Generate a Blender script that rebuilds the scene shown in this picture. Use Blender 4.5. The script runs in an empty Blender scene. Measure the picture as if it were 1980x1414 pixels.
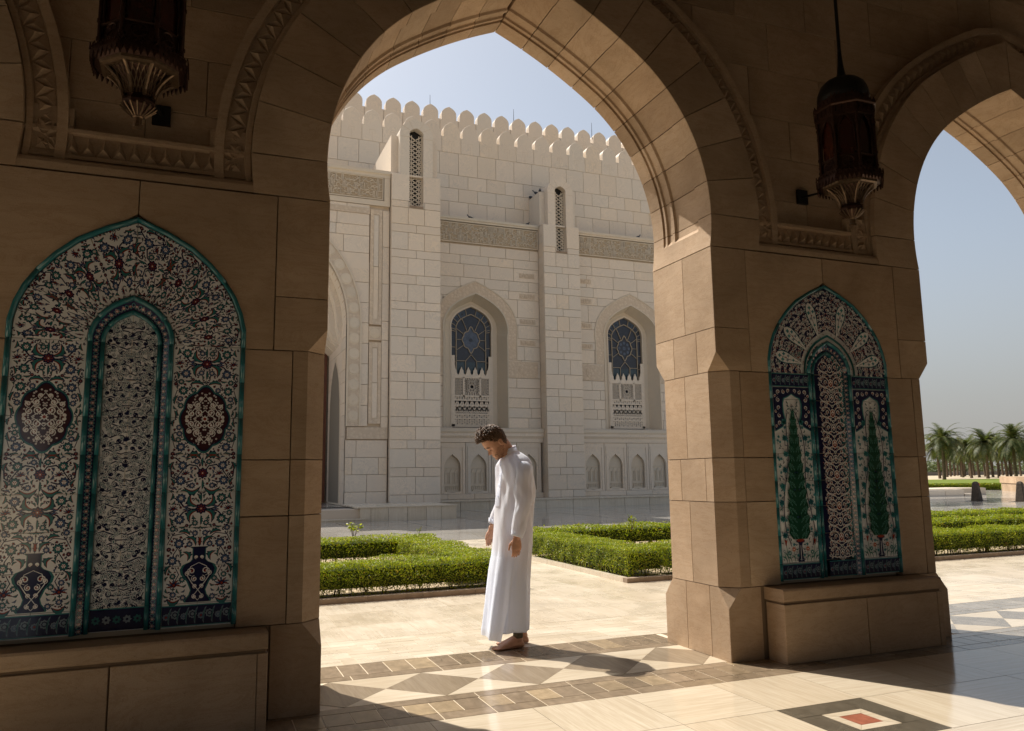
import bpy, math, random
import numpy as np
from mathutils import Vector, Matrix
rnd = random.Random(7)
C = bpy.context.scene.collection
scn = bpy.context.scene
PI = math.pi
R = math.radians

# ------------------------------------------------------------------ camera
cam_d = bpy.data.cameras.new('camera')
cam = bpy.data.objects.new('camera', cam_d)
C.objects.link(cam)
cam_d.sensor_width = 36
cam_d.lens = 1508.24 / 1980 * 36
cam_d.clip_start = 0.05
cam_d.clip_end = 3000
_r = Vector((0.92919347, -0.36934281, -0.01361571))
_u = Vector((-0.03962704, -0.13618581, 0.98989046))
_f = Vector((0.36746319, 0.9192602, 0.14117893))
m = Matrix.Identity(4)
for i in range(3):
    m[i][0] = _r[i]; m[i][1] = _u[i]; m[i][2] = -_f[i]
m[0][3], m[1][3], m[2][3] = 0.37557829, -4.71999343, 1.3084819
cam.matrix_world = m
scn.camera = cam

# ------------------------------------------------------------------ sky, sun, exposure
w = bpy.data.worlds.new("World"); scn.world = w; w.use_nodes = True
nt = w.node_tree; nt.nodes.clear()
SUN = Vector((-0.345, 0.66, 1.0)).normalized()          # towards the sun
elev = math.asin(SUN.z); azim = math.atan2(SUN.x, SUN.y)
sky = nt.nodes.new('ShaderNodeTexSky'); sky.sky_type = 'NISHITA'; sky.sun_disc = False
sky.sun_elevation = elev; sky.sun_rotation = azim
sky.air_density = 1.0; sky.dust_density = 2.6; sky.ozone_density = 1.0; sky.altitude = 10
bg = nt.nodes.new('ShaderNodeBackground'); bg.inputs[1].default_value = 0.10
wo = nt.nodes.new('ShaderNodeOutputWorld')
hs = nt.nodes.new('ShaderNodeHueSaturation'); hs.inputs['Saturation'].default_value = .58; hs.inputs['Value'].default_value = 1.0; hs.inputs['Hue'].default_value = .494
nt.links.new(sky.outputs[0], hs.inputs['Color']); 
tc = nt.nodes.new('ShaderNodeTexCoord'); sx_ = nt.nodes.new('ShaderNodeSeparateXYZ'); mr = nt.nodes.new('ShaderNodeMapRange')
mr.inputs['From Min'].default_value = -.02; mr.inputs['From Max'].default_value = .30; mr.inputs['To Min'].default_value = .85; mr.inputs['To Max'].default_value = 0; mr.interpolation_type = 'SMOOTHSTEP'
hz = nt.nodes.new('ShaderNodeMix'); hz.data_type = 'RGBA'; hz.inputs[7].default_value = (3.0, 2.93, 2.82, 1)   # warm dust haze low over the horizon
nt.links.new(tc.outputs['Generated'], sx_.inputs[0]); nt.links.new(sx_.outputs[2], mr.inputs[0]); nt.links.new(mr.outputs[0], hz.inputs[0])
nt.links.new(hs.outputs[0], hz.inputs[6]); nt.links.new(hz.outputs[2], bg.inputs[0]); nt.links.new(bg.outputs[0], wo.inputs[0])
sl = bpy.data.lights.new('sun', 'SUN'); sl.energy = 4.9; sl.angle = R(0.53); sl.color = (1.0, 0.93, 0.82)
so = bpy.data.objects.new('sun', sl); C.objects.link(so)
so.rotation_euler = SUN.to_track_quat('Z', 'Y').to_euler(); so.location = (0, 0, 30)
scn.view_settings.view_transform = 'Standard'
scn.view_settings.look = 'None'
scn.view_settings.gamma = 1
scn.view_settings.use_curve_mapping = False
scn.view_settings.exposure = 0.50
scn.cycles.max_bounces = 10
scn.cycles.diffuse_bounces = 6
scn.cycles.glossy_bounces = 4
scn.cycles.caustics_reflective = False
scn.cycles.caustics_refractive = False
scn.cycles.sample_clamp_indirect = 8
scn.cycles.use_denoising = True

# ------------------------------------------------------------------ basic helpers
def s2l(h):
    h = h.lstrip('#'); o = []
    for i in (0, 2, 4):
        c = int(h[i:i+2], 16) / 255
        o.append(c / 12.92 if c <= .04045 else ((c + .055) / 1.055) ** 2.4)
    return tuple(o)

def mesh(name, verts, faces, mats=(), smooth=False, fm=None):
    me = bpy.data.meshes.new(name)
    me.from_pydata([tuple(v) for v in verts], [], faces)
    for k in mats: me.materials.append(k)
    if fm is not None: me.polygons.foreach_set('material_index', fm)
    if smooth: me.polygons.foreach_set('use_smooth', [len(f) <= 4 for f in faces])
    me.update()
    return me

def add(name, me, parent=None, loc=(0, 0, 0), rot=None, scale=None):
    o = bpy.data.objects.new(name, me); C.objects.link(o)
    o.location = loc
    if rot: o.rotation_euler = rot
    if scale: o.scale = scale
    if parent: o.parent = parent
    return o

def empty(name, loc=(0, 0, 0), parent=None):
    o = bpy.data.objects.new(name, None); C.objects.link(o); o.location = loc; o.empty_display_size = .2
    if parent: o.parent = parent
    return o

def tag(o, label=None, cat=None, group=None, kind=None):
    if label: o['label'] = label
    if cat: o['category'] = cat
    if group: o['group'] = group
    if kind: o['kind'] = kind
    return o

class MB:
    """collects geometry"""
    def __init__(s): s.v = []; s.f = []; s.m = []
    def put(s, v, f, mi=0):
        n = len(s.v); s.v += [tuple(p) for p in v]; s.f += [tuple(i + n for i in q) for q in f]; s.m += [mi] * len(f)
    def box(s, x0, x1, y0, y1, z0, z1, mi=0, b=0):
        if b: s.put(*prism([(x0, z0), (x1, z0), (x1, z1), (x0, z1)], y0, y1, b), mi); return
        s.put([(x0,y0,z0),(x1,y0,z0),(x1,y1,z0),(x0,y1,z0),(x0,y0,z1),(x1,y0,z1),(x1,y1,z1),(x0,y1,z1)],
              [(3,2,1,0),(4,5,6,7),(0,1,5,4),(1,2,6,5),(2,3,7,6),(3,0,4,7)], mi)
    def tube(s, pts, rad, n=8, mi=0, cap=True):
        pts = [Vector(p) for p in pts]
        if not hasattr(rad, '__len__'): rad = [rad] * len(pts)
        vs = []; fs = []
        a = None
        for i, p in enumerate(pts):
            d = (pts[min(i+1, len(pts)-1)] - pts[max(i-1, 0)]).normalized()
            if a is None: a = d.orthogonal().normalized()
            a = (a - d * a.dot(d)).normalized(); b = d.cross(a)
            for k in range(n):
                t = 2 * PI * k / n
                vs.append(p + (a * math.cos(t) + b * math.sin(t)) * rad[i])
        for i in range(len(pts) - 1):
            for k in range(n):
                fs.append((i*n+k, i*n+(k+1) % n, (i+1)*n+(k+1) % n, (i+1)*n+k))
        if cap: fs += [tuple(range(n))[::-1], tuple(range((len(pts)-1)*n, len(pts)*n))]
        s.put(vs, fs, mi)
    def lathe(s, prof, n=16, cx=0, cy=0, mi=0, rot=0):
        vs = []; fs = []
        for r_, z in prof:
            for k in range(n):
                t = 2*PI*k/n + rot
                vs.append((cx + r_*math.cos(t), cy + r_*math.sin(t), z))
        for i in range(len(prof)-1):
            for k in range(n):
                fs.append((i*n+k, i*n+(k+1) % n, (i+1)*n+(k+1) % n, (i+1)*n+k))
        fs += [tuple(range(n))[::-1], tuple(range((len(prof)-1)*n, len(prof)*n))]
        s.put(vs, fs, mi)
    def loft(s, rings, mi=0, cap=True):
        n = len(rings[0]); vs = [p for r_ in rings for p in r_]; fs = []
        for i in range(len(rings)-1):
            for k in range(n):
                fs.append((i*n+k, i*n+(k+1) % n, (i+1)*n+(k+1) % n, (i+1)*n+k))
        if cap: fs += [tuple(range(n))[::-1], tuple(range((len(rings)-1)*n, len(rings)*n))]
        s.put(vs, fs, mi)
    def mesh(s, name, mats, smooth=False):
        return mesh(name, s.v, s.f, mats, smooth, s.m)

def area2(p):
    return sum(p[i][0]*p[(i+1) % len(p)][1] - p[(i+1) % len(p)][0]*p[i][1] for i in range(len(p)))

def ccw(p): return p if area2(p) > 0 else p[::-1]

def inset(poly, g):
    """move every edge inwards by g (ccw polygon)"""
    n = len(poly); out = []
    for i in range(n):
        a = poly[i-1]; b = poly[i]; c = poly[(i+1) % n]
        d1 = (b[0]-a[0], b[1]-a[1]); d2 = (c[0]-b[0], c[1]-b[1])
        l1 = math.hypot(*d1) or 1e-9; l2 = math.hypot(*d2) or 1e-9
        n1 = (-d1[1]/l1, d1[0]/l1); n2 = (-d2[1]/l2, d2[0]/l2)
        k = 1 + n1[0]*n2[0] + n1[1]*n2[1]
        k = max(k, .35)
        out.append((b[0] + g*(n1[0]+n2[0])/k, b[1] + g*(n1[1]+n2[1])/k))
    return out

def prism(poly, y0, y1, b=0, ax='xz'):
    """extrude a polygon between y0 (front) and y1; b: chamfer of the front edge. ax 'xz' extrudes in y, 'xy' in z, 'yz' in x"""
    poly = ccw(poly); n = len(poly)
    s = 1 if y1 > y0 else -1
    rings = ([(inset(poly, b), y0), (poly, y0 + s*b)] if b else [(poly, y0)]) + [(poly, y1)]
    vs = []; fs = []
    for pl, d in rings:
        for a, c in pl:
            vs.append((a, d, c) if ax == 'xz' else (a, c, d) if ax == 'xy' else (d, a, c))
    for i in range(len(rings)-1):
        for k in range(n):
            fs.append((i*n+k, (i+1)*n+k, (i+1)*n+(k+1) % n, i*n+(k+1) % n))
    fs.append(tuple(range(n))); m_ = (len(rings)-1)*n
    fs.append(tuple(range(m_, m_+n))[::-1])
    flip = (ax == 'xz' and s < 0) or (ax == 'xy' and s > 0) or (ax == 'yz' and s > 0)
    if flip: fs = [f[::-1] for f in fs]
    return vs, fs

def rect(x0, x1, z0, z1): return [(x0, z0), (x1, z0), (x1, z1), (x0, z1)]

# ------------------------------------------------------------------ materials
class NM:
    def __init__(s, name, rough=.6, spec=.5):
        s.m = bpy.data.materials.new(name); s.m.use_nodes = True
        s.t = s.m.node_tree; s.b = s.t.nodes['Principled BSDF']
        s.b.inputs['Roughness'].default_value = rough
        s.b.inputs['Specular IOR Level'].default_value = spec
    def n(s, t, **k):
        q = s.t.nodes.new('ShaderNode' + t)
        for a, v in k.items():
            if a.startswith('i_'): q.inputs[a[2:].replace('_', ' ')].default_value = v
            elif a.startswith('x'): q.inputs[int(a[1:])].default_value = v
            else: setattr(q, a, v)
        return q
    def l(s, a, b): s.t.links.new(a, b)
    def coord(s, scale=(1, 1, 1), world=True, rnd_off=False, obj=False):
        g = s.n('NewGeometry') if world and not obj else s.n('TexCoord')
        out = g.outputs['Position'] if world and not obj else g.outputs['Object']
        if rnd_off:
            oi = s.n('ObjectInfo'); mu = s.n('MATH' if 0 else 'Math', operation='MULTIPLY', x1=37.0)
            s.l(oi.outputs['Random'], mu.inputs[0])
            va = s.n('VectorMath', operation='ADD'); s.l(out, va.inputs[0]); s.l(mu.outputs[0], va.inputs[1]); out = va.outputs[0]
        mp = s.n('Mapping'); mp.inputs['Scale'].default_value = scale
        s.l(out, mp.inputs['Vector']); return mp.outputs[0]
    def noise(s, vec, scale=5, detail=4, rough=.55, dist=0):
        q = s.n('TexNoise', i_Scale=scale, i_Detail=detail, i_Roughness=rough, i_Distortion=dist); s.l(vec, q.inputs['Vector']); return q.outputs['Fac']
    def ramp(s, fac, stops):
        q = s.n('ValToRGB'); e = q.color_ramp.elements
        while len(e) < len(stops): e.new(.5)
        for el, (p, c) in zip(e, stops): el.position = p; el.color = (*c, 1) if len(c) == 3 else c
        s.l(fac, q.inputs[0]); return q.outputs[0]
    def mix(s, a, b, fac, mode='MIX'):
        q = s.n('Mix', data_type='RGBA', blend_type=mode)
        for v, i in ((fac, 0), (a, 6), (b, 7)):
            if hasattr(v, 'links') or hasattr(v, 'is_linked'): s.l(v, q.inputs[i])
            else: q.inputs[i].default_value = v if i == 0 else (*v, 1)
        return q.outputs[2]
    def bump(s, h, dist=.002, strength=.5):
        q = s.n('Bump', i_Distance=dist, i_Strength=strength); s.l(h, q.inputs['Height'])
        s.l(q.outputs[0], s.b.inputs['Normal']); return q
    def col(s, c): 
        if hasattr(c, 'links') or hasattr(c, 'is_linked'): s.l(c, s.b.inputs['Base Color'])
        else: s.b.inputs['Base Color'].default_value = (*c, 1)
    def rndval(s): return s.n('ObjectInfo').outputs['Random']

def simple(name, c, rough=.6, spec=.5, metal=0, nz=0, nscale=8):
    q = NM(name, rough, spec); q.b.inputs['Metallic'].default_value = metal
    if nz:
        v = q.coord(); f = q.noise(v, nscale, 5)
        q.col(q.ramp(f, [(.25, tuple(x*(1-nz) for x in c)), (.75, tuple(min(1, x*(1+nz)) for x in c))]))
    else: q.col(c)
    return q.m

def m_sandstone():
    q = NM('sandstone', .82, .25)
    v = q.coord(rnd_off=True)
    big = q.noise(v, 1.3, 4, .6, .4)
    v2 = q.coord((1.2, 1.2, 9), rnd_off=True); str_ = q.noise(v2, 2.2, 5, .6, .8)
    v3 = q.coord(); fine = q.noise(v3, 160, 3, .7)
    base = q.ramp(q.rndval(), [(0, (.395, .29, .20)), (.22, (.50, .372, .262)), (.45, (.44, .33, .232)), (.7, (.485, .352, .24)), (1, (.54, .415, .30))])
    c1 = q.mix(base, q.ramp(big, [(.3, (.74, .71, .66)), (.7, (1.08, 1.07, 1.05))]), 1.0, 'MULTIPLY')
    c2 = q.mix(c1, q.ramp(str_, [(.35, (.90, .88, .86)), (.6, (1.03, 1.03, 1.03))]), .5, 'MULTIPLY')
    c3 = q.mix(c2, q.ramp(fine, [(.35, (.86, .86, .86)), (.65, (1.08, 1.08, 1.08))]), .6, 'MULTIPLY')
    pit = q.noise(v3, 70, 5, .75)
    c3 = q.mix(c3, q.ramp(pit, [(.30, (.62, .58, .52)), (.40, (1, 1, 1))]), .8, 'MULTIPLY')
    vn = q.noise(q.coord((1, 1, 3.5), rnd_off=True), 1.6, 8, .7, 3.0)
    c3 = q.mix(c3, q.ramp(vn, [(.47, (1, 1, 1)), (.50, (.84, .78, .70)), (.53, (1, 1, 1))]), .7, 'MULTIPLY')
    q.col(c3)
    ad = q.n('Math', operation='ADD'); q.l(fine, ad.inputs[0]); q.l(q.noise(v3, 22, 6, .65), ad.inputs[1])
    q.bump(ad.outputs[0], .0025, .55)
    return q.m

def m_marble(name, base, vein, warm, vs=1.0, rough=.45, amt=.55):
    q = NM(name, rough, .4)
    v = q.coord((vs, vs, vs), rnd_off=True)
    n1 = q.noise(v, .9, 6, .62, 1.6)
    n2 = q.noise(v, 2.6, 7, .65, 2.2)
    cb = q.ramp(q.rndval(), [(0, base), (.3, tuple(x*.93 for x in base)), (.45, warm), (.6, tuple(x*1.04 for x in base)), (.8, tuple(x*y for x, y in zip(base, (.92, .955, .985)))), (1, tuple(x*.98 for x in base))])
    ve = q.ramp(n2, [(.44, (0, 0, 0)), (.5, (1, 1, 1)), (.56, (0, 0, 0))])
    ve2 = q.mix(ve, q.ramp(n1, [(.42, (0, 0, 0)), (.66, (1, 1, 1))]), 1.0, 'MULTIPLY')
    mu = q.n('Math', operation='MULTIPLY', x1=amt); q.l(ve2, mu.inputs[0])
    c = q.mix(cb, vein, mu.outputs[0])
    c = q.mix(c, q.ramp(n1, [(.3, (.90, .91, .93)), (.6, (1.02, 1.0, .98))]), .8, 'MULTIPLY')
    q.col(c)
    q.bump(q.noise(q.coord(), 40, 4, .6), .003, .3)
    return q.m

def m_travertine(name, light, dark, ax='y', rough=.14, tint=1.0, strength=1.0):
    q = NM(name, rough, .5)
    dark = tuple(.55*a+.45*b for a, b in zip(light, dark))
    sc = (26, 1.3, 1) if ax == 'y' else (1.3, 26, 1)
    v = q.coord(sc, rnd_off=True)
    a = q.noise(v, .8, 8, .68, 1.1); b = q.noise(v, 3.1, 6, .65, .7)
    big = q.noise(q.coord(rnd_off=True), .9, 3, .5)
    base = q.ramp(a, [(.28, dark), (.46, tuple((x+y)/2 for x, y in zip(light, dark))), (.58, light), (.75, tuple(min(1, x*1.06) for x in light))])
    c = q.mix(base, q.ramp(b, [(.35, (.86, .83, .78)), (.6, (1.03, 1.03, 1.03))]), .75*strength, 'MULTIPLY')
    c = q.mix(c, q.ramp(big, [(.3, (.90, .88, .84)), (.7, (1.04, 1.04, 1.04))]), .8, 'MULTIPLY')
    c = q.mix(c, q.ramp(q.rndval(), [(0, (.93, .91, .88)), (.5, (1, 1, 1)), (1, (1.05, 1.05, 1.06))]), 1, 'MULTIPLY')
    q.col(c)
    rr = q.ramp(q.noise(q.coord(), 2.3, 5, .6), [(.3, (rough*.6,)*3), (.7, (rough*1.7,)*3)])
    q.l(rr, q.b.inputs['Roughness'])
    q.bump(q.noise(q.coord(), 3.0, 2, .5), .0012, .25)
    return q.m

def m_tilestone(name, a, b, c_, rough=.2):
    q = NM(name, rough, .5)
    v = q.coord((1, 1, 1), rnd_off=True)
    n1 = q.noise(v, 6, 6, .65, 1.5); n2 = q.noise(q.coord((9, 2, 1), rnd_off=True), 2, 5, .6, .8)
    base = q.ramp(q.rndval(), [(0, a), (.4, b), (.75, tuple(x*.85 for x in a)), (1, c_)])
    c = q.mix(base, q.ramp(n1, [(.3, (.72, .70, .66)), (.7, (1.15, 1.13, 1.1))]), 1, 'MULTIPLY')
    c = q.mix(c, q.ramp(n2, [(.35, (.8, .8, .8)), (.65, (1.1, 1.1, 1.1))]), .7, 'MULTIPLY')
    q.col(c)
    return q.m

def m_glaze(name, c, rough=.09):
    q = NM(name, rough, .55); f = q.noise(q.coord(), 7, 4)
    q.col(q.ramp(f, [(.3, tuple(x*.86 for x in c)), (.7, tuple(min(1, x*1.08) for x in c))]))
    q.b.inputs['Coat Weight'].default_value = .35; q.b.inputs['Coat Roughness'].default_value = .05
    q.bump(q.noise(q.coord(), 30, 2), .0006, .35)
    return q.m

def m_paint():
    q = NM('painted_glaze', .1, .5); a = q.n('Attribute', attribute_name='Col')
    q.col(q.mix(a.outputs['Color'], q.ramp(q.noise(q.coord(), 60, 3), [(.3, (.8, .8, .8)), (.7, (1.1, 1.1, 1.1))]), .7, 'MULTIPLY'))
    q.b.inputs['Coat Weight'].default_value = .35; q.b.inputs['Coat Roughness'].default_value = .05
    return q.m

def m_leaf(name, cols, trans=.35, rough=.45):
    q = NM(name, rough, .35)
    g = q.n('NewGeometry')
    c = q.ramp(g.outputs['Random Per Island'], cols)
    c = q.mix(c, q.ramp(q.noise(q.coord(), 3, 3), [(.3, (.75, .8, .7)), (.7, (1.15, 1.1, 1.1))]), 1, 'MULTIPLY')
    q.col(c)
    tr = q.n('BsdfTranslucent'); q.l(q.mix(c, (1.5, 1.5, .6), 1, 'MULTIPLY'), tr.inputs[0])
    mx = q.n('MixShader', x0=trans); q.l(q.b.outputs[0], mx.inputs[1]); q.l(tr.outputs[0], mx.inputs[2])
    q.l(mx.outputs[0], q.t.nodes['Material Output'].inputs[0])
    return q.m

M = {}
M['sand'] = m_sandstone()
M['inner'] = simple('darkened_inner_stone', (.13, .10, .075), .9, .15, nz=.15)  # darkened to cut the light bounced onto the arcade walls
M['joint'] = simple('mortar_joint', (.20, .14, .09), .95, .1)
M['marble'] = m_marble('white_marble', (.685, .60, .50), (.40, .385, .36), (.685, .585, .465))
M['carved'] = m_marble('carved_marble', (.62, .545, .44), (.40, .36, .31), (.61, .53, .42), amt=.25)
M['mjoint'] = simple('marble_joint', (.57, .485, .39), .9, .1)
M['ground_of_script'] = simple('script_ground', (.40, .325, .235), .9, .1)
M['trav_y'] = m_travertine('travertine_lengthways', (.60, .525, .415), (.42, .335, .235), 'y', .09)
M['trav_x'] = m_travertine('travertine_crossways', (.61, .535, .425), (.44, .355, .25), 'x', .09)
M['outer_y'] = m_travertine('outdoor_travertine_lengthways', (.575, .51, .415), (.41, .335, .24), 'y', .26)
M['outer_x'] = m_travertine('outdoor_travertine_crossways', (.59, .525, .43), (.42, .35, .255), 'x', .26)
M['paver'] = m_travertine('travertine_paver', (.60, .535, .435), (.46, .385, .285), 'x', .26)
M['taupe'] = m_tilestone('brown_marble_tile', (.235, .18, .125), (.29, .225, .16), (.40, .31, .20))
M['taupe_greyed'] = m_tilestone('brown_tile_greyed', (.27, .245, .215), (.31, .285, .255), (.36, .33, .29))  # brown tile greyed in colour, standing in for light on the right bay
M['diam'] = m_travertine('taupe_travertine', (.30, .245, .18), (.16, .12, .085), 'y', .12)
M['darkgran'] = m_tilestone('dark_granite', (.115, .10, .075), (.125, .105, .08), (.13, .11, .085), .25)
M['redgran'] = m_tilestone('red_granite', (.30, .10, .065), (.33, .12, .075), (.28, .095, .06), .25)
M['plazam'] = m_travertine('polished_grey_marble', (.44, .42, .39), (.30, .285, .27), 'x', .09)
M['grout'] = simple('pale_grout', (.62, .53, .40), .8, .2)
M['dgrout'] = simple('dark_grout', (.15, .12, .09), .8, .2)
M['white'] = m_glaze('white_glaze', (.84, .85, .86))
M['teal'] = m_glaze('turquoise_glaze', (.024, .165, .185))
M['navy'] = m_glaze('navy_glaze', (.018, .02, .075))
M['paint'] = m_paint()
M['tilegrout'] = simple('tile_grout', (.50, .43, .32), .8, .2)
M['leaf'] = m_leaf('hedge_leaf', [(0, (.10, .135, .008)), (.35, (.185, .235, .010)), (.7, (.27, .32, .014)), (.92, (.36, .38, .03)), (1, (.30, .17, .05))], .42)
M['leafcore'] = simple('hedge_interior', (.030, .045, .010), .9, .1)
M['twig'] = simple('twig', (.10, .07, .045), .9, .1)
M['palmleaf'] = m_leaf('palm_leaflet', [(0, (.045, .065, .022)), (.5, (.075, .10, .036)), (.85, (.115, .125, .05)), (1, (.19, .15, .075))], .3, .5)
M['palmtrunk'] = simple('palm_trunk', (.13, .095, .065), .95, .1, nz=.4, nscale=6)
M['soil'] = simple('bed_soil', (.42, .33, .22), .95, .1, nz=.3, nscale=9)
M['sandg'] = simple('sandy_ground', (.46, .38, .27), .95, .1, nz=.15, nscale=.4)
M['lawn'] = simple('lawn', (.135, .17, .032), .9, .1, nz=.25, nscale=.5)
M['kerb'] = simple('kerb_stone', (.27, .205, .15), .8, .2, nz=.2, nscale=14)
M['bronze'] = simple('dark_bronze', (.060, .030, .020), .42, .5, .75, nz=.35, nscale=60)
M['brass'] = simple('aged_brass', (.17, .115, .07), .38, .5, .8, nz=.3, nscale=50)
M['black'] = simple('black_iron', (.012, .011, .010), .5, .4, .3)
M['cloth'] = None

# ------------------------------------------------------------------ arch curve (measured)
BAY = 4.949; HX = 1.0650; TH = 0.8137; ZS = 3.0076; HA = BAY/2 - HX
AM, R1, TH1, R2, ZC = 1.42987, 1.45791, 0.95682, 1.45791 + math.exp(0.97469), 0.25538
def arch_x(z):
    z = z - ZC; z1 = R1*math.sin(TH1)
    if z <= z1: return AM - R1 + math.sqrt(max(R1*R1 - z*z, 0))
    c1 = AM - R1; cx = c1 + R1*math.cos(TH1) - R2*math.cos(TH1); cz = z1 - R2*math.sin(TH1)
    return cx + math.sqrt(max(R2*R2 - (z-cz)**2, 0))
_k = HA - arch_x(0)
APEX = 1.8917
_zz = np.concatenate([np.linspace(0, 1.55, 200), np.linspace(1.555, APEX, 200)])
_cv = np.array([[max(arch_x(z), 0), z] for z in _zz]); _cv[-1, 0] = 0
_ln = np.concatenate([[0], np.cumsum(np.hypot(*np.diff(_cv, axis=0).T))]); ALEN = _ln[-1]
def acurve(s):
    """point and outward normal at arc length s from the spring line (right half, arch centre at x=0)"""
    x = np.interp(s, _ln, _cv[:, 0]); z = np.interp(s, _ln, _cv[:, 1])
    e = .02; a, b = max(0, s-e), min(ALEN, s+e)
    dx = np.interp(b, _ln, _cv[:, 0]) - np.interp(a, _ln, _cv[:, 0]); dz = np.interp(b, _ln, _cv[:, 1]) - np.interp(a, _ln, _cv[:, 1])
    l = math.hypot(dx, dz); return float(x), float(z), float(dz/l), float(-dx/l)
def aoff(s, d):
    x, z, nx, nz = acurve(s); return x + nx*d, z + nz*d
def offset_curve(d, s0=0, s1=None, n=40):
    """offset curve from the spring to x=0 (pointed)"""
    pts = []
    for i in range(n+1):
        s = s0 + (ALEN - s0)*i/n; p = aoff(s, d); pts.append(p)
    # extend last segment to x = 0
    (xa, za), (xb, zb) = pts[-2], pts[-1]
    if xb > 1e-4:
        t = xb/(xa-xb); pts.append((0.0, zb + (zb-za)*t))
    return pts

arcade = empty('stone_arcade'); tag(arcade, 'sandstone arcade of tiled pillars and pointed arches framing the courtyard', 'arcade')
cache = {}
def cobj(name, key, build, parent, loc=(0, 0, 0), mats=None, smooth=False, scale=None):
    if key not in cache:
        r_ = build()
        cache[key] = r_ if isinstance(r_, bpy.types.Mesh) else mesh(name, r_[0], r_[1], mats or [M['sand']], smooth)
    return add(name, cache[key], parent, loc, scale=scale)

G_ = .0027     # half a joint
def plan_block(px, py, sgn, z0, z1, poly, parent, key, b=.004, pname='block'):
    """vertical prism from a plan polygon (x relative to pillar)"""
    p = [(sgn*x, y) for x, y in poly]
    return cobj(pname, ('pl', sgn, key), lambda: prism(inset(ccw(p), .0), z0+G_, z1-G_, 0, 'xy'), parent, (px, py, 0))

Z = [0, .502, 1.105, 1.425, 2.065, 2.388, ZS]
CH = .112
def niche_hw(z, top=2.34, hw=.215, spring=2.07):
    """half width of the inner tiled niche"""
    if z <= spring: return hw
    if z >= top: return 0
    t = (z-spring)/(top-spring)
    return float(np.interp(t, NP_T, NP_W))*hw
# normalised pointed profile
_N = [(1, 0), (.985, .16), (.93, .33), (.83, .50), (.68, .655), (.50, .79), (.27, .905), (0, 1)]
NP_T = [b for a, b in _N]; NP_W = [a for a, b in _N]
def pointed(hw, h, n=14):
    """right half outline of a pointed arch from (hw,0) to (0,h) scaled from the big arch"""
    return [(arch_x(APEX*i/n)/HA*hw if i < n else 0.0, h*i/n) for i in range(n+1)]
PANEL = [(.60, 2.07), (.600, 2.17), (.578, 2.27), (.540, 2.365), (.485, 2.455), (.40, 2.555), (.30, 2.645), (.16, 2.725), (0, 2.795)]
def panel_hw(z):
    if z <= 2.07: return .60
    if z >= 2.795: return 0
    zs_ = [p[1] for p in PANEL]; return float(np.interp(z, zs_, [p[0] for p in PANEL]))

def clip_rect(x0, x1, z0, z1, hwf, cx=0, n=10, pad=0.0):
    """pieces of a rectangle outside an opening of half width hwf(z) about cx"""
    out = []
    zs = [z0 + (z1-z0)*i/n for i in range(n+1)]
    ws = [hwf(z)+ (pad if hwf(z) > 0 else 0) for z in zs]
    if max(ws) <= 0 or x0 >= cx + max(ws) or x1 <= cx - max(ws): return [rect(x0, x1, z0, z1)]
    for side in (-1, 1):
        pts = []
        lim = x1 if side > 0 else x0
        edge = []
        for z, w_ in zip(zs, ws):
            e = cx + side*w_
            if side > 0: e = max(e, x0); ok = e < lim - 1e-4
            else: e = min(e, x1); ok = e > lim + 1e-4
            edge.append((e if ok else None, z))
        run = []
        runs = []
        for e, z in edge:
            if e is None:
                if len(run) > 1: runs.append(run)
                run = []
            else: run.append((e, z))
        if len(run) > 1: runs.append(run)
        for run in runs:
            # drop collinear
            r2 = [run[0]]
            for i in range(1, len(run)-1):
                if abs((run[i][0]-r2[-1][0])*(run[i+1][1]-run[i][1]) - (run[i+1][0]-run[i][0])*(run[i][1]-r2[-1][1])) > 1e-7: r2.append(run[i])
            r2.append(run[-1])
            if abs(lim - (sum(p[0] for p in r2)/len(r2))) < .02: continue
            out.append(ccw([(lim, run[0][1])] + r2 + [(lim, run[-1][1])]))
    return out

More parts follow.
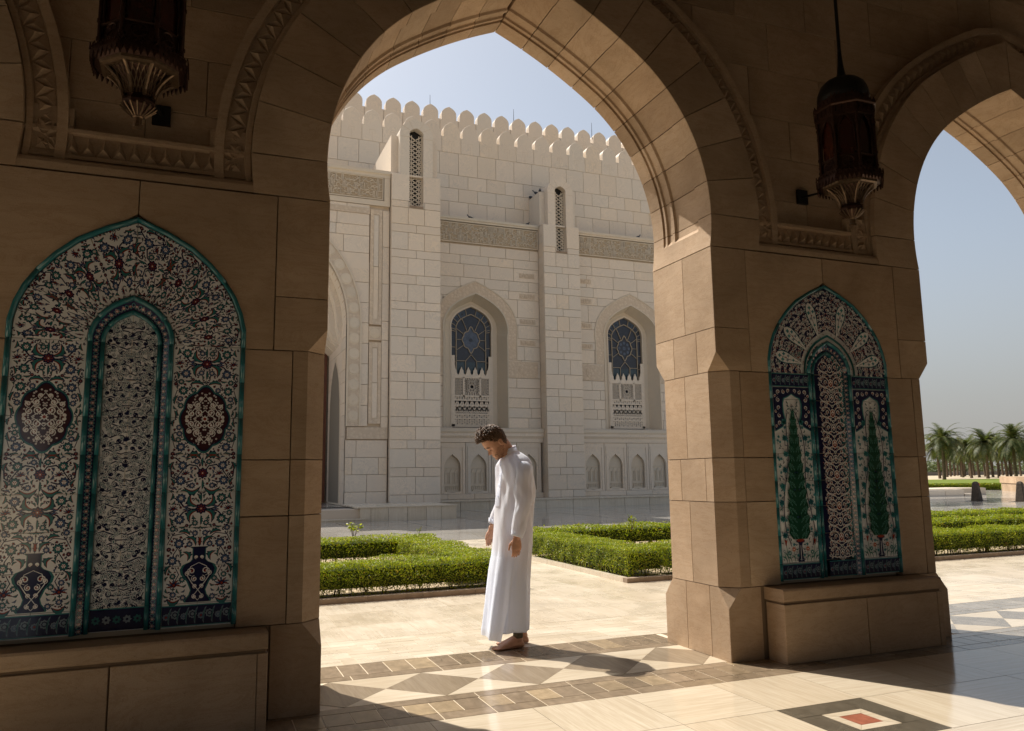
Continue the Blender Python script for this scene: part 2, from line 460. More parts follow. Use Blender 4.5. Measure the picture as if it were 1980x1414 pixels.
FD = .10     # thickness of the facing stones
def pillar(k):
    X = BAY*k
    P_ = empty('pillar', (X, 0, 0), arcade)
    if k == 0: P_['label'] = 'broad pillar with the flower and vase tile panel'
    if k == 1: P_['label'] = 'broad pillar with the cypress tile panel'
    for sg in (-1, 1):
        h = HX
        # (z0,z1, front joint x, [reveal joints y], chamfered)
        for i, (fx, ry, chm) in enumerate([(.0, [.22, .52], 0), (.865, [.42], 1), (.865, [.20, .52], 1), (.865, [.42], 1), (.755, [.24, .55], 0), (.755, [.38], 0)]):
            z0, z1 = Z[i], Z[i+1]
            ys = [0] + ry + [TH]
            fx_ = fx if fx else .78
            for j in range(len(ys)-1):
                a, b = ys[j] + (G_ if j else 0), ys[j+1] - (G_ if j < len(ys)-2 else 0)
                last = j == len(ys)-2
                def core_poly(ch):
                    if j == 0:
                        pts = [(fx_+G_, 0), (h-ch, 0), (h, ch), (h, b), (h-.12, b), (h-.12, FD), (fx_+G_, FD)] if ch else [(fx_+G_, 0), (h, 0), (h, b), (h-.12, b), (h-.12, FD), (fx_+G_, FD)]
                    elif last:
                        pts = [(h-.12, a), (h, a), (h, b-ch), (h-ch, b), (h-.12, b)] if ch else [(h-.12, a), (h, a), (h, b), (h-.12, b)]
                    else: pts = [(h-.12, a), (h, a), (h, b), (h-.12, b)]
                    return pts
                if not chm and i == 4 and (j == 0 or last):
                    # chamfer stop: loft from chamfered plan to square plan
                    def bld(j=j, last=last, z0=z0, z1=z1):
                        mb = MB(); q = []
                        for zz, ch in ((z0+G_, CH), (z0+.135, .004), (z1-G_, .004)):
                            pl = core_poly(ch)
                            q.append([(sg*x, y, zz) for x, y in pl])
                        if sg < 0: q = [r_[::-1] for r_ in q]
                        mb.loft(q); return mb.v, mb.f
                    cobj('block', ('stop', sg, j), bld, P_)
                elif i == 0 and (j == 0 or last):
                    def bld(j=j, last=last, z0=z0, z1=z1):
                        mb = MB(); q = []
                        for zz, ch in ((z0, .004), (z1-.135, .004), (z1-G_, CH)):
                            q.append([(sg*x, y, zz) for x, y in core_poly(ch)])
                        if sg < 0: q = [r_[::-1] for r_ in q]
                        mb.loft(q); return mb.v, mb.f
                    cobj('block', ('base', sg, j), bld, P_)
                else:
                    pl = core_poly(CH if chm else .004)
                    plan_block(0, 0, sg, z0 if i else -.0, z1, pl, P_, (i, j))
    # facing stones between the corner stones, cut round the tile panel
    fronts = [(Z[4], ZS, .755, True), (Z[3], Z[4], .865, False), (Z[2], Z[3], .865, False), (Z[1], Z[2], .865, False)]
    for fi, (z0, z1, hx, split) in enumerate(fronts):
        pcs = clip_rect(-hx+G_, hx-G_, z0+G_, z1-G_, lambda z: max(panel_hw(z)-.004, 0) if z > .5 else 0, 0, 24)
        if split:
            q = []
            for p in pcs:
                if min(a for a, b in p) < -.01 and max(a for a, b in p) > .01:
                    q.append(p)
                else: q.append(p)
            pcs = q
        for pi_, p in enumerate(pcs):
            if split:  # joint above the apex
                p = [(a - (G_ if a > -.001 else 0) if max(x for x, z in p) < .01 else a + (G_ if a < .001 else 0), b) for a, b in p]
            cobj('block', ('fr', fi, pi_), lambda p=p: prism(p, 0, FD, .003), P_)
    # core
    def core():
        mb = MB()
        mb.box(-HX+.10, HX-.10, FD+.0, TH-.012, 0, ZS)
        mb.box(-.78, .78, .01, FD+.0, 0, .5)
        for sg in (-1, 1):
            h = HX-.010; c = CH+.004; pl = [(sg*.875, .012), (sg*(h-c), .012), (sg*h, c+.010), (sg*h, TH-.010-c), (sg*(h-c), TH-.012), (sg*.875, TH-.012)]
            mb.put(*prism(pl, .01, ZS-.01, 0, 'xy'))
        return mb.mesh('core', [M['joint']])
    cobj('core', 'core', core, P_)
    return P_

pillars = {k: pillar(k) for k in (-1, 0, 1, 2)}

# ---- arches: ten voussoirs a side, moulded soffit
SOF = [(0, .004), (.004, 0), (.165, 0), (.172, .010), (.180, .010), (.190, .026), (.49, .026), (.503, .008), (.535, .008), (.543, .022), (.60, .022), (.610, .006), (.635, .006), (.641, .018), (.655, .018), (.660, 0), (TH-.004, 0), (TH, .004)]
RING = .450
def vous(i, side, z_lo=0):
    def bld():
        g = .003
        s0, s1 = ALEN*i/10 + (0 if i == 0 else g), ALEN*(i+1)/10 - (g if i < 9 else 0)
        mb = MB(); rings = []
        segs = [(s0, s1, True)]
        if i == 0: segs = [(s0 + .004, .165, False), (.165, s1, True)]
        for a, b, mould in segs:
            rings = []
            n = 5
            for q in range(n+1):
                s = a + (b-a)*q/n
                x, z, nx, nz = acurve(s)
                ox, oz = x + nx*RING, z + nz*RING
                if i == 0:
                    tt = s/(ALEN/10); e9 = aoff(ALEN/10 - g, RING); ox, oz = (HA+RING)*(1-tt)+e9[0]*tt, .003*(1-tt)+e9[1]*tt
                if i == 9:      # widen the last one to the centre joint
                    t = (s-s0)/(s1-s0); ap = OUTAPEX
                    s_ = s0 + (s1-s0)*t
                    ox, oz = OUT9(t)
                    if q == n: x = g; ox = g
                ring = []
                for (y, d) in SOF:
                    dd = d if mould else (d if y < .01 or y > TH-.01 else 0)
                    if mould and i == 0: dd = d * min(1, (s-.165)/.03 + (0 if s > .166 else 0)) if .01 < y < TH-.01 else d
                    ring.append((side*(x + nx*dd), y, z + nz*dd))
                ring += [(side*ox, TH, oz), (side*ox, 0, oz)]
                rings.append(ring if side > 0 else ring[::-1])
            mb.loft(rings)
        me = mb.mesh('voussoir', [M['sand']])
        return me
    return bld
def liner(side):
    mb = MB(); n = 40; rings = []
    for q in range(n+1):
        s = .01 + (ALEN-.02)*q/n; a = aoff(s, .062); b = aoff(s, .43)
        rings.append([(side*max(a[0], 0), .02, a[1]), (side*max(b[0], 0), .02, b[1]), (side*max(b[0], 0), TH-.02, b[1]), (side*max(a[0], 0), TH-.02, a[1])])
    mb.loft(rings)
    for ya, yb in ((.012, .150), (TH-.14, TH-.012)):
        rings = []
        for q in range(n+1):
            s = .01 + (ALEN-.02)*q/n; a = aoff(s, .009); b = aoff(s, .10)
            rings.append([(side*max(a[0], 0), ya, a[1]), (side*max(b[0], 0), ya, b[1]), (side*max(b[0], 0), yb, b[1]), (side*max(a[0], 0), yb, a[1])])
        mb.loft(rings)
    return mb.mesh('mortar', [M['joint']])
_oc = offset_curve(RING)
OUTAPEX = _oc[-1]
_p9 = aoff(ALEN*.9 + .003, RING)
def OUT9(t): return (_p9[0] + (OUTAPEX[0]-_p9[0])*t, _p9[1] + (OUTAPEX[1]-_p9[1])*t)

def arch(k):
    A = empty('arch', (BAY*(k+.5), 0, ZS), arcade)
    for i in range(10):
        for side in (-1, 1):
            cobj('voussoir', ('v', i, side), vous(i, side), A)
    for side in (-1, 1): cobj('mortar', ('lin', side), lambda side=side: liner(side), A)
    return A
arches = [arch(k) for k in (-1, 0, 1)]

# ---- spandrels: recessed wall field, carved band, sill
WTOP = 6.55
def spandrel(k):
    """between arch k-1/2 and k+1/2, centred over pillar k"""
    S = empty('spandrel', (BAY*k, 0, 0), arcade)
    H = BAY/2
    def body():
        o = offset_curve(RING-.06, 0, None, 30)
        right = [(H - x, ZS + z) for x, z in o]
        poly = right + [(H, WTOP)] + [(-H, WTOP)] + [(-a, b) for a, b in right[::-1]]
        poly = [p for i, p in enumerate(poly) if i == 0 or math.dist(p, poly[i-1]) > 1e-5]
        v, f = prism(poly, .155, TH-.012, 0)
        return mesh('backing', v, f, [M['joint']])
    cobj('backing', 'sp_body', body, S)
    # outside skin stones are plain
    def outer():
        o = offset_curve(RING+.002, 0, None, 30)
        right = [(H - x, ZS + z) for x, z in o]
        poly = right + [(H, WTOP)] + [(-H, WTOP)] + [(-a, b) for a, b in right[::-1]]
        poly = [p for i, p in enumerate(poly) if i == 0 or math.dist(p, poly[i-1]) > 1e-5]
        return prism(poly, TH-.011, TH+.0, 0)
    cobj('outer_face', 'sp_outer', outer, S)
    # wall blocks of the field (y = .12), running bond, cut by the band
    D0 = .12
    def hw_free(z):       # half width of the field at height z
        zz = z - ZS
        o = OC66
        if zz > o[-1][1]: return 99
        return H - float(np.interp(zz, [p[1] for p in o], [p[0] for p in o]))
    courses = [3.26, 3.50, 3.86, 4.20, 4.62, 5.05, 5.50, 5.95, 6.35]
    for ci in range(len(courses)-1):
        z0, z1 = courses[ci], courses[ci+1]
        off = [.0, .33, -.13, .22, -.3, .12, -.2, .3][ci]
        xs = [-H] + sorted([x for x in [off + .74*q for q in range(-5, 6)] if abs(x) < H-.15]) + [H]
        for j in range(len(xs)-1):
            a, b = xs[j]+G_*.7, xs[j+1]-G_*.7
            wmin = hw_free(z1) if z1-ZS < 2.6 else 99
            lo = hw_free(z0)
            if a > wmin + .12 or b < -wmin - .12: continue
            # keep rectangles under the band edge: band stones stand in front of them
            a = max(a, -wmin-.14); b = min(b, wmin+.14)
            if b-a < .03: continue
            cobj('block', ('sb', ci, j), lambda a=a, b=b, z0=z0, z1=z1: prism(rect(a, b, z0+G_*.7, z1-G_*.7), D0, .16, .003), S)
    # carved band following the arches and running along the bottom
    for side in (-1, 1):
        cobj('carved_band', ('cb', side), lambda side=side: band_mesh(side), S)
    cobj('carved_band', 'cbh', band_h, S)
    # sill: soft sloped ledge under the band
    def sill():
        mb = MB(); xr = H - arch_x(.07) - RING + .0
        prof = [(0.004, ZS+.008), (0.004, ZS+.05), (.012, ZS+.072), (.04, ZS+.088), (.075, ZS+.094), (.12, ZS+.097), (.17, ZS+.098), (.17, ZS+.006)]
        r0 = [(-xr-.03, y, z) for y, z in prof]; r1 = [(xr+.03, y, z) for y, z in prof]
        mb.loft([r0, r1])
        for sx in (-1, 1): mb.box(min(sx*.36, sx*.66), max(sx*.36, sx*.66), .062, .16, ZS+.07, ZS+.40)
        return mb.mesh('sill', [M['sand']])
    cobj('sill', 'sill', sill, S)
    return S
OC66 = offset_curve(.66, 0, None, 60)
BI, BO = RING+.004, .66
def band_mesh(side):
    """zigzag carved band beside one arch; side=+1: the arch on the right of the pillar"""
    mb = MB(); H = BAY/2
    y_in, y_z, y_p = .045, .075, .038
    def P(s, d, y):
        if s >= ALEN: 
            pass
        x, z, nx, nz = acurve(min(s, ALEN)); px, pz = x+nx*d, z+nz*d
        return (side*(H-px), y, ZS+pz)
    n = 64; s_lo = .12
    ds = [BI, BI, .485, .492, .600, .607, BO, BO]
    ys = [.16, y_in, y_in, y_z, y_z, y_in, y_in, .16]
    rings = []
    for i in range(n+1):
        s = s_lo + (ALEN-s_lo)*i/n
        ring = [P(s, d, y) for d, y in zip(ds, ys)]
        if i == n:   # trim to the centre line
            ring = [((side*H), p[1], p[2] + .18*abs(abs(p[0])-H)) for p in ring]
        else:
            ring = [(side*min(H, abs(p[0])) if abs(p[0]) <= H else side*H, p[1], p[2]) for p in ring]
        rings.append(ring if side < 0 else ring[::-1])
    mb.loft(rings)
    # teeth: pyramids alternately from the inner and the outer edge
    T = 30; L = ALEN - .22
    def tooth(pa, pb, pc, yy):
        ctr = ((pa[0]+pb[0])/2*.5+pc[0]*.5, yy, (pa[2]+pb[2])/2*.5+pc[2]*.5)
        mb.put([pa, pb, pc, ctr], [(0, 1, 3), (1, 2, 3), (2, 0, 3)])
    for t in range(T):
        s0 = .16 + L*t/T; s1 = .16 + L*(t+1)/T; sm = (s0+s1)/2; s2 = min(s1 + (s1-sm), ALEN-.01)
        tooth(P(s0, .494, y_z-.001), P(s1, .494, y_z-.001), P(sm, .598, y_z-.001), .044)
        tooth(P(sm, .598, y_z-.002), P(s2, .598, y_z-.002), P(s1, .500, y_z-.002), .056)
    return mb.mesh('carved_band', [M['sand']])
def band_h():
    mb = MB(); z0, z1 = ZS+.10, ZS+.275; xr = BAY/2 - aoff(.16, RING)[0] + .01
    prof = [(.158, z0), (.049, z0), (.049, z0+.022), (.079, z0+.03), (.079, z1-.03), (.049, z1-.022), (.049, z1), (.158, z1)]
    xr2 = BAY/2 - aoff(.25, RING+.1)[0]
    mb.loft([[(-xr, y, z) for y, z in prof], [(xr, y, z) for y, z in prof]])
    n = 10; a0 = -.40
    for t in range(n):
        x0 = a0 + .8*t/n; x1 = a0 + .8*(t+1)/n; xm = (x0+x1)/2
        v = [(x0, .078, z0+.03), (x1, .078, z0+.03), (xm, .078, z1-.03), (xm, .036, (z0+z1)/2-.02)]
        mb.put(v, [(0, 1, 3), (1, 2, 3), (2, 0, 3)])
    for sx in (-1, 1):   # corner fan
        c = (sx*.40, z0+.15); base = (sx*.585, z0+.03)
        pts = [(sx*.56, z0+.03), (sx*.47, z0+.03), (sx*.42, z0+.03), (sx*.42, z0+.145), (sx*.45, z0+.23), (sx*.54, z0+.25), (sx*.585, z0+.14)]
        for q in range(0, len(pts)-1):
            p0, p1 = pts[q], pts[q+1]; mid = ((p0[0]+p1[0])/2*.5+sx*.50*.5, (p0[1]+p1[1])/2*.5+(z0+.12)*.5)
            mb.put([(p0[0], .074, p0[1]), (p1[0], .074, p1[1]), (sx*.50, .074, z0+.12), (mid[0], .040, mid[1])], [(0, 1, 3), (1, 2, 3), (2, 0, 3)])
    return mb.mesh('carved_band', [M['sand']])
for k in (-1, 0, 1, 2): spandrel(k)

# ---- benches at the feet of the pillars
def bench(k):
    Bn = empty('bench', (BAY*k, 0, 0), arcade)
    def top():
        mb = MB(); prof = [(0, .413), (-.188, .413), (-.200, .418), (-.206, .43), (-.206, .488), (-.198, .5), (0, .5)]
        mb.loft([[(-.755, y, z) for y, z in prof], [(-.748, y, z) for y, z in prof], [(.748, y, z) for y, z in prof], [(.755, y, z) for y, z in prof]][::-1])
        return mb.mesh('seat', [M['sand']])
    cobj('seat', 'bseat', top, Bn)
    for j, (a, b) in enumerate(((-.755, -.004), (.004, .70), (.7035, .755))):
        cobj('block', ('bf', j), lambda a=a, b=b: prism(rect(a, b, 0, .397), -.206, -.02, .003), Bn)
    def bc():
        mb = MB(); mb.box(-.745, .745, -.19, 0, 0, .413); return mb.mesh('core', [M['joint']])
    cobj('core', 'bcore', bc, Bn)
for k in (-1, 0, 1, 2): bench(k)

# ---- roof slab and the inner wall of the gallery (behind the camera)
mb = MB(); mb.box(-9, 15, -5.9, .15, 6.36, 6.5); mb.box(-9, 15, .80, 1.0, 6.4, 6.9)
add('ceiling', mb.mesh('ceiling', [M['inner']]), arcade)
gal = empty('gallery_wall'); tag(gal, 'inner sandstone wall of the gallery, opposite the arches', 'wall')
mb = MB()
xs_ = [-9, -3.1, -1.3, 1.55, 3.35, 6.5, 8.3, 15]  # unseen openings added to let cool fill light in behind the camera
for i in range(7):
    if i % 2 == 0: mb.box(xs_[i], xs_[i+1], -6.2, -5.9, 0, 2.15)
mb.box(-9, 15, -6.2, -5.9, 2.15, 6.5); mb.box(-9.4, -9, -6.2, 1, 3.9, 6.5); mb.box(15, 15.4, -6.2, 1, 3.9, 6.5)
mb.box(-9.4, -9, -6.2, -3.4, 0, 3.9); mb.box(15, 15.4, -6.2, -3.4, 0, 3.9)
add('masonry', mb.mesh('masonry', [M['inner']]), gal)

# ------------------------------------------------------------------ ground and floors
def sheet(name, x0, x1, y0, y1, z, mat, kind='structure'):
    o = add(name, mesh(name, [(x0, y0, z), (x1, y0, z), (x1, y1, z), (x0, y1, z)], [(0, 1, 2, 3)], [M[mat]]))
    if kind: o['kind'] = kind
    return o
sheet('ground', -1500, 1500, -400, 2500, -.055, 'sandg')
floor = sheet('floor', -9, 15, -5.9, 3.9, -.0022, 'grout')
bed_y0 = 3.9
path = sheet('path', 3.95, 5.3, 3.9, 11.3, -.008, 'grout')
plaza = sheet('plaza', -8, 70, 11.3, 36, -.012, 'dgrout')
sheet('gallery_floor', -9, 15, -5.9, -.402, -.0015, 'dgrout')
def slab(name, poly, mat, parent, z=0, g=.0018, th=.03):
    p = inset(ccw(poly), g)
    cx = sum(a for a, b in p)/len(p); cy = sum(b for a, b in p)/len(p)
    key = ('fl', mat) + tuple((round(a-cx, 3), round(b-cy, 3)) for a, b in p)
    if key not in cache:
        v, f = prism([(a-cx, b-cy) for a, b in p], z, z-th, 0, 'xy')
        cache[key] = mesh(name, v, f, [M[mat]])
    return add(name, cache[key], parent, (cx, cy, rnd.uniform(-.0004, .0004)))
U = .6095
# gallery floor: .61 m slabs, veins turned from slab to slab
for i in range(-4, 10):
    for j in range(0, 6):
        x0 = 3.417 + U*(i-3); y1 = -.400 - U*j if j else -.400; y0 = -.400 - U*(j+1)
        if i == 3 and j == 1: continue
        if x0 > 7.6 or x0 < -.9: continue
        slab('slab', rect(x0, x0+U, y0, y1), 'trav_x' if (i+j) % 2 == 0 else 'trav_y', floor)
mo = sheet('gallery_floor_margin', -9, -.0 - 1, -5.9, -4.06, -.004, 'trav_x')
bpy.data.objects.remove(mo)
def rest_slab(x0, x1, y0, y1): slab('slab', rect(x0, x1, y0, y1), 'trav_x', floor)
for q in range(4): rest_slab(-9+q*2.0, -9+(q+1)*2.0, -5.9, -.4)
for q in range(3): rest_slab(7.684+q*2.4, 7.684+(q+1)*2.4, -5.9, -.4)
rest_slab(-1, 3.4, -5.9, -4.06); rest_slab(3.4, 7.68, -5.9, -4.06)
slab('slab', rect(-1, -.85, -4.06, -.4), 'trav_x', floor)
# square inlay with a red centre
X0, X1, Y0, Y1 = 3.417, 4.0265, -1.619, -1.0095; q = .165
for p in (rect(X0, X1-q, Y1-q, Y1), rect(X1-q, X1, Y0+q, Y1), rect(X0+q, X1, Y0, Y0+q), rect(X0, X0+q, Y0, Y1-q)):
    slab('tile', p, 'darkgran', floor)
c0 = (X0+q, X1-q, Y0+q, Y1-q); e = .062
for p in ([(c0[0], c0[3]), (c0[1], c0[3]), (c0[1]-e, c0[3]-e), (c0[0]+e, c0[3]-e)], [(c0[1], c0[3]), (c0[1], c0[2]), (c0[1]-e, c0[2]+e), (c0[1]-e, c0[3]-e)],
          [(c0[1], c0[2]), (c0[0], c0[2]), (c0[0]+e, c0[2]+e), (c0[1]-e, c0[2]+e)], [(c0[0], c0[2]), (c0[0], c0[3]), (c0[0]+e, c0[3]-e), (c0[0]+e, c0[2]+e)]):
    slab('tile', p, 'trav_x', floor, g=.0006)
slab('tile', rect(c0[0]+e, c0[1]-e, c0[2]+e, c0[3]-e), 'redgran', floor)
# threshold bands
def row(x0, x1, y0, y1, step, mat, name='tile', jit=0, ph=0):
    x = x0 - ph
    while x < x1 - 1e-3:
        a = max(x, x0); b = min(x+step, x1)
        if b-a > .03: slab(name, rect(a, b, y0, y1), mat(a) if callable(mat) else mat, floor, g=.0035 if mat != 'paver' else .0022)
        x += step
row(-.8, 7.6, -.400, -.275, .310, lambda x: 'taupe' if x < 4.4 else 'taupe_greyed')
row(-.8, 7.6, -.275, -.055, .155, lambda x: 'taupe' if x < 4.4 else 'taupe_greyed')
row(-.9, 7.6, -.055, .048, .62, lambda x: 'taupe' if x < 4.4 else 'taupe_greyed', ph=.2)
for kx, m1 in ((0, 'diam'), (1, 'taupe_greyed')):
    ox = BAY*kx; tp = 'taupe' if kx == 0 else 'taupe_greyed'
    xa, xb = 1.0, 3.95
    row(xa+ox, xb+ox, .664, .775, .62, tp, ph=.25)
    row(xa+ox, xb+ox, .775, 1.10, .165, tp)
    ya, yb = .052, .660; ym = (ya+yb)/2; per = .617; xs = 1.52 + ox
    # diamonds and the triangles between them
    for d in range(-1, 5):
        a = xs + per*d; b = a + per; mid = (a+b)/2
        slab('tile', [(a, ym), (mid, ya), (b, ym), (mid, yb)], m1, floor, g=.001)
        slab('tile', [(mid, ya), (mid+per, ya), (b, ym)], 'trav_x', floor, g=.001)
        slab('tile', [(mid, yb), (b, ym), (mid+per, yb)], 'trav_x', floor, g=.001)
# paver band: short travertine bricks in mixed bond
for (x0, x1) in ((.8, 4.6), (5.6, 10.4)):
    y = 1.10
    r_ = 0
    while y < 1.93:
        x = x0 - rnd.uniform(0, .3)
        while x < x1:
            if rnd.random() < .33:
                slab('brick', rect(x, x+.104, y, y+.208 if y < 1.8 else y+.104), 'paver', floor, g=.0016); wd = .104
                if y < 1.8: slab('brick', rect(x+.104, x+.208, y, y+.208), 'paver', floor, g=.0016); wd = .208
            else:
                L_ = rnd.choice((.312, .312, .208))
                slab('brick', rect(x, x+L_, y, y+.104), 'paver', floor, g=.0016)
                if y < 1.8: slab('brick', rect(x, x+L_, y+.104, y+.208), 'paver', floor, g=.0016)
                wd = L_
            x += wd
        y += .208; r_ += 1
slab('slab', rect(-9, .8, .05, 1.932), 'paver', floor); slab('slab', rect(4.6, 5.6, 1.10, 1.932), 'paver', floor); slab('slab', rect(10.4, 15, -.4, 1.932), 'paver', floor); slab('slab', rect(4.0, 5.9, .05, 1.10), 'taupe', floor); slab('slab', rect(8.95, 10.4, -.4, 1.1), 'taupe', floor)
slab('slab', rect(-9, -.8, -.4, .05), 'taupe', floor)
for i in range(-3, 20):
    for j in range(3):
        x0 = -.9 + .62*i; y0 = 1.936 + .6547*j
        slab('slab', rect(x0, x0+.62, y0, y0+.6547), 'outer_y' if (x0 < 4.2 or (i+j) % 3) else 'outer_x', floor, g=.0012)
slab('slab', rect(-9, -2.76, 1.936, 3.9), 'outer_y', floor); slab('slab', rect(11.5, 15, 1.936, 3.9), 'outer_y', floor)
flo2 = sheet('forecourt', 15, 60, -6, 3.9, -.004, 'outer_x')
for j in range(12):
    for i in range(2):
        slab('slab', rect(3.95+.675*i, 3.95+.675*(i+1), 3.9+.617*j, 3.9+.617*(j+1)), 'outer_y' if (i+j) % 2 else 'outer_x', path, g=.0012)
# light cross path before the plaza
xpath = sheet('cross_path', -8, 24, 9.3, 11.3, -.006, 'grout')
for i in range(-2, 14):
    slab('slab', rect(1.0*i*1.3, 1.3*(i+1), 9.3, 11.3), 'outer_x', xpath, g=.0015)
# polished plaza
nx = 0
for i in range(-3, 26):
    for j in range(0, 11):
        x0 = .15 + 2.05*i; y0 = 11.3 + 2.05*j
        if x0 < 8.1 and y0 > 19.6 or (x0 < 20 and y0 > 25.4): continue
        slab('slab', rect(x0, x0+2.05, y0, min(y0+2.05, 33.8)), 'plazam', plaza, g=.020)
# planting beds
for (x0, x1, nm) in ((-8, 3.90, 'left'), (5.35, 24, 'right')):
    bd = sheet('planting_bed', x0, x1, 3.98, 9.25, .01, 'soil')
def kerb(x0, x1, y0, y1, lab, mt='kerb'):
    k_ = empty('kerb', ((x0+x1)/2, (y0+y1)/2, 0)); tag(k_, lab, 'kerb')
    n = max(1, round(max(x1-x0, y1-y0)/.6)); 
    for i in range(n):
        mb = MB()
        if x1-x0 > y1-y0: mb.box(x0+(x1-x0)*i/n+.002-(x0+x1)/2, x0+(x1-x0)*(i+1)/n-.002-(x0+x1)/2, y0-(y0+y1)/2, y1-(y0+y1)/2, -.02, .055)
        else: mb.box(x0-(x0+x1)/2, x1-(x0+x1)/2, y0+(y1-y0)*i/n+.002-(y0+y1)/2, y0+(y1-y0)*(i+1)/n-.002-(y0+y1)/2, -.02, .055)
        add('stone', mb.mesh('stone', [M[mt]]), k_)
    return k_
kerb(-4, 3.95, 3.90, 4.0, 'brown stone kerb along the front of the left hedge bed')
kerb(5.30, 16, 3.90, 4.0, 'brown stone kerb along the front of the right hedge bed')
kerb(3.88, 3.95, 4.0, 9.2, 'pale stone kerb along the path side of the left hedge bed', 'outer_x')
kerb(5.30, 5.37, 4.0, 9.2, 'pale stone kerb along the path side of the right hedge bed', 'outer_x')

# ------------------------------------------------------------------ hedges
nprng = np.random.default_rng(5)
def leaf_mesh(name, c, nrm, size, aspect=.5, mat='leaf'):
    """c: Nx3 centres, nrm: Nx3 preferred normals"""
    n = len(c)
    nr = nrm + nprng.normal(0, .55, (n, 3)); nr /= np.linalg.norm(nr, axis=1)[:, None]
    t = nprng.normal(0, 1, (n, 3)); t -= nr*(t*nr).sum(1)[:, None]; t /= np.linalg.norm(t, axis=1)[:, None]
    b = np.cross(nr, t)
    L = size*nprng.uniform(.7, 1.25, n)[:, None]; W = L*aspect
    v = np.empty((n, 4, 3)); v[:, 0] = c - t*L; v[:, 1] = c + b*W + nr*L*.12; v[:, 2] = c + t*L; v[:, 3] = c - b*W + nr*L*.12
    me = bpy.data.meshes.new(name); me.vertices.add(4*n); me.loops.add(4*n); me.polygons.add(n)
    me.vertices.foreach_set('co', v.reshape(-1)); me.loops.foreach_set('vertex_index', np.arange(4*n, dtype=np.int32))
    me.polygons.foreach_set('loop_start', np.arange(0, 4*n, 4, dtype=np.int32)); me.materials.append(M[mat]); me.update(calc_edges=True)
    return me
def hedge(label, x0, x1, y0, y1, h, dens=4000, size=.0125, faces='fblrt', group='clipped hedges'):
    H_ = empty('hedge', ((x0+x1)/2, (y0+y1)/2, 0)); tag(H_, label, 'hedge', group)
    cx, cy = (x0+x1)/2, (y0+y1)/2; cs = []; ns = []
    spec = {'f': (x1-x0, h, 0), 'b': (x1-x0, h, 0), 'l': (y1-y0, h, 0), 'r': (y1-y0, h, 0), 't': (x1-x0, y1-y0, 0)}
    for f in faces:
        a, b, _ = spec[f]; n = int(a*b*dens*(1.25 if f == 't' else 1)); u = nprng.uniform(0, 1, n); 
        v = nprng.uniform(0, 1, n) if f == 't' else nprng.power(1.35, n)
        d = nprng.exponential(.022, n) - .008
        if f == 'f': p = np.stack([x0+u*a, y0+d, v*h], 1); q = (0, -1, .25)
        if f == 'b': p = np.stack([x0+u*a, y1-d, v*h], 1); q = (0, 1, .25)
        if f == 'l': p = np.stack([x0+d, y0+u*a, v*h], 1); q = (-1, 0, .25)
        if f == 'r': p = np.stack([x1-d, y0+u*a, v*h], 1); q = (1, 0, .25)
        if f == 't':
            p = np.stack([x0+u*a, y0+v*b, h-d*.8], 1); q = (0, 0, 1)
        # soft uneven clipping
        wob = .024*np.sin(p[:, 0]*5.1+1)*np.sin(p[:, 1]*4.3+.6) + .014*np.sin(p[:, 0]*13+p[:, 1]*11) + .006*np.sin(p[:, 0]*37+p[:, 1]*29)
        p[:, 2] += wob*(p[:, 2]/h)
        if f in 'fb': p[:, 1] += (.012*np.sin(p[:, 0]*9+p[:, 2]*14)+.008*np.sin(p[:, 0]*23))*(1 if f == 'b' else -1)
        if f in 'lr': p[:, 0] += (.012*np.sin(p[:, 1]*9+p[:, 2]*14)+.008*np.sin(p[:, 1]*23))
        cs.append(p); ns.append(np.tile(q, (n, 1)))
        # stray shoots above the top
        if f == 't':
            k_ = int(a*b*90); s_ = np.stack([x0+nprng.uniform(0, a, k_), y0+nprng.uniform(0, b, k_), h+nprng.uniform(.0, .04, k_)], 1); cs.append(s_); ns.append(np.tile((0, -.3, 1), (k_, 1)))
    # inner leaves showing through
    n = int((x1-x0)*(y1-y0)*h*dens*3); p = np.stack([nprng.uniform(x0+.03, x1-.03, n), nprng.uniform(y0+.03, y1-.03, n), nprng.uniform(.05, h-.02, n)], 1); cs.append(p); ns.append(np.tile((0, 0, .4), (n, 1)))
    c = np.concatenate(cs) - np.array([cx, cy, 0]); nn = np.concatenate(ns).astype(float)
    lo = c[:, 2] < .10; keep = ~lo | (nprng.uniform(0, 1, len(c)) < .62); c = c[keep]; nn = nn[keep]
    o = add('foliage', leaf_mesh('foliage', c, nn, size), H_); o['kind'] = 'stuff'
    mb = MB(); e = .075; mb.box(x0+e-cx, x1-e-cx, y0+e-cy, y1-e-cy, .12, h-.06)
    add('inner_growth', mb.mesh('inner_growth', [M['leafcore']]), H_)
    mb = MB(); k_ = int(max(x1-x0, y1-y0)*16)
    for i in range(k_):
        px, py = rnd.uniform(x0+.04, x1-.04)-cx, rnd.uniform(y0+.04, y1-.04)-cy
        for q in range(2):
            mb.tube([(px, py, 0), (px+rnd.uniform(-.03, .03), py+rnd.uniform(-.03, .03), .10), (px+rnd.uniform(-.08, .08), py+rnd.uniform(-.06, .06), .24)], [.005, .004, .002], 4, 0, False)
    o = add('twigs', mb.mesh('twigs', [M['twig']]), H_); o['kind'] = 'stuff'
    return H_
hedge('low clipped hedge along the front of the left bed, left of the man', -1.5, 3.86, 4.05, 4.72, .375, 6800, .0103, 'frt')
hedge('low clipped hedge beside the path at the right end of the left bed', 3.26, 3.86, 4.74, 7.4, .385, 4800, .0115, 'lrt')
hedge('low clipped hedge along the back of the left bed, next to the grey plaza', -1.0, 3.9, 7.42, 8.15, .39, 2600, .015, 'frt')
hedge('low clipped hedge beside the path, just right of the man', 5.40, 6.0, 4.05, 7.55, .385, 6200, .0105, 'lrft')
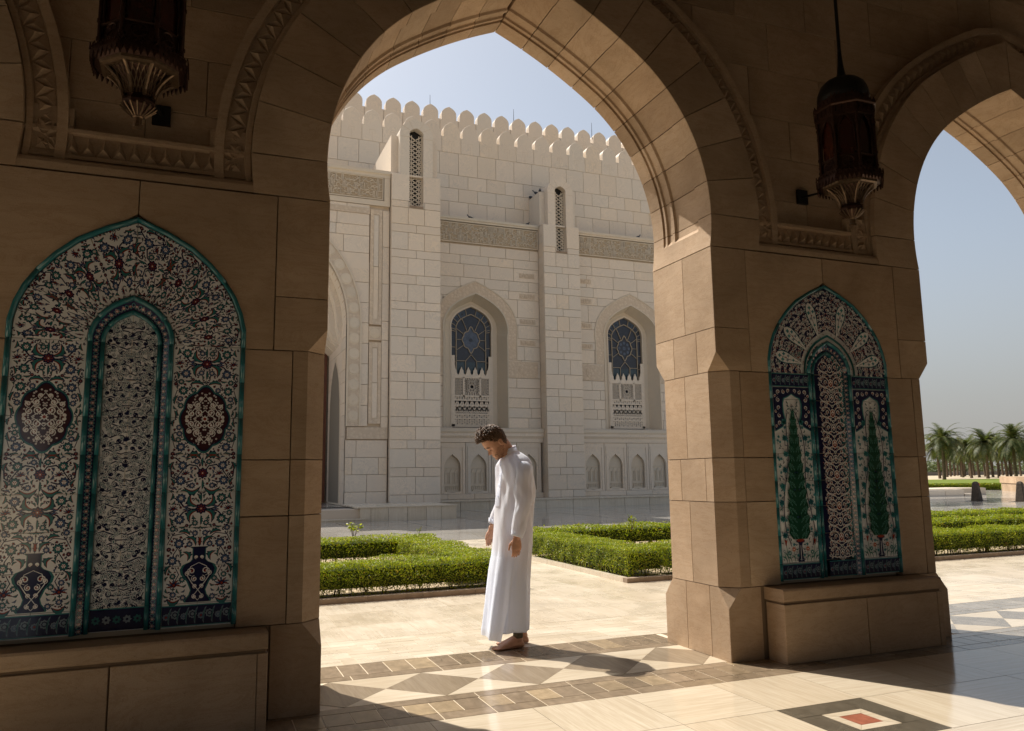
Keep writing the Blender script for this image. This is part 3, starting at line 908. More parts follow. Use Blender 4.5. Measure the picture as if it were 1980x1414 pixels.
hedge('low clipped hedge along the front of the right bed, passing behind the cypress pillar', 6.02, 15.5, 4.05, 4.66, .39, 4200, .0118, 'fbt')
hedge('low clipped hedge along the back of the right bed', 5.5, 21, 7.75, 8.5, .40, 1500, .019, 'flt')
hedge('low clipped hedge across the middle of the right bed, right of the cypress pillar', 11.5, 19, 6.0, 6.7, .40, 1700, .017, 'ft')
# little self-sown plants
def sprig(name, label, x, y, z0, h, n, spread, size):
    o = empty(name, (x, y, z0)); tag(o, label, 'plant')
    mb = MB(); cs = []; 
    for i in range(n):
        a = rnd.uniform(0, 2*PI); tip = Vector((math.cos(a)*spread*rnd.uniform(.4, 1), math.sin(a)*spread*rnd.uniform(.4, 1), h*rnd.uniform(.7, 1.05)))
        pts = [Vector((0, 0, 0)), tip*.5+Vector((0, 0, h*.12)), tip]
        mb.tube(pts, [.004, .003, .0015], 4, 0, False)
        for k_ in range(7):
            p = pts[1].lerp(pts[2], k_/6); cs.append(p + Vector((rnd.uniform(-1, 1), rnd.uniform(-1, 1), rnd.uniform(-.5, .5)))*size)
    add('stem', mb.mesh('stem', [M['twig']]), o)
    lf = add('foliage', leaf_mesh('foliage', np.array([tuple(c) for c in cs]), np.tile((0., -.2, .8), (len(cs), 1)), size, .55), o)
    return o
sprig('shrub', 'small leafy shoot rising above the back hedge at the left, beside the vase pillar', 2.75, 8.25, .34, .26, 9, .16, .032)
sprig('shrub', 'small leafy shoot rising above the back hedge at the right, beside the cypress pillar', 7.55, 7.6, .34, .24, 5, .10, .03)
sprig('shrub', 'thin pale sprig above the middle of the left back hedge', 3.75, 7.9, .37, .14, 3, .05, .016)
sprig('weed', 'tiny weed growing at the path edge behind the man', 4.02, 4.05, 0, .13, 4, .05, .016)

# ------------------------------------------------------------------ mosque
mosque = empty('mosque', (11, 27, 0)); tag(mosque, 'large pale marble mosque with merlons, buttresses and blue pointed windows', 'mosque')
MX, MY = 11, 27
def mpart(name, parent=None):
    o = empty(name, (0, 0, 0)); o.parent = parent or mosque
    if parent is None: o.location = (-MX, -MY, 0)
    return o
M['relief'] = None
def m_relief():
    q = NM('carved_relief', .6, .3); v = q.coord()
    vo = q.n('TexVoronoi', i_Scale=7.5); q.l(v, vo.inputs['Vector']); n_ = q.noise(v, 14, 4, .6, 2.5)
    ad = q.n('Math', operation='ADD'); q.l(vo.outputs['Distance'], ad.inputs[0]); q.l(n_, ad.inputs[1])
    q.col(q.mix(q.ramp(ad.outputs[0], [(.35, (.655, .565, .455)), (.75, (.61, .52, .415)), (1, (.55, .46, .36))]), q.ramp(q.rndval(), [(0, (.95, .95, .96)), (1, (1.04, 1.02, 1))]), 1, 'MULTIPLY'))
    q.bump(ad.outputs[0], .030, .55); return q.m
M['relief'] = m_relief()
M['stepm'] = m_travertine('step_marble', (.66, .60, .50), (.50, .42, .32), 'y', .3)
GB = .0058
def mblock(p, y0, parent, mat='marble', th=.11, b=.008, name='block'):
    v, f = prism(p, y0 + rnd.uniform(-.003, .003), y0+th, b)
    return add(name, mesh(name, v, f, [M[mat]]), parent)
def courses(z0, z1, pat):
    out = [z0]; i = 0
    while out[-1] + pat[i % len(pat)]*.6 < z1: out.append(min(out[-1] + pat[i % len(pat)], z1)); i += 1
    if z1 - out[-1] > 1e-3:
        out[-1] = z1
    return out
def ashlar(parent, x0, x1, zs, y, L=1.0, hole=None, seed=1, mat='marble', pat=None):
    rg = random.Random(seed)
    for i in range(len(zs)-1):
        if pat: n = pat[i % len(pat)]; xs = [x0 + (x1-x0)*q/n for q in range(n+1)]
        else:
            xs = [x0]; x = x0 + L*rg.uniform(.35, 1.1)
            while x < x1 - .35*L: xs.append(x); x += L*rg.uniform(.8, 1.25)
            xs.append(x1)
        for j in range(len(xs)-1):
            a, b, c, d = xs[j]+GB, xs[j+1]-GB, zs[i]+GB, zs[i+1]-GB
            if b-a < .03 or d-c < .03: continue
            pcs = [rect(a, b, c, d)]
            for h in (hole or []):
                nn = []
                for p in pcs:
                    xa = min(q[0] for q in p); xb = max(q[0] for q in p); za = min(q[1] for q in p); zb = max(q[1] for q in p)
                    if len(p) == 4: nn += clip_rect(xa, xb, za, zb, h[1], h[0], 8)
                    else: nn.append(p)
                pcs = nn
            for p in pcs:
                if abs(area2(p)) > .01: mblock(p, y, parent, mat)
def backing(parent, x0, x1, z0, z1, y0, y1, hole=None, nm='backing'):
    pcs = [rect(x0, x1, z0, z1)]
    if hole:
        # cut at the opening by rows
        pcs = []
        n = 24
        for i in range(n):
            pcs += clip_rect(x0, x1, z0+(z1-z0)*i/n, z0+(z1-z0)*(i+1)/n, hole[1], hole[0], 3)
    mb = MB()
    for p in pcs: mb.put(*prism(p, y0, y1, 0))
    o = add(nm, mb.mesh(nm, [M['mjoint']]), parent); return o

def hwfun(hw, z0, zsp, zap):
    pts = [(arch_x(APEX*i/20)/HA, i/20) for i in range(20)] + [(0, 1)]
    ws = [max(a, 0) for a, b in pts]; zz = [b for a, b in pts]
    def f(z):
        if z < z0 - 1e-6: return 0
        if z <= zsp: return hw
        if z >= zap: return 0
        return float(np.interp((z-zsp)/(zap-zsp), zz, ws))*hw
    return f
def arch_line(cx, hw, z0, zsp, zap, n=12):
    """full outline from the right foot over the apex to the left foot"""
    rt = [(hw, z0)] + [(max(arch_x(APEX*i/n)/HA, 0)*hw if i < n else 0, zsp + (zap-zsp)*i/n) for i in range(n+1)]
    return [(cx+a, b) for a, b in rt] + [(cx-a, b) for a, b in rt[:-1][::-1]]
def ring_mesh(name, inner, outer, y0, y1, mat, parent, b=0):
    n = len(inner); v = []; f = []
    for (a, c), (d, e) in zip(inner, outer): v += [(a, y0, c), (d, y0, e), (d, y1, e), (a, y1, c)]
    for i in range(n-1):
        for k_ in range(4): f.append((i*4+k_, i*4+(k_+1) % 4, (i+1)*4+(k_+1) % 4, (i+1)*4+k_))
    f += [(3, 2, 1, 0), ((n-1)*4, (n-1)*4+1, (n-1)*4+2, (n-1)*4+3)]
    return add(name, mesh(name, v, f, [M[mat]]), parent)

def script_strokes(x0, x1, z0, z1, y, seed, parent):
    """two tiers of dense flowing script in relief"""
    rg = random.Random(seed); mb = MB(); H = z1-z0
    mb.box(x0, x1, y+.03, y+.09, z0, z1, 0)
    t = .0125
    def stroke(pts, wd):
        n = len(pts); L_ = []; Rr = []
        for i, p in enumerate(pts):
            a = pts[max(i-1, 0)]; b = pts[min(i+1, n-1)]; dx, dz = b[0]-a[0], b[1]-a[1]; l = math.hypot(dx, dz) or 1
            wv = wd[i] if hasattr(wd, '__len__') else wd
            L_.append((p[0]-dz/l*wv, p[1]+dx/l*wv)); Rr.append((p[0]+dz/l*wv, p[1]-dx/l*wv))
        v = [(a, y, c) for a, c in L_] + [(a, y, c) for a, c in Rr] + [(a, y+.031, c) for a, c in L_] + [(a, y+.031, c) for a, c in Rr]
        f = []
        for i in range(n-1):
            f += [(i, i+1, n+i+1, n+i), (2*n+i, i, i+1, 2*n+i+1)[::-1], (n+i, 3*n+i, 3*n+i+1, n+i+1)[::-1]]
        mb.put(v, f, 1)
    for tier in (0, 1, 2):
        zb = z0 + H*(.05 + .31*tier); hh = H*.33
        x = x0 + .06
        while x < x1 - .10:
            k_ = rg.random(); u = rg.uniform(.9, 1.15)
            if k_ < .42:
                for q in range(rg.choice((1, 2, 2, 3))):
                    xx = x + q*.05
                    if xx > x1-.08: break
                    stroke([(xx+.012, zb+hh*.98), (xx, zb+hh*.5), (xx-.004, zb+hh*.10)], [t*1.3, t, t*.8])
                stroke([(x-.03, zb+hh*.1), (x+.06, zb+hh*.04), (x+.17, zb+hh*.14)], [t*.6, t*1.1, t*.7]); x += .115*u
            elif k_ < .75:
                r_ = hh*.30; cx = x+r_; cz = zb+hh*rg.uniform(.28, .42)
                stroke([(cx+r_*math.cos(a), cz+r_*math.sin(a)*.9) for a in np.linspace(.4, 4.6, 8)], [t*.5, t, t*1.3, t*1.2, t, t, t*.8, t*.4]); 
                stroke([(x, zb+hh*.85), (x+.09, zb+hh*.72), (x+.16, zb+hh*.9)], [t*.5, t*1.1, t*.5]); x += (2*r_+.02)*u*.75
            else:
                stroke([(x, zb+hh*.55), (x+.05, zb+hh*.30), (x+.12, zb+hh*.36), (x+.17, zb+hh*.18), (x+.24, zb+hh*.25)], [t*.6, t*1.2, t, t*1.2, t*.5]); x += .13*u
            for q in range(2):
                dx, dz = x-rg.uniform(0, .15), zb+hh*rg.uniform(.15, .95)
                stroke([(dx-.014, dz-.012), (dx+.014, dz+.012)], t*.8)
    o = add('inscription', mb.mesh('inscription', [M['ground_of_script'], M['carved']]), parent)
    o['kind'] = 'stuff'
    fr = MB(); e = .035
    for a in ((x0-e, x1+e, z0-e, z0), (x0-e, x1+e, z1, z1+e), (x0-e, x0, z0, z1), (x1, x1+e, z0, z1)): fr.box(a[0], a[1], y-.012, y+.09, a[2], a[3])
    add('inscription_frame', fr.mesh('inscription_frame', [M['carved']]), parent)
    return o

# ---- upper walls with merlons
def merlon_mesh():
    pts = [(.455, -.775), (.455, -.012), (.372, -.012), (.372, .04), (.376, .20), (.372, .34)] + [(a*.372, .34+b*.36) for a, b in [(.96, .17), (.87, .36), (.73, .55), (.55, .71), (.33, .86), (.14, .95), (0, 1.03)]]
    full = pts + [(-a, b) for a, b in pts[:-1][::-1]]
    v, f = prism(full, 0, .42, .012)
    mb = MB(); mb.put(v, f)
    for p in ((-.005, .005, -.77, -.33), (-.13, .13, -.24, -.232), (-.13, -.122, -.42, -.24), (.122, .13, -.42, -.24)): mb.box(p[0], p[1], -.004, .002, p[2], p[3], 1)
    return mb.mesh('merlon', [M['marble'], M['mjoint']])
mer = merlon_mesh()
up = mpart('upper_wall'); 
backing(up, -6, 24, 12.4, 16.12, 28.10, 29.0)
zs = [12.42, 13.08, 13.79, 14.42, 15.06, 16.12]
for i in range(5):
    n0 = 0; x = -1.0 + (.459 if i % 2 else 0); 
    while x < 23:
        if i < 4 and 6.9 < x < 7.4 or x < 2.6: x += .918; continue
        if x > 20.9: break
        mblock(rect(x+GB, x+.918-GB, zs[i]+GB, zs[i+1]-GB), 28.0, up); x += .918
for k_ in range(-8, 14):
    add('merlon', mer, up, (10.60+.918*k_, 28.0, 16.90))
rear = mpart('rear_wall')
backing(rear, -6, 30, 14, 18.5, 31.1, 31.8)
ashlar(rear, 4, 24, [16.6, 17.3, 17.9, 18.49], 31.0, .95, seed=9)
for k_ in range(-7, 14):
    add('merlon', mer, rear, (12.37+.953*k_, 31.0, 19.22), scale=(1.03, 1, .97))
for (x, y, z, hgt) in ((8.9, 28.3, 17.5, 1.0),): pass
def rod(px):
    X_, Z_ = px
    mb = MB(); mb.tube([(0, 0, 0), (0, 0, .95)], [.018, .008], 6); o = add('lightning_rod', mb.mesh('lightning_rod', [M['black']]), rear, (X_, 31.15, Z_))
for px in ((10.46, 19.5), (15.0, 19.5), (19.6, 19.5)): rod(px)

# ---- buttress with lattice window and arched head
def lattice(parent, cx, y, z0, zsp, hw):
    mb = MB(); n = int((zsp+hw*.6-z0)/.34)
    bars = []
    for i in range(n+1):
        z = z0 + i*.34
        bars += [((-hw, z), (hw, z+.34)), ((hw, z), (-hw, z+.34)), ((-hw, z+.17), (0, z)), ((0, z), (hw, z+.17)), ((-hw, z+.17), (0, z+.34)), ((0, z+.34), (hw, z+.17))]
    t = .018
    for (a, b), (c, d) in bars:
        if d > zsp + hw*.9 or b > zsp+hw*.9: continue
        dx, dz = c-a, d-b; l = math.hypot(dx, dz); nx_, nz_ = -dz/l*t, dx/l*t
        mb.put(*prism([(a+nx_, b+nz_), (a-nx_, b-nz_), (c-nx_, d-nz_), (c+nx_, d+nz_)], -.02, .02, 0))
    for xx in (-hw+.015, hw-.015, -hw*.55, hw*.55): mb.box(xx-.014, xx+.014, -.022, .018, z0, zsp+hw*.5)
    add('lattice', mb.mesh('lattice', [M['carved']]), parent, (cx, y, 0))
def buttress(cx, y, hwd, seed):
    B_ = mpart('buttress')
    yb = 28.0
    zt = 12.65
    cz = [.40, .72, 1.36, 1.68, 2.35, 2.67, 3.15, 3.50, 4.13, 4.78, 5.13, 5.77, 6.45, 6.78, 7.44, 7.75, 8.41, 8.76, 9.41, 9.72, 10.39, 10.70, 11.35, 11.61, zt]
    nh = (.27, 11.43, 14.26, 14.53)
    holes = [(cx, hwfun(.27, 11.43, 14.26, 14.55))]
    ashlar(B_, cx-hwd, cx+hwd, cz, y, seed=seed, pat=[3, 2, 3, 2, 3, 2, 3, 2, 3, 3, 2, 3, 2], hole=holes)
    mb = MB()
    for p in clip_rect(cx-hwd+.01, cx+hwd-.01, .4, zt-.01, lambda z: .28 if z > 11.42 else 0, cx, 60): mb.put(*prism(p, y+.10, yb, 0))
    add('backing', mb.mesh('backing', [M['mjoint']]), B_)
    # side facing (left flank of the buttress)
    zz = courses(.4, zt, [.64, .34])
    for i in range(len(zz)-1):
        v, f = prism(rect(y+.115, yb if i % 2 else yb, zz[i]+GB, zz[i+1]-GB), cx-hwd, cx-hwd+.03, .006, 'yz')
        add('block', mesh('block', v, f, [M['marble']]), B_)
    # shoulders / flank box
    mb = MB(); mb.box(cx-.90, cx+.92, y+.38, yb-.01, zt, 14.30); mb.box(cx-hwd-.0, cx+hwd, y+.11, yb-.01, zt-.02, zt+.04)
    o = add('flank', mb.mesh('flank', [M['marble']]), B_)
    # arched head, cut for the window
    hd = MB(); hw2 = .64; base = zt
    out = arch_line(cx, hw2, base, 14.16, 14.93, 10); inn = arch_line(cx, .27, base, 14.26, 14.55, 10)
    n = len(out); v = []
    for (a, c), (d, e) in zip(inn, out): v += [(a, y+.02, c), (d, y+.02, e), (d, y+1.5, e), (a, y+.9, c)]
    f = []
    for i in range(n-1):
        for k_ in range(4): f.append((i*4+k_, i*4+(k_+1) % 4, (i+1)*4+(k_+1) % 4, (i+1)*4+k_))
    add('arched_head', mesh('arched_head', v, f, [M['marble']]), B_)
    # radial stones of the head
    segs = [(0, .22), (.22, .5), (.5, .78), (.78, 1)]
    mb = MB()
    for q in (.30, .42, .58, .70):
        i = q*(n-1); i0 = int(i); fr = i-i0
        p0 = (inn[i0][0]*(1-fr)+inn[i0+1][0]*fr, inn[i0][1]*(1-fr)+inn[i0+1][1]*fr); p1 = (out[i0][0]*(1-fr)+out[i0+1][0]*fr, out[i0][1]*(1-fr)+out[i0+1][1]*fr)
        dx, dz = p1[0]-p0[0], p1[1]-p0[1]; l = math.hypot(dx, dz); a_, b_ = -dz/l*.008, dx/l*.008
        mb.put(*prism([(p0[0]+a_, p0[1]+b_), (p0[0]-a_, p0[1]-b_), (p1[0]-a_, p1[1]-b_), (p1[0]+a_, p1[1]+b_)], y+.016, y+.03, 0))
    for zz_ in (14.16,):
        for sx in (-1, 1): mb.box(cx+sx*.455-.185, cx+sx*.455+.185, y+.016, y+.03, zz_-.008, zz_+.008)
    add('head_joints', mb.mesh('head_joints', [M['mjoint']]), B_)
    # niche back, lattice and sill
    mb = MB(); mb.box(cx-.45, cx+.45, y+.34, y+.37, 11.3, 14.6); add('dark_glass', mb.mesh('dark_glass', [M['black']]), B_)
    lattice(B_, cx, y+.24, 11.43, 14.2, .26)
    mb = MB(); mb.box(cx-.27, cx+.27, y-.02, y+.45, 11.36, 11.44); add('sill', mb.mesh('sill', [M['kerb']]), B_)
    mb = MB()
    for sx in (-1, 1): mb.box(cx+sx*.285-.015, cx+sx*.285+.015, y+.1, y+.6, 11.43, 12.66)
    add('reveal', mb.mesh('reveal', [M['marble']]), B_)
    return B_
buttress(7.59, 22.8, .94, 3)
buttress(15.33, 26.4, .90, 4)

# ---- window bays
M['glassb'] = None
def m_glass(name, c, rough=.12):
    q = NM(name, rough, .6); f = q.noise(q.coord(), 9, 4)
    q.col(q.ramp(f, [(.3, tuple(x*.6 for x in c)), (.7, tuple(min(1, x*1.35) for x in c))])); q.bump(q.noise(q.coord(), 3, 2), .01, .3); return q.m
M['glassb'] = m_glass('blue_glass', (.026, .044, .075), .3); M['glassd'] = m_glass('dark_blue_glass', (.008, .012, .026), .3); M['glassl'] = m_glass('pale_blue_glass', (.055, .075, .12), .3); M['glasst'] = m_glass('teal_glass', (.010, .034, .052), .3)
M['tracery'] = simple('window_tracery', (.34, .29, .225), .7, .2)
def star_poly(cx, cz, pts): return [(cx+a, cz+b) for a, b in pts]
def stained(parent, cx, seed):
    """pointed window: panes between thin stone tracery; plane y=27.7"""
    W = mpart('window', parent); W.location = (0, 0, 0)
    hw, zsp, zap, z0, y = .93, 7.75, 8.85, 5.7, 27.72
    L = lambda h, a, b: arch_line(cx, h, z0, a, b, 10)
    out, mid = L(hw, zsp, zap), L(hw-.24, zsp-.05, zap-.34)
    n = len(out); tm = MB(); rg = random.Random(seed)
    # border panes
    idx = [0, 1, 3, 5, 7, 9, 11, 13, 15, 17, 19, 21, 22, n-1]
    cut = [0, 1, 2, 4, 6, 8, 10, 12, 14, 16, 18, 20, 22, n-2, n-1]
    cut = sorted(set(min(c, n-1) for c in cut))
    def seg(a, b, t=.011, yy=None):
        t = min(t, .018)*1.1
        dx, dz = b[0]-a[0], b[1]-a[1]; l = math.hypot(dx, dz) or 1e-6; u, v_ = -dz/l*t, dx/l*t
        tm.put(*prism([(a[0]+u, a[1]+v_), (a[0]-u, a[1]-v_), (b[0]-u, b[1]-v_), (b[0]+u, b[1]+v_)], y-.05, y+.01, 0))
    for i in range(len(cut)-1):
        a, b = cut[i], cut[i+1]
        poly = [mid[j] for j in range(a, b+1)] + [out[j] for j in range(b, a-1, -1)]
        if abs(area2(poly)) < 1e-3: continue
        add('pane', mesh('pane', *prism(ccw(poly), y, y+.02, 0), [M['glassb' if i % 3 else 'glassd']]), W)
        seg(mid[a], out[a])
        c = (sum(p[0] for p in poly)/len(poly), sum(p[1] for p in poly)/len(poly))
        disc = [(c[0]+.055*math.cos(t), c[1]+.055*math.sin(t)) for t in np.linspace(0, 2*PI, 9)[:-1]]
        add('pane', mesh('pane', *prism(disc, y-.012, y+.01, 0), [M['glassd']]), W)
    for z in (6.35, 7.0):
        for sx in (-1, 1): seg((cx+sx*(hw-.24), z), (cx+sx*hw, z))
    for l_ in (mid, out):
        for i in range(n-1): seg(l_[i], l_[i+1], .018)
    # inner field panes
    add('pane', mesh('pane', *prism(ccw(mid), y+.004, y+.03, 0), [M['glassd']]), W)
    cz = 7.35
    ro = []
    for t in range(48):
        a = 2*PI*t/48; r_ = .37*(1 + .11*abs(math.cos(4*a)) ); s_ = abs(math.sin(a))**40
        ro.append((cx+r_*math.cos(a), cz+(r_*1.08+.17*s_)*math.sin(a)))
    add('pane', mesh('pane', *prism(ro, y-.006, y+.01, 0), [M['glassl' if seed == 1 else 'glassd']]), W)
    if seed != 1:
        for t in range(8):
            a = 2*PI*t/8; pp = [(cx+.26*math.cos(a)+.07*math.cos(b), cz+.26*math.sin(a)+.07*math.sin(b)) for b in np.linspace(0, 2*PI, 7)[:-1]]
            add('pane', mesh('pane', *prism(pp, y-.014, y, 0), [M['glassl']]), W)
    add('pane', mesh('pane', *prism([(cx+.085*math.cos(a), cz+.085*math.sin(a)) for a in np.linspace(0, 2*PI, 13)[:-1]], y-.016, y, 0), [M['glassd' if seed == 1 else 'glassl']]), W)
    for i in range(48): seg(ro[i], ro[(i+1) % 48], .017)
    for a in (0, .62, PI-.62, PI, PI+.62, -.62, 1.15, PI-1.15):
        p0 = (cx+.45*math.cos(a), cz+.45*math.sin(a)); 
        hwl = hwfun(hw-.24, z0, zsp-.05, zap-.34)
        for r_ in np.linspace(.45, 1.4, 40):
            q = (cx+r_*math.cos(a), cz+r_*math.sin(a))
            if abs(q[0]-cx) >= hwl(q[1]): break
        seg(p0, q)
    for sx in (-1, 1):
        seg((cx, cz-.66), (cx+sx*.26, 6.4)); seg((cx+sx*.26, 6.4), (cx+sx*.26, z0)); seg((cx+sx*(hw-.24), 6.4), (cx-sx*0+sx*.26, 6.4))
    for xx in (-.47, 0, .47):
        add('pane', mesh('pane', *prism(rect(cx+xx-.2, cx+xx+.2, z0, 6.36), y-.004, y+.004, 0), [M['glasst']]), W)
    add('tracery', tm.mesh('tracery', [M['tracery']]), W)
    return W
def screen(parent, cx):
    """pierced marble screen with a crested top"""
    S = MB(); y0, y1 = 27.58, 27.64; hw = .93
    def bx(a, b, c, d, dy=0): S.box(cx+a, cx+b, y0-dy, y1, c, d)
    bx(-hw, -hw+.14, 3.5, 6.62); bx(hw-.14, hw, 3.5, 6.62); bx(-hw, hw, 3.48, 3.60)
    for z in (3.82, 4.0, 4.62, 4.80, 5.62): bx(-hw, hw, z, z+.07, .01)
    bx(-.42, -.34, 4.8, 5.66, .01); bx(.34, .42, 4.8, 5.66, .01)
    def bar(a, b, t=.022):
        t *= 1.45
        dx, dz = b[0]-a[0], b[1]-a[1]; l = math.hypot(dx, dz); u, v_ = -dz/l*t, dx/l*t
        S.put(*prism([(cx+a[0]+u, a[1]+v_), (cx+a[0]-u, a[1]-v_), (cx+b[0]-u, b[1]-v_), (cx+b[0]+u, b[1]+v_)], y0+.01, y1-.01, 0))
    e = hw-.14; n = 7; st = 2*e/n
    for i in range(n):
        a = -e+st*i; m_ = a+st/2; b = a+st
        for z0, z1 in ((4.07, 4.35), (4.35, 4.62)):
            bar((a, z0), (m_, z1)); bar((m_, z1), (b, z0)); 
        bar((a, 4.35), (m_, 4.07)); bar((m_, 4.07), (b, 4.35))
        bar((m_, 4.2), (m_, 4.5), .03)
        for z0, z1 in ((3.60, 3.71), (3.71, 3.82), (3.89, 4.0), (4.69, 4.80)):
            bar((a, z0), (m_, z1), .03); bar((m_, z1), (b, z0), .03)
    for sx in (-1, 1):
        for i in range(5):
            x = sx*(.42+.03+.065*i+.03)
            bar((x-.05, 4.87), (x-.05, 5.62), .012)
        for i in range(11): bar((sx*.43, 4.9+.068*i), (sx*.78, 4.9+.068*i), .012)
    for i in range(9): bar((-.32+.08*i, 4.87), (-.32+.08*i, 5.0), .014); bar((-.32+.08*i, 5.5), (-.32+.08*i, 5.62), .014)
    for i in range(7): bar((-.34, 4.92+.1*i), (-.2, 4.92+.1*i), .014); bar((.2, 4.92+.1*i), (.34, 4.92+.1*i), .014)
    for i in range(-6, 7):
        for sg in (-1, 1):
            pts_ = [(-.30, 5.25+sg*(-.30-i*.1)), (.30, 5.25+sg*(.30-i*.1))]
            q0 = [(x, pts_[0][1]+(pts_[1][1]-pts_[0][1])*(x+.30)/.60) for x in np.linspace(-.30, .30, 13)]; q0 = [q for q in q0 if 4.95 < q[1] < 5.56 and math.hypot(q[0], q[1]-5.25) > .17]
            for u_, w2 in zip(q0[:-1], q0[1:]):
                if abs(u_[0]-w2[0]) < .06: bar(u_, w2, .011)
    for t in range(8):
        a = PI*t/8*2; bar((.17*math.cos(a), 5.25+.17*math.sin(a)), (.17*math.cos(a+PI/4), 5.25+.17*math.sin(a+PI/4)), .016); bar((.08*math.cos(a), 5.25+.08*math.sin(a)), (.2*math.cos(a+.35), 5.25+.2*math.sin(a+.35)), .016); bar((.08*math.cos(a), 5.25+.08*math.sin(a)), (.2*math.cos(a-.35), 5.25+.2*math.sin(a-.35)), .016)
    # crest
    n = 5; st = 2*e/n; poly = [(-e, 5.69)]
    top = []
    for i in range(n):
        a = -e+st*i
        top += [(a, 6.22 if i in (0,) else 6.12), (a+st*.12, 6.02), (a+st*.26, 5.96), (a+st*.30, 5.84), (a+st*.5, 5.76), (a+st*.70, 5.84), (a+st*.74, 5.96), (a+st*.88, 6.02)]
    top += [(e, 6.22)]
    v, f = prism([(cx+a, b) for a, b in [(-e, 5.69)] + top + [(e, 5.69)]], y0, y1, 0)
    S.put(v, f)
    add('screen', S.mesh('screen', [M['marble']]), parent)
    d = MB(); d.box(cx-hw, cx+hw, 27.75, 27.8, 3.4, 6.0); add('dark_glass', d.mesh('dark_glass', [M['glassd']]), parent)

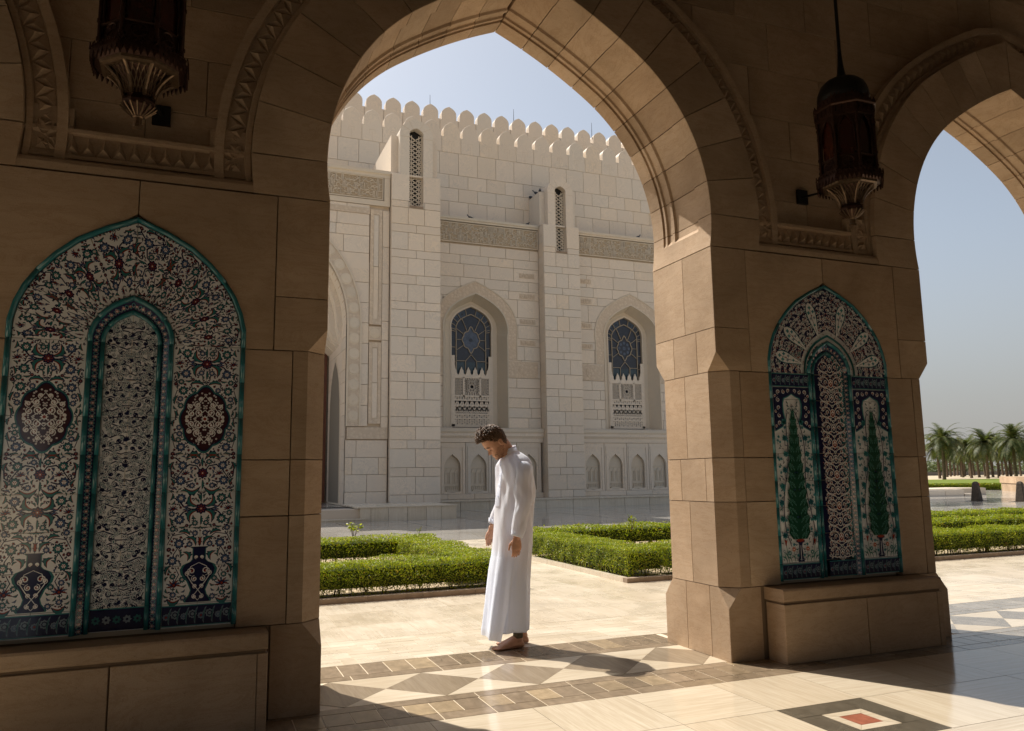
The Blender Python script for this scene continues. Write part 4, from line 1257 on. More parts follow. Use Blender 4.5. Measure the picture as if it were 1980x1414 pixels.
def bay(cx, xl, xr, seed):
    B_ = mpart('window_bay')
    hole = (cx, hwfun(1.47, 3.3, 7.45, 9.33))
    zs = [3.40, 3.86, 4.30, 4.74, 5.18, 5.62, 6.42, 7.05, 7.40, 8.02, 8.36, 9.17, 9.55, 10.01, 10.61, 11.02, 11.50]
    ashlar(B_, xl, xr, zs, 27.0, 1.15, [(cx, hwfun(1.93, 6.42, 7.45, 9.88)), (cx, hwfun(1.47, 3.3, 7.45, 9.33))][:1] if 0 else [(cx, lambda z: max(hwfun(1.94, 6.42, 7.45, 9.89)(z), hwfun(1.48, 3.3, 7.45, 9.33)(z)))], seed)
    bk = backing(B_, xl, xr, .3, 12.5, 27.10, 28.1, hole)
    # carved ring
    ring_mesh('carved_ring', arch_line(cx, 1.48, 6.42, 7.45, 9.34, 16), arch_line(cx, 1.93, 6.42, 7.45, 9.87, 16), 26.985, 27.2, 'relief', B_)
    ring_mesh('ring_bead', arch_line(cx, 1.90, 6.42, 7.45, 9.83, 16), arch_line(cx, 1.945, 6.42, 7.45, 9.885, 16), 26.965, 27.0, 'carved', B_)
    ring_mesh('ring_bead', arch_line(cx, 1.455, 3.4, 7.45, 9.30, 16), arch_line(cx, 1.50, 3.4, 7.45, 9.355, 16), 26.960, 27.0, 'carved', B_)
    # splayed reveal and inner frame
    a, b = arch_line(cx, 1.465, 3.4, 7.45, 9.32, 16), arch_line(cx, 1.20, 3.4, 7.62, 9.08, 16)
    n = len(a); v = []; f = []
    for (p, q), (r_, s) in zip(a, b): v += [(p, 27.0, q), (r_, 27.62, s)]
    for i in range(n-1): f.append((2*i, 2*i+1, 2*i+3, 2*i+2))
    add('reveal', mesh('reveal', v, f, [M['carved']]), B_)
    ring_mesh('window_frame', arch_line(cx, .93, 3.4, 7.75, 8.85, 16), arch_line(cx, 1.22, 3.4, 7.62, 9.10, 16), 27.62, 27.8, 'carved', B_)
    ring_mesh('window_frame', arch_line(cx, .93, 3.4, 7.75, 8.85, 16), arch_line(cx, .985, 3.4, 7.75, 8.93, 16), 27.59, 27.64, 'marble', B_)
    bm = MB(); bm.box(cx-1.3, cx+1.3, 27.9, 27.95, 3.3, 9.3); add('dark_interior', bm.mesh('dark_interior', [M['black']]), B_)
    stained(B_, cx, seed); screen(B_, cx)
    # sill, dado with five blind niches
    mb = MB(); prof = [(27.2, 3.18), (26.72, 3.18), (26.70, 3.24), (26.72, 3.34), (26.80, 3.40), (27.2, 3.42)]
    mb.loft([[(xl, y, z) for y, z in prof], [(xr, y, z) for y, z in prof]]); add('sill', mb.mesh('sill', [M['carved']]), B_)
    prof = [(27.2, 2.78), (26.84, 2.78), (26.82, 2.95), (26.74, 3.06), (26.74, 3.18), (27.2, 3.18)]
    mb = MB(); mb.loft([[(xl, y, z) for y, z in prof], [(xr, y, z) for y, z in prof]]); add('cornice', mb.mesh('cornice', [M['marble']]), B_)
    nc = [cx + 1.165*k_ + .04 for k_ in (-2, -1, 0, 1, 2)]
    for c in nc:
        lo, hi = max(c-.5825, xl), min(c+.5825, xr)
        if hi-lo < .3: continue
        N = mpart('blind_niche', B_); N.location = (0, 0, 0)
        pcs = []
        for (z0, z1) in ((.62, 1.2), (1.2, 1.75), (1.75, 2.35), (2.35, 2.77)):
            pcs += clip_rect(lo+.012, hi-.012, z0, z1-.0, hwfun(.355, .70, 1.62, 2.26), c, 10)
        mb = MB()
        for p in pcs: mb.put(*prism(p, 26.88, 27.0, 0))
        for (x0, x1, z0, z1) in ((-.50, -.44, .66, 2.62), (.44, .50, .66, 2.62), (-.50, .50, 2.56, 2.62), (-.40, .40, .62, .68)): 
            if c+x0 > xl and c+x1 < xr: mb.box(c+x0, c+x1, 26.85 if x1-x0 < .2 else 26.856, 26.89, z0, z1)
        add('surround', mb.mesh('surround', [M['marble']]), N)
        mb = MB(); mb.box(c-.36, c+.36, 27.03, 27.06, .68, 2.3); add('niche_back', mb.mesh('niche_back', [M['carved']]), N)
        mb = MB()
        for xx in (-.22, 0, .22):
            for sx in (-1, 1): mb.box(c+xx+sx*.075-.012, c+xx+sx*.075+.012, 27.0, 27.035, 1.05, 1.5)
            mb.put(*prism([(c+xx-.09, 1.5), (c+xx+.09, 1.5), (c+xx+.05, 1.60), (c+xx, 1.66), (c+xx-.05, 1.60)], 27.0, 27.035, 0))
        mb.box(c-.33, c+.33, 27.0, 27.035, .95, 1.02); mb.box(c-.33, c+.33, 27.0, 27.035, 1.70, 1.74); mb.box(c-.24, c+.24, 26.95, 27.035, .70, .78)
        for xx in range(-3, 4): mb.box(c+xx*.09-.012, c+xx*.09+.012, 27.0, 27.035, .8, .94)
        add('relief_arcade', mb.mesh('relief_arcade', [M['carved']]), N)
    ashlar(B_, xl, xr, [.40, .62], 26.86, 1.2, None, seed+3)
    # coping, inscription
    mb = MB(); prof = [(28.0, 12.50), (26.93, 12.50), (26.93, 12.56), (26.88, 12.60), (26.88, 12.70), (28.0, 12.72)]
    mb.loft([[(xl, y, z) for y, z in prof], [(xr, y, z) for y, z in prof]]); add('coping', mb.mesh('coping', [M['carved']]), B_)
    script_strokes(xl+.12, xr-.06, 11.60, 12.42, 26.97, seed+20, B_)
    # small carved fillets beside the window
    for sx in (-1, 1):
        for z in (10.30, 9.35, 8.19, 7.22):
            c = cx + sx*2.45; x0, x1 = max(c-.37, xl), min(c+.37, xr)
            if x1-x0 < .1: continue
            mb = MB(); mb.box(x0, x1, 26.985, 27.02, z-.11, z+.11)
            for q in range(7): 
                xx = x0+.06+(x1-x0-.1)*q/7; mb.box(xx, xx+.05, 26.97, 26.99, z-.07, z+.07)
            add('carved_fillet', mb.mesh('carved_fillet', [M['relief']]), B_)
        c = cx + sx*2.22; x0, x1 = max(c-.70, xl), min(c+.70, xr)
        if x1-x0 > .2:
            mb = MB(); mb.box(x0, x1, 26.975, 27.02, 5.66, 6.36)
            mb.lathe([(.0, 0), (.20, 0), (.21, .02), (.12, .03), (.0, .03)][::-1], 16) if 0 else None
            for r_ in (.24, .15, .06):
                mb.put(*prism([(c+r_*math.cos(a), 6.01+r_*math.sin(a)) for a in np.linspace(0, 2*PI, 17)[:-1]], 26.975-.02*(3-r_*10)*.5-.01, 26.99, 0))
            add('rosette_panel', mb.mesh('rosette_panel', [M['relief']]), B_)
    # marble skin of the upper strip and plinth
    return B_
bay(11.38, 8.4, 14.42, 1)
bay(19.17, 16.2, 22.2, 2)

# ---- portal block on the left
PO = mpart('portal')
phw = lambda z: (5.10-1.9) if z < 6.9 else (0 if z > 10.58 else max(0, (1.30 + math.sqrt(max(3.80**2-(z-6.9)**2, 0))) - 1.9))
zs = [.40, .85, 1.45, 2.05, 2.67]
ashlar(PO, 4.0, 6.60, zs, 23.0, .85, [(1.9, phw)], 31)
zs = [3.15, 3.9, 4.65, 5.4, 6.15, 6.9, 7.65, 8.4, 9.15, 9.6, 10.0, 10.5, 10.9, 11.35]
def ring_out(z): return (5.63-1.9) if z < 6.9 else (0 if z > 11.1 else max(0, (1.30 + math.sqrt(max(4.33**2-(z-6.9)**2, 0))) - 1.9))
ashlar(PO, 2.0, 5.87, [8.9, 9.5, 10.15, 10.55, 11.0, 11.35], 23.0, .9, [(1.9, ring_out)], 33)
ashlar(PO, 4.9, 5.885, zs[:9], 23.0, .9, [(1.9, ring_out)], 35)
ashlar(PO, 6.35, 6.62, [2.7, 3.5, 4.9, 6.3, 7.0, 8.4, 9.8, 11.2], 23.0, 2, None, 34)
backing(PO, 1.0, 6.62, .4, 12.5, 23.1, 23.6, (1.9, phw)); 
mb = MB(); mb.box(6.62, 8.5, 23.5, 27.9, .3, 12.4); mb.box(0, 6.62, 27.3, 28, .3, 12.4); mb.box(0, 6.62, 23.6, 28, 12.2, 12.45); add('core', mb.mesh('core', [M['mjoint']]), PO)
def arc_pts(r_, zend, x_min=2.0, z0=3.15, n=20):
    pts = [(1.30+r_, z0), (1.30+r_, 6.9)]
    for i in range(1, n+1):
        a = (math.pi/2)*i/n*.92; p = (1.30+r_*math.cos(a), 6.9+r_*math.sin(a))
        if p[0] < x_min: break
        pts.append(p)
    return pts
ia, oa = arc_pts(3.80, 0), arc_pts(4.33, 0); k_ = min(len(ia), len(oa)); ring_mesh('carved_ring', ia[:k_], oa[:k_], 22.98, 23.2, 'relief', PO)
for rr in (3.80, 4.27): a1, a2 = arc_pts(rr, 0), arc_pts(rr+.06, 0); k_ = min(len(a1), len(a2)); ring_mesh('ring_bead', a1[:k_], a2[:k_], 22.955, 23.0, 'carved', PO)
# roundels along the jamb ring
z = 3.5; i = 0
while z < 10.2:
    a = max(0, (z-6.9)/4.06); xx = 1.30 + (4.06*math.cos(math.asin(min(a, 1))) if z > 6.9 else 4.06)
    mb = MB()
    for r_, dy in ((.21, .0), (.17, .02), (.10, .012), (.05, .03)): mb.put(*prism([(xx+r_*math.cos(t), z+r_*math.sin(t)) for t in np.linspace(0, 2*PI, 15)[:-1]], 22.975-dy, 23.0, .006))
    add('roundel', mb.mesh('roundel', [M['carved']]), PO); z += .56 if z < 7.5 else .5
# framed relief strips
def strip(x0, x1, z0, z1, name='relief_strip'):
    mb = MB(); mb.box(x0, x1, 22.975, 23.1, z0, z1); 
    o = add(name, mb.mesh(name, [M['relief']]), PO)
    return o
for z0, z1 in ((3.25, 6.2), (6.85, 11.2)):
    strip(5.90, 6.02, z0, z1); strip(6.22, 6.34, z0, z1); strip(6.02, 6.22, z0, z0+.2); strip(6.02, 6.22, z1-.2, z1)
    ashlar(PO, 6.02, 6.22, [z0+.2, (z0+z1)/2, z1-.2], 22.99, 2)
strip(5.88, 6.34, 6.28, 6.78, 'square_relief')
mb = MB()
for r_, dy in ((.18, .0), (.12, .015), (.06, .03)): mb.put(*prism([(6.11+r_*math.cos(t), 6.53+r_*math.sin(t)) for t in np.linspace(0, 2*PI, 17)[:-1]], 22.96-dy, 22.98, .005))
add('roundel', mb.mesh('roundel', [M['carved']]), PO)
strip(5.15, 6.58, 2.70, 3.12, 'relief_frieze'); strip(4.2, 5.885, 11.0, 11.22, 'relief_frieze')
script_strokes(2.6, 6.33, 11.62, 12.42, 22.97, 77, PO)
mb = MB(); mb.box(2.0, 6.62, 22.97, 23.1, 11.36, 11.56); mb.box(6.40, 6.62, 22.965, 23.1, 11.56, 12.5)
prof = [(28.0, 12.46), (22.95, 12.46), (22.95, 12.56), (22.90, 12.60), (22.90, 12.72), (28.0, 12.74)]
mb.loft([[(1.0, y, z) for y, z in prof], [(6.63, y, z) for y, z in prof]]); add('coping', mb.mesh('coping', [M['carved']]), PO)
# recess: jamb wall with niche, stepped vault, back wall and door
mb = MB()
yy = [23.1, 24.2, 24.25, 26.9]
for (r_, ya, yb) in ((3.80, 23.0, 24.0), (3.62, 24.0, 24.6), (3.42, 24.6, 25.2), (3.20, 25.2, 25.9), (2.98, 25.9, 27.3)):
    a = arc_pts(r_, 0, .2, 6.9 if r_ < 3.8 else .4); v = [(x, ya, z) for x, z in a] + [(x, yb, z) for x, z in a]; n = len(a)
    mb.put(v, [(i, i+1, n+i+1, n+i) for i in range(n-1)])
    if r_ < 3.8:
        b = arc_pts(r_+.22, 0, .2, 6.9); q = min(len(a), len(b)); mb.put([(x, ya, z) for x, z in a[:q]] + [(x, ya, z) for x, z in b[:q]], [(i, i+1, q+i+1, q+i) for i in range(q-1)])
        mb.put(*prism([(1.30+r_, 6.9), (5.12, 6.9), (5.12, 6.2)], ya, yb, 0))
add('vault', mb.mesh('vault', [M['marble']]), PO)
for i, zz_ in enumerate(courses(.4, 6.9, [.75, .45])[:-1]):
    zc_ = courses(.4, 6.9, [.75, .45])
    
    for ya, yb in (((23.12, 24.2), (24.2, 27.0)) if i % 2 else ((23.12, 23.8), (23.8, 25.0), (25.0, 27.0))):
        zz0, zz1 = zc_[i]+.006, zc_[i+1]-.006
        v, f = prism(rect(ya+.006, yb-.006, zz0, zz1), 5.085, 5.16, .006, 'yz'); add('block', mesh('block', v, f, [M['marble']]), PO)
mb = MB(); 
nich = [(a-.33, b) for a, b in [(24.45, .45), (24.45, 3.4), (24.52, 4.2), (24.75, 4.9), (25.12, 5.4), (25.6, 5.75), (26.08, 5.4), (26.45, 4.9), (26.68, 4.2), (26.75, 3.4), (26.75, .45)]]
v, f = prism(nich, 5.075, 5.06, 0, 'yz'); add('niche_frame', mesh('niche_frame', *prism([(25.27+(a-25.27)*1.12, .45+(b-.45)*1.03) for a, b in nich], 5.072, 5.09, 0, 'yz'), [M['carved']]), PO)
M['shade'] = simple('niche_shade', (.20, .18, .15), .8, .2)  # dark colour stands in for the shade inside the niche
add('side_niche_shade', mesh('side_niche_shade', *prism(nich, 5.064, 5.08, 0, 'yz'), [M['shade']]), PO)  # flat dark plate where a shaded recess would be
mb = MB(); mb.box(-1, 5.0, 27.2, 27.3, .4, 11); add('back_wall', mb.mesh('back_wall', [M['marble']]), PO)
M['door'] = simple('brown_timber', (.11, .035, .018), .4, .4, nz=.3, nscale=3)
dr = mpart('door', PO); dr.location = (0, 0, 0)
DY = 27.05
for i in range(4):
    mb = MB(); mb.box(1.43+.9*i+.01, 1.43+.9*(i+1)-.01, DY, DY+.15, .42, 9.3)
    for z in (1.0, 2.6, 4.2, 5.8): mb.box(1.43+.9*i+.15, 1.43+.9*(i+1)-.15, DY-.04, DY, z, z+1.3)
    add('panel', mb.mesh('panel', [M['door']]), dr)
# ---- platform, cheek wall and steps
PL = mpart('platform')
mb = MB(); mb.box(8.12, 40, 25.55, 28, -.05, .372); mb.box(-8, 8.1, 19.72, 28, -.05, .372); add('core', mb.mesh('core', [M['mjoint']]), PL)
xs = [8.12] + [8.9+1.25*i for i in range(22)]
for i in range(len(xs)-1):
    add('slab', mesh('slab', *prism(rect(xs[i]+.008, xs[i+1]-.008, -.02, .33), 25.48, 25.56, .005), [M['stepm']]), PL)
    add('coping', mesh('coping', *prism(rect(xs[i]+.004, xs[i+1]-.004, .335, .40), 25.44, 26.9, .006), [M['stepm']]), PL)
mb = MB(); mb.box(-8, 8.1, 20.6, 26, .373, .40); add('landing', mb.mesh('landing', [M['plazam']]), PL)
xs = [5.02, 5.35, 5.9, 6.5, 7.12, 7.6, 8.11]
for i in range(len(xs)-1):
    add('slab', mesh('slab', *prism(rect(xs[i]+.004, xs[i+1]-.004, -.02, .415), 19.60, 19.75, .004), [M['stepm']]), PL)
mb = MB(); mb.box(4.92, 8.13, 19.57, 25.5, .415, .45, 0); mb.box(4.98, 8.11, 19.76, 25.4, -.02, .414); add('cheek_coping', mb.mesh('cheek_coping', [M['stepm']]), PL)
for i, (y, z, x1) in enumerate(((19.45, .10, 5.22), (19.85, .20, 5.0), (20.25, .30, 5.0), (20.65, .40, 5.0))):
    for j in range(4):
        mb = MB(); xa = x1 - 2.4*(j+1); mb.box(xa+.003, xa+2.4-.003, y, y+.7, z-.10, z-.03); mb.box(xa+.003, xa+2.397, y-.03, y+.7, z-.03, z)
        if i == 0: mb.box(xa+.003, xa+2.397, y, y+.7, -.02, 0)
        add('step', mb.mesh('step', [M['stepm']]), PL)

# ------------------------------------------------------------------ tile panels on the pillars
def colmesh(name, polys, mat='paint'):
    """polys: list of (outline in x,z ; layer ; rgb) -> one mesh with a colour attribute, each layer a hair further forward"""
    v = []; f = []; cols = []
    for pl, ly, c in polys:
        n0 = len(v); pl = ccw(pl)
        v += [(a, -.0004*ly, b) for a, b in pl]; f.append(tuple(range(n0, n0+len(pl)))); cols.append((c, len(pl)))
    me = bpy.data.meshes.new(name); me.from_pydata(v, [], f); me.materials.append(M[mat])
    at = me.color_attributes.new('Col', 'FLOAT_COLOR', 'CORNER')
    arr = np.concatenate([np.tile((*c, 1), (n, 1)) for c, n in cols]).astype(np.float32)
    at.data.foreach_set('color', arr.reshape(-1)); me.update(); return me
NAVY = (.012, .016, .062); TEAL = (.03, .17, .17); RED = (.30, .045, .022); CRM = (.82, .82, .82); GRN = (.008, .060, .034); GRY = (.24, .31, .36); BLU = (.07, .13, .26); TQ = (.05, .26, .27)
class Art:
    def __init__(s, T=None): s.p = []; s.T = T or (lambda x, z: (x, z))
    def poly(s, pts, ly, c): s.p.append(([s.T(*q) for q in pts], ly, c))
    def blob(s, x, z, r_, ly, c, pet=0, amp=.2, n=None, ph=0, sq=1.0):
        n = n or (max(10, pet*4) if pet else 12)
        s.poly([(x+r_*(1+amp*math.cos(pet*2*PI*i/n+ph))*math.cos(2*PI*i/n), z+sq*r_*(1+amp*math.cos(pet*2*PI*i/n+ph))*math.sin(2*PI*i/n)) if pet else (x+r_*math.cos(2*PI*i/n), z+sq*r_*math.sin(2*PI*i/n)) for i in range(n)], ly, c)
    def stroke(s, pts, w_, ly, c, taper=True):
        n = len(pts); L_ = []; R_ = []
        for i, p in enumerate(pts):
            a = pts[max(i-1, 0)]; b = pts[min(i+1, n-1)]; dx, dz = b[0]-a[0], b[1]-a[1]; l = math.hypot(dx, dz) or 1e-6
            k_ = w_*(.45+.55*math.sin(PI*(i+.6)/(n+.2))) if taper else w_
            L_.append((p[0]-dz/l*k_, p[1]+dx/l*k_)); R_.append((p[0]+dz/l*k_, p[1]-dx/l*k_))
        for i in range(n-1): s.poly([L_[i], L_[i+1], R_[i+1], R_[i]], ly, c)
    def arc(s, x, z, r_, a0, a1, w_, ly, c, n=7): s.stroke([(x+r_*math.cos(a0+(a1-a0)*i/n), z+r_*math.sin(a0+(a1-a0)*i/n)) for i in range(n+1)], w_, ly, c)
    def leaf(s, x0, z0, x1, z1, bend, wd, ly, c=TEAL, edge=NAVY, red=True):
        wd *= 1.25
        """serrated curved leaf from base to tip"""
        dx, dz = x1-x0, z1-z0; l = math.hypot(dx, dz); ux, uz = dx/l, dz/l; px, pz = -uz, ux
        ax = []
        n = 8
        for i in range(n+1):
            t = i/n; k_ = bend*math.sin(PI*t); ax.append((x0+dx*t+px*k_, z0+dz*t+pz*k_, wd*math.sin(PI*min(1, t*.93+.04))**.8))
        sg = 1 if bend >= 0 else -1
        up = []; lo = []
        for i, (a, b, wv) in enumerate(ax):
            ser = 1.35 if i % 2 else .8
            up.append((a+px*wv*sg*ser, b+pz*wv*sg*ser)); lo.append((a-px*wv*.35*sg, b-pz*wv*.35*sg))
        s.poly(up + lo[::-1], ly, edge)
        up2 = [(a+px*wv*.72*sg, b+pz*wv*.72*sg) for a, b, wv in ax[1:-1]]; lo2 = [(a-px*wv*.05*sg, b-pz*wv*.05*sg) for a, b, wv in ax[1:-1]]
        s.poly(up2 + lo2[::-1], ly+1, c)
        if red: s.stroke([(a-px*wv*.30*sg, b-pz*wv*.30*sg) for a, b, wv in ax[1:-1]], wd*.13, ly+2, RED)
    def flower(s, x, z, r_, ly, kind=0):
        if kind == 0:
            s.blob(x, z, r_, ly, NAVY, 9, .16); s.blob(x, z, r_*.80, ly+1, BLU if rnd.random() < .5 else TEAL, 9, .14); s.blob(x, z, r_*.52, ly+2, NAVY, 0); s.blob(x, z, r_*.42, ly+3, CRM, 6, .2); 
            for q in range(3): s.blob(x+r_*.2*math.cos(q*2.1+.5), z+r_*.2*math.sin(q*2.1+.5), r_*.12, ly+4, RED, 0, n=6)
        elif kind == 1:
            s.blob(x, z, r_, ly, NAVY, 8, .13); 
            for q in range(8): s.blob(x+r_*.62*math.cos(q*PI/4), z+r_*.62*math.sin(q*PI/4), r_*.13, ly+1, RED, 0, n=6)
            s.blob(x, z, r_*.36, ly+1, RED, 6, .2); s.blob(x, z, r_*.14, ly+2, CRM, 0, n=6)
        else:
            for q in range(7):
                a = -.3+q*(PI+.6)/6; s.leaf(x, z, x+r_*1.25*math.cos(a), z+r_*1.0*math.sin(a), .001, r_*.17, ly, BLU if q % 2 else RED, NAVY, False)
            s.blob(x, z, r_*.42, ly+3, NAVY, 0, n=9); s.blob(x, z, r_*.22, ly+4, RED, 0, n=7)
def occupied(polys, cell=.003):
    g = set()
    for pl, ly, c in polys:
        xs = [p[0] for p in pl]; zs_ = [p[1] for p in pl]
        if max(xs)-min(xs) > .15 and ly <= 1: continue
        x = min(xs)
        n = len(pl)
        for i in range(n):
            a, b = pl[i], pl[(i+1) % n]; k_ = int(math.dist(a, b)/cell)+1
            for q in range(k_+1): g.add((round((a[0]+(b[0]-a[0])*q/k_)/cell), round((a[1]+(b[1]-a[1])*q/k_)/cell)))
        cx = sum(xs)/n; cz = sum(zs_)/n
        for i in range(n):
            for q in (.33, .66): g.add((round((cx+(pl[i][0]-cx)*q)/cell), round((cz+(pl[i][1]-cz)*q)/cell)))
    return g
def fill_art(A, inside, box, seed, kinds, tries=900, cell=.003, mirror=True):
    """scatter small sprigs, buds and flowers, mirrored about x=0, wherever the ground is still bare"""
    rg = random.Random(seed); T0 = A.T; A.T = lambda x, z: (x, z); base = A.p; A.p = list(base); g = occupied(A.p, cell); new = []
    for q in range(tries):
        r_, draw = kinds[q*len(kinds)//tries]; x = rg.uniform(.002 if mirror else box[0], box[1]); z = rg.uniform(box[2], box[3])
        if not inside(x, z, r_): continue
        k_ = int(r_/cell); cx, cz = round(x/cell), round(z/cell)
        if any((cx+i, cz+j) in g for i in range(-k_, k_+1) for j in range(-k_, k_+1) if i*i+j*j <= k_*k_): continue
        if mirror and x < r_*.6: x = 0
        for i in range(-k_, k_+1):
            for j in range(-k_, k_+1):
                if i*i+j*j <= k_*k_: g.add((cx+i, cz+j)); g.add((-cx+i, cz+j))
        ang = rg.uniform(0, 2*PI)
        for sx in ((-1, 1) if mirror and x else (1,)):
            A.p = []; draw(A, sx*x, z, r_, ang if sx > 0 else PI-ang, sx); new += A.p
    A.p = base; A.T = T0
    A.p += [([T0(*p) for p in pl], ly, c) for pl, ly, c in new]
def d_leaf(c=TEAL, red=True):
    def f(A, x, z, r_, a, sx): A.leaf(x-r_*math.cos(a), z-r_*math.sin(a), x+r_*math.cos(a), z+r_*math.sin(a), r_*.35*sx, r_*.42, 2, c, NAVY, red)
    return f
def d_bud(A, x, z, r_, a, sx): A.blob(x, z, r_*.62, 2, NAVY, 6, .25); A.blob(x, z, r_*.34, 3, RED, 0, n=7); A.stroke([(x, z), (x+r_*math.cos(a), z+r_*math.sin(a))], .0022, 2, NAVY)
def d_flower(A, x, z, r_, a, sx): A.flower(x, z, r_*.92, 3, 0)
def d_curl(c=NAVY, w_=.0026):
    def f(A, x, z, r_, a, sx): A.arc(x, z, r_*.75, a, a+sx*4.2, w_, 2, c); A.blob(x+r_*.75*math.cos(a), z+r_*.75*math.sin(a), w_*1.8, 2, c, 0, n=6)
    return f
def d_small(c1=GRY, c2=NAVY):
    def f(A, x, z, r_, a, sx):
        if c1 == GRY: A.blob(x, z, r_*.48, 4.5, CRM, 5, .2, ph=a)
        A.blob(x, z, r_*.95, 4, c1, 5, .22, ph=a); A.blob(x, z, r_*.36, 5, c2, 0, n=6)
    return f
def course_motif(A, z0, h=.205, alt=0):
    """mirrored floral repeat on a tile pair centred on x=0, half width .172"""
    W_ = .172
    for sx in (-1, 1):
        P_ = lambda x, z: (sx*x, z0 + z*h/.205)
        def lf(x0, a, x1, b, bend, wd, **k): p, q = P_(x0, a), P_(x1, b); A.leaf(p[0], p[1], q[0], q[1], bend*sx, wd, 2, **k)
        def st(pts, wd=.0040): A.stroke([P_(*p) for p in pts], wd, 1, NAVY)
        if alt == 0:
            lf(.008, .030, .095, .028, -.030, .016); lf(.008, .175, .092, .180, .030, .016)
            st([(.004, .10), (.030, .142), (.07, .150), (.10, .128), (.118, .100)]); st([(.118, .10), (.140, .07), (.160, .085), (.164, .13), (.150, .165)])
            st([(.10, .128), (.112, .160), (.140, .186), (.168, .19)]); st([(.05, .062), (.085, .052), (.105, .070)])
            A.flower(*P_(.112, .062), .025, 3, 0); A.flower(*P_(.104, .145), .024, 3, 0); A.flower(*P_(.088, .100), .020, 3, 2)
            lf(.150, .165, .163, .120, .008, .009); lf(.164, .075, .150, .030, -.008, .009); A.flower(*P_(.155, .105), .010, 3, 1)
            lf(.128, .010, .160, .018, .006, .007, c=BLU); lf(.06, .10, .045, .075, .004, .007, c=BLU); lf(.060, .118, .048, .138, -.004, .007, c=BLU)
            A.flower(*P_(.160, .188), .010, 3, 1); A.flower(*P_(.150, .045), .009, 3, 1)
        else:
            lf(.012, .115, .055, .185, -.028, .017); lf(.012, .095, .055, .025, .028, .017)
            st([(.004, .10), (.050, .100), (.09, .115), (.118, .150), (.150, .170)]); st([(.05, .10), (.09, .085), (.12, .05), (.155, .035)])
            A.flower(*P_(.105, .160), .025, 3, 0); A.flower(*P_(.108, .045), .025, 3, 0); A.flower(*P_(.142, .102), .021, 3, 2)
            lf(.064, .075, .096, .096, .010, .008, c=BLU); lf(.064, .13, .098, .118, -.010, .008, c=BLU)
            lf(.160, .150, .150, .190, .006, .008); lf(.160, .055, .150, .012, -.006, .008)
            lf(.075, .195, .11, .198, .005, .006); lf(.075, .01, .11, .006, -.005, .006); A.flower(*P_(.070, .012), .009, 3, 1)
    A.flower(0, z0+.1025, .028, 4, 1)
    if z0 >= 0: pass
    A.leaf(0, z0+.14, 0, z0+.19, .0005, .008, 2, TEAL, NAVY, False); A.leaf(0, z0+.065, 0, z0+.015, .0005, .008, 2, TEAL, NAVY, False)
def navy_band(A, x0, x1, z0, z1, ly=1):
    A.poly(rect(x0, x1, z0, z1), ly, NAVY); n = max(3, round((x1-x0)/.042)); st_ = (x1-x0)/n
    for i in range(n):
        x = x0+st_*(i+.5); zc = (z0+z1)/2 + (.006 if i % 2 else -.004); r_ = .021 if i % 2 else .016
        A.blob(x, zc, r_, ly+1, GRY, 8, .12); A.blob(x, zc, r_*.66, ly+2, NAVY if i % 2 else BLU, 8, .1); A.blob(x, zc, r_*.42, ly+3, GRY if i % 4 else RED, 0, n=8)
        A.leaf(x+st_*.35, z0+.008, x+st_*.6, z1-.01, .006, .006, ly+1, TEAL, GRY, False)
    for z in (z0, z1): A.poly(rect(x0, x1, z-.0025, z+.0025), ly+4, TQ)
def scroll(A, x, z, r_, sx, c, ly=1, w_=.0032, up=1):
    """spiral tendril with a bud"""
    pts = []
    for i in range(13):
        t = i/12; rr = r_*(1-.78*t); a = (-PI/2 + t*2.6*PI)*up
        pts.append((x + sx*rr*math.cos(a), z + rr*math.sin(a)))
    A.stroke(pts, w_, ly, c); A.blob(*pts[-1], w_*1.9, ly, c, 0, n=7)
def field_vines(A, hw, z0, z1, top, seed):
    """white ground, navy scrolling stems and small grey flowers"""
    rg = random.Random(seed)
    def inside(x, z, pad=.006):
        return abs(x) < top(z) - pad
    z = z0
    k_ = 0
    while z < z1:
        # palmette on the axis
        for q in range(7):
            a = PI/2 + (q-3)*.42; A.leaf(0, z, .021*math.cos(a), z+.026*math.sin(a)+.004, .001, .0045, 3, NAVY, NAVY, False)
        for sx in (-1, 1):
            for (cx, cz, r_, up) in ((.036, .000, .015, 1), (.080, -.014, .017, -1), (.105, .026, .014, 1), (.045, .058, .018, -1), (.092, .078, .016, 1), (.030, .104, .014, 1), (.068, .112, .014, -1), (.108, .118, .012, 1)):
                if inside(cx, z+cz, .012): scroll(A, sx*cx, z+cz, r_, sx, NAVY, 1, .0036, up)
            for pts in ([(0, .01), (.02, .03), (.05, .035), (.08, .02), (.11, .03), (.122, .06)], [(0, .085), (.025, .075), (.055, .085), (.09, .10), (.118, .09)], [(0, .05), (.03, .05), (.06, .062)], [(.004, .125), (.03, .135), (.07, .13), (.1, .14)]):
                pp = [(sx*x, z+q) for x, q in pts if inside(x, z+q, .002)]
                if len(pp) > 2: A.stroke(pp, .0036, 1, NAVY)
            for q in range(30):
                x, zz = rg.uniform(.008, .126), z + rg.uniform(-.01, .135)
                if not inside(x, zz, .010): continue
                A.blob(sx*x, zz, .0100, 4, GRY, 5, .2); A.blob(sx*x, zz, .0066, 4.5, CRM, 5, .2); A.blob(sx*x, zz, .0038, 5, NAVY if q % 3 else TEAL, 0, n=6)
            for q in range(9):
                x, zz = rg.uniform(.01, .12), z + rg.uniform(0, .13)
                if inside(x, zz, .016): A.leaf(sx*x, zz, sx*(x+rg.uniform(-.014, .014)), zz+rg.uniform(-.014, .014)+.003, .003, .0034, 2, NAVY, NAVY, False)
        z += .145; k_ += 1
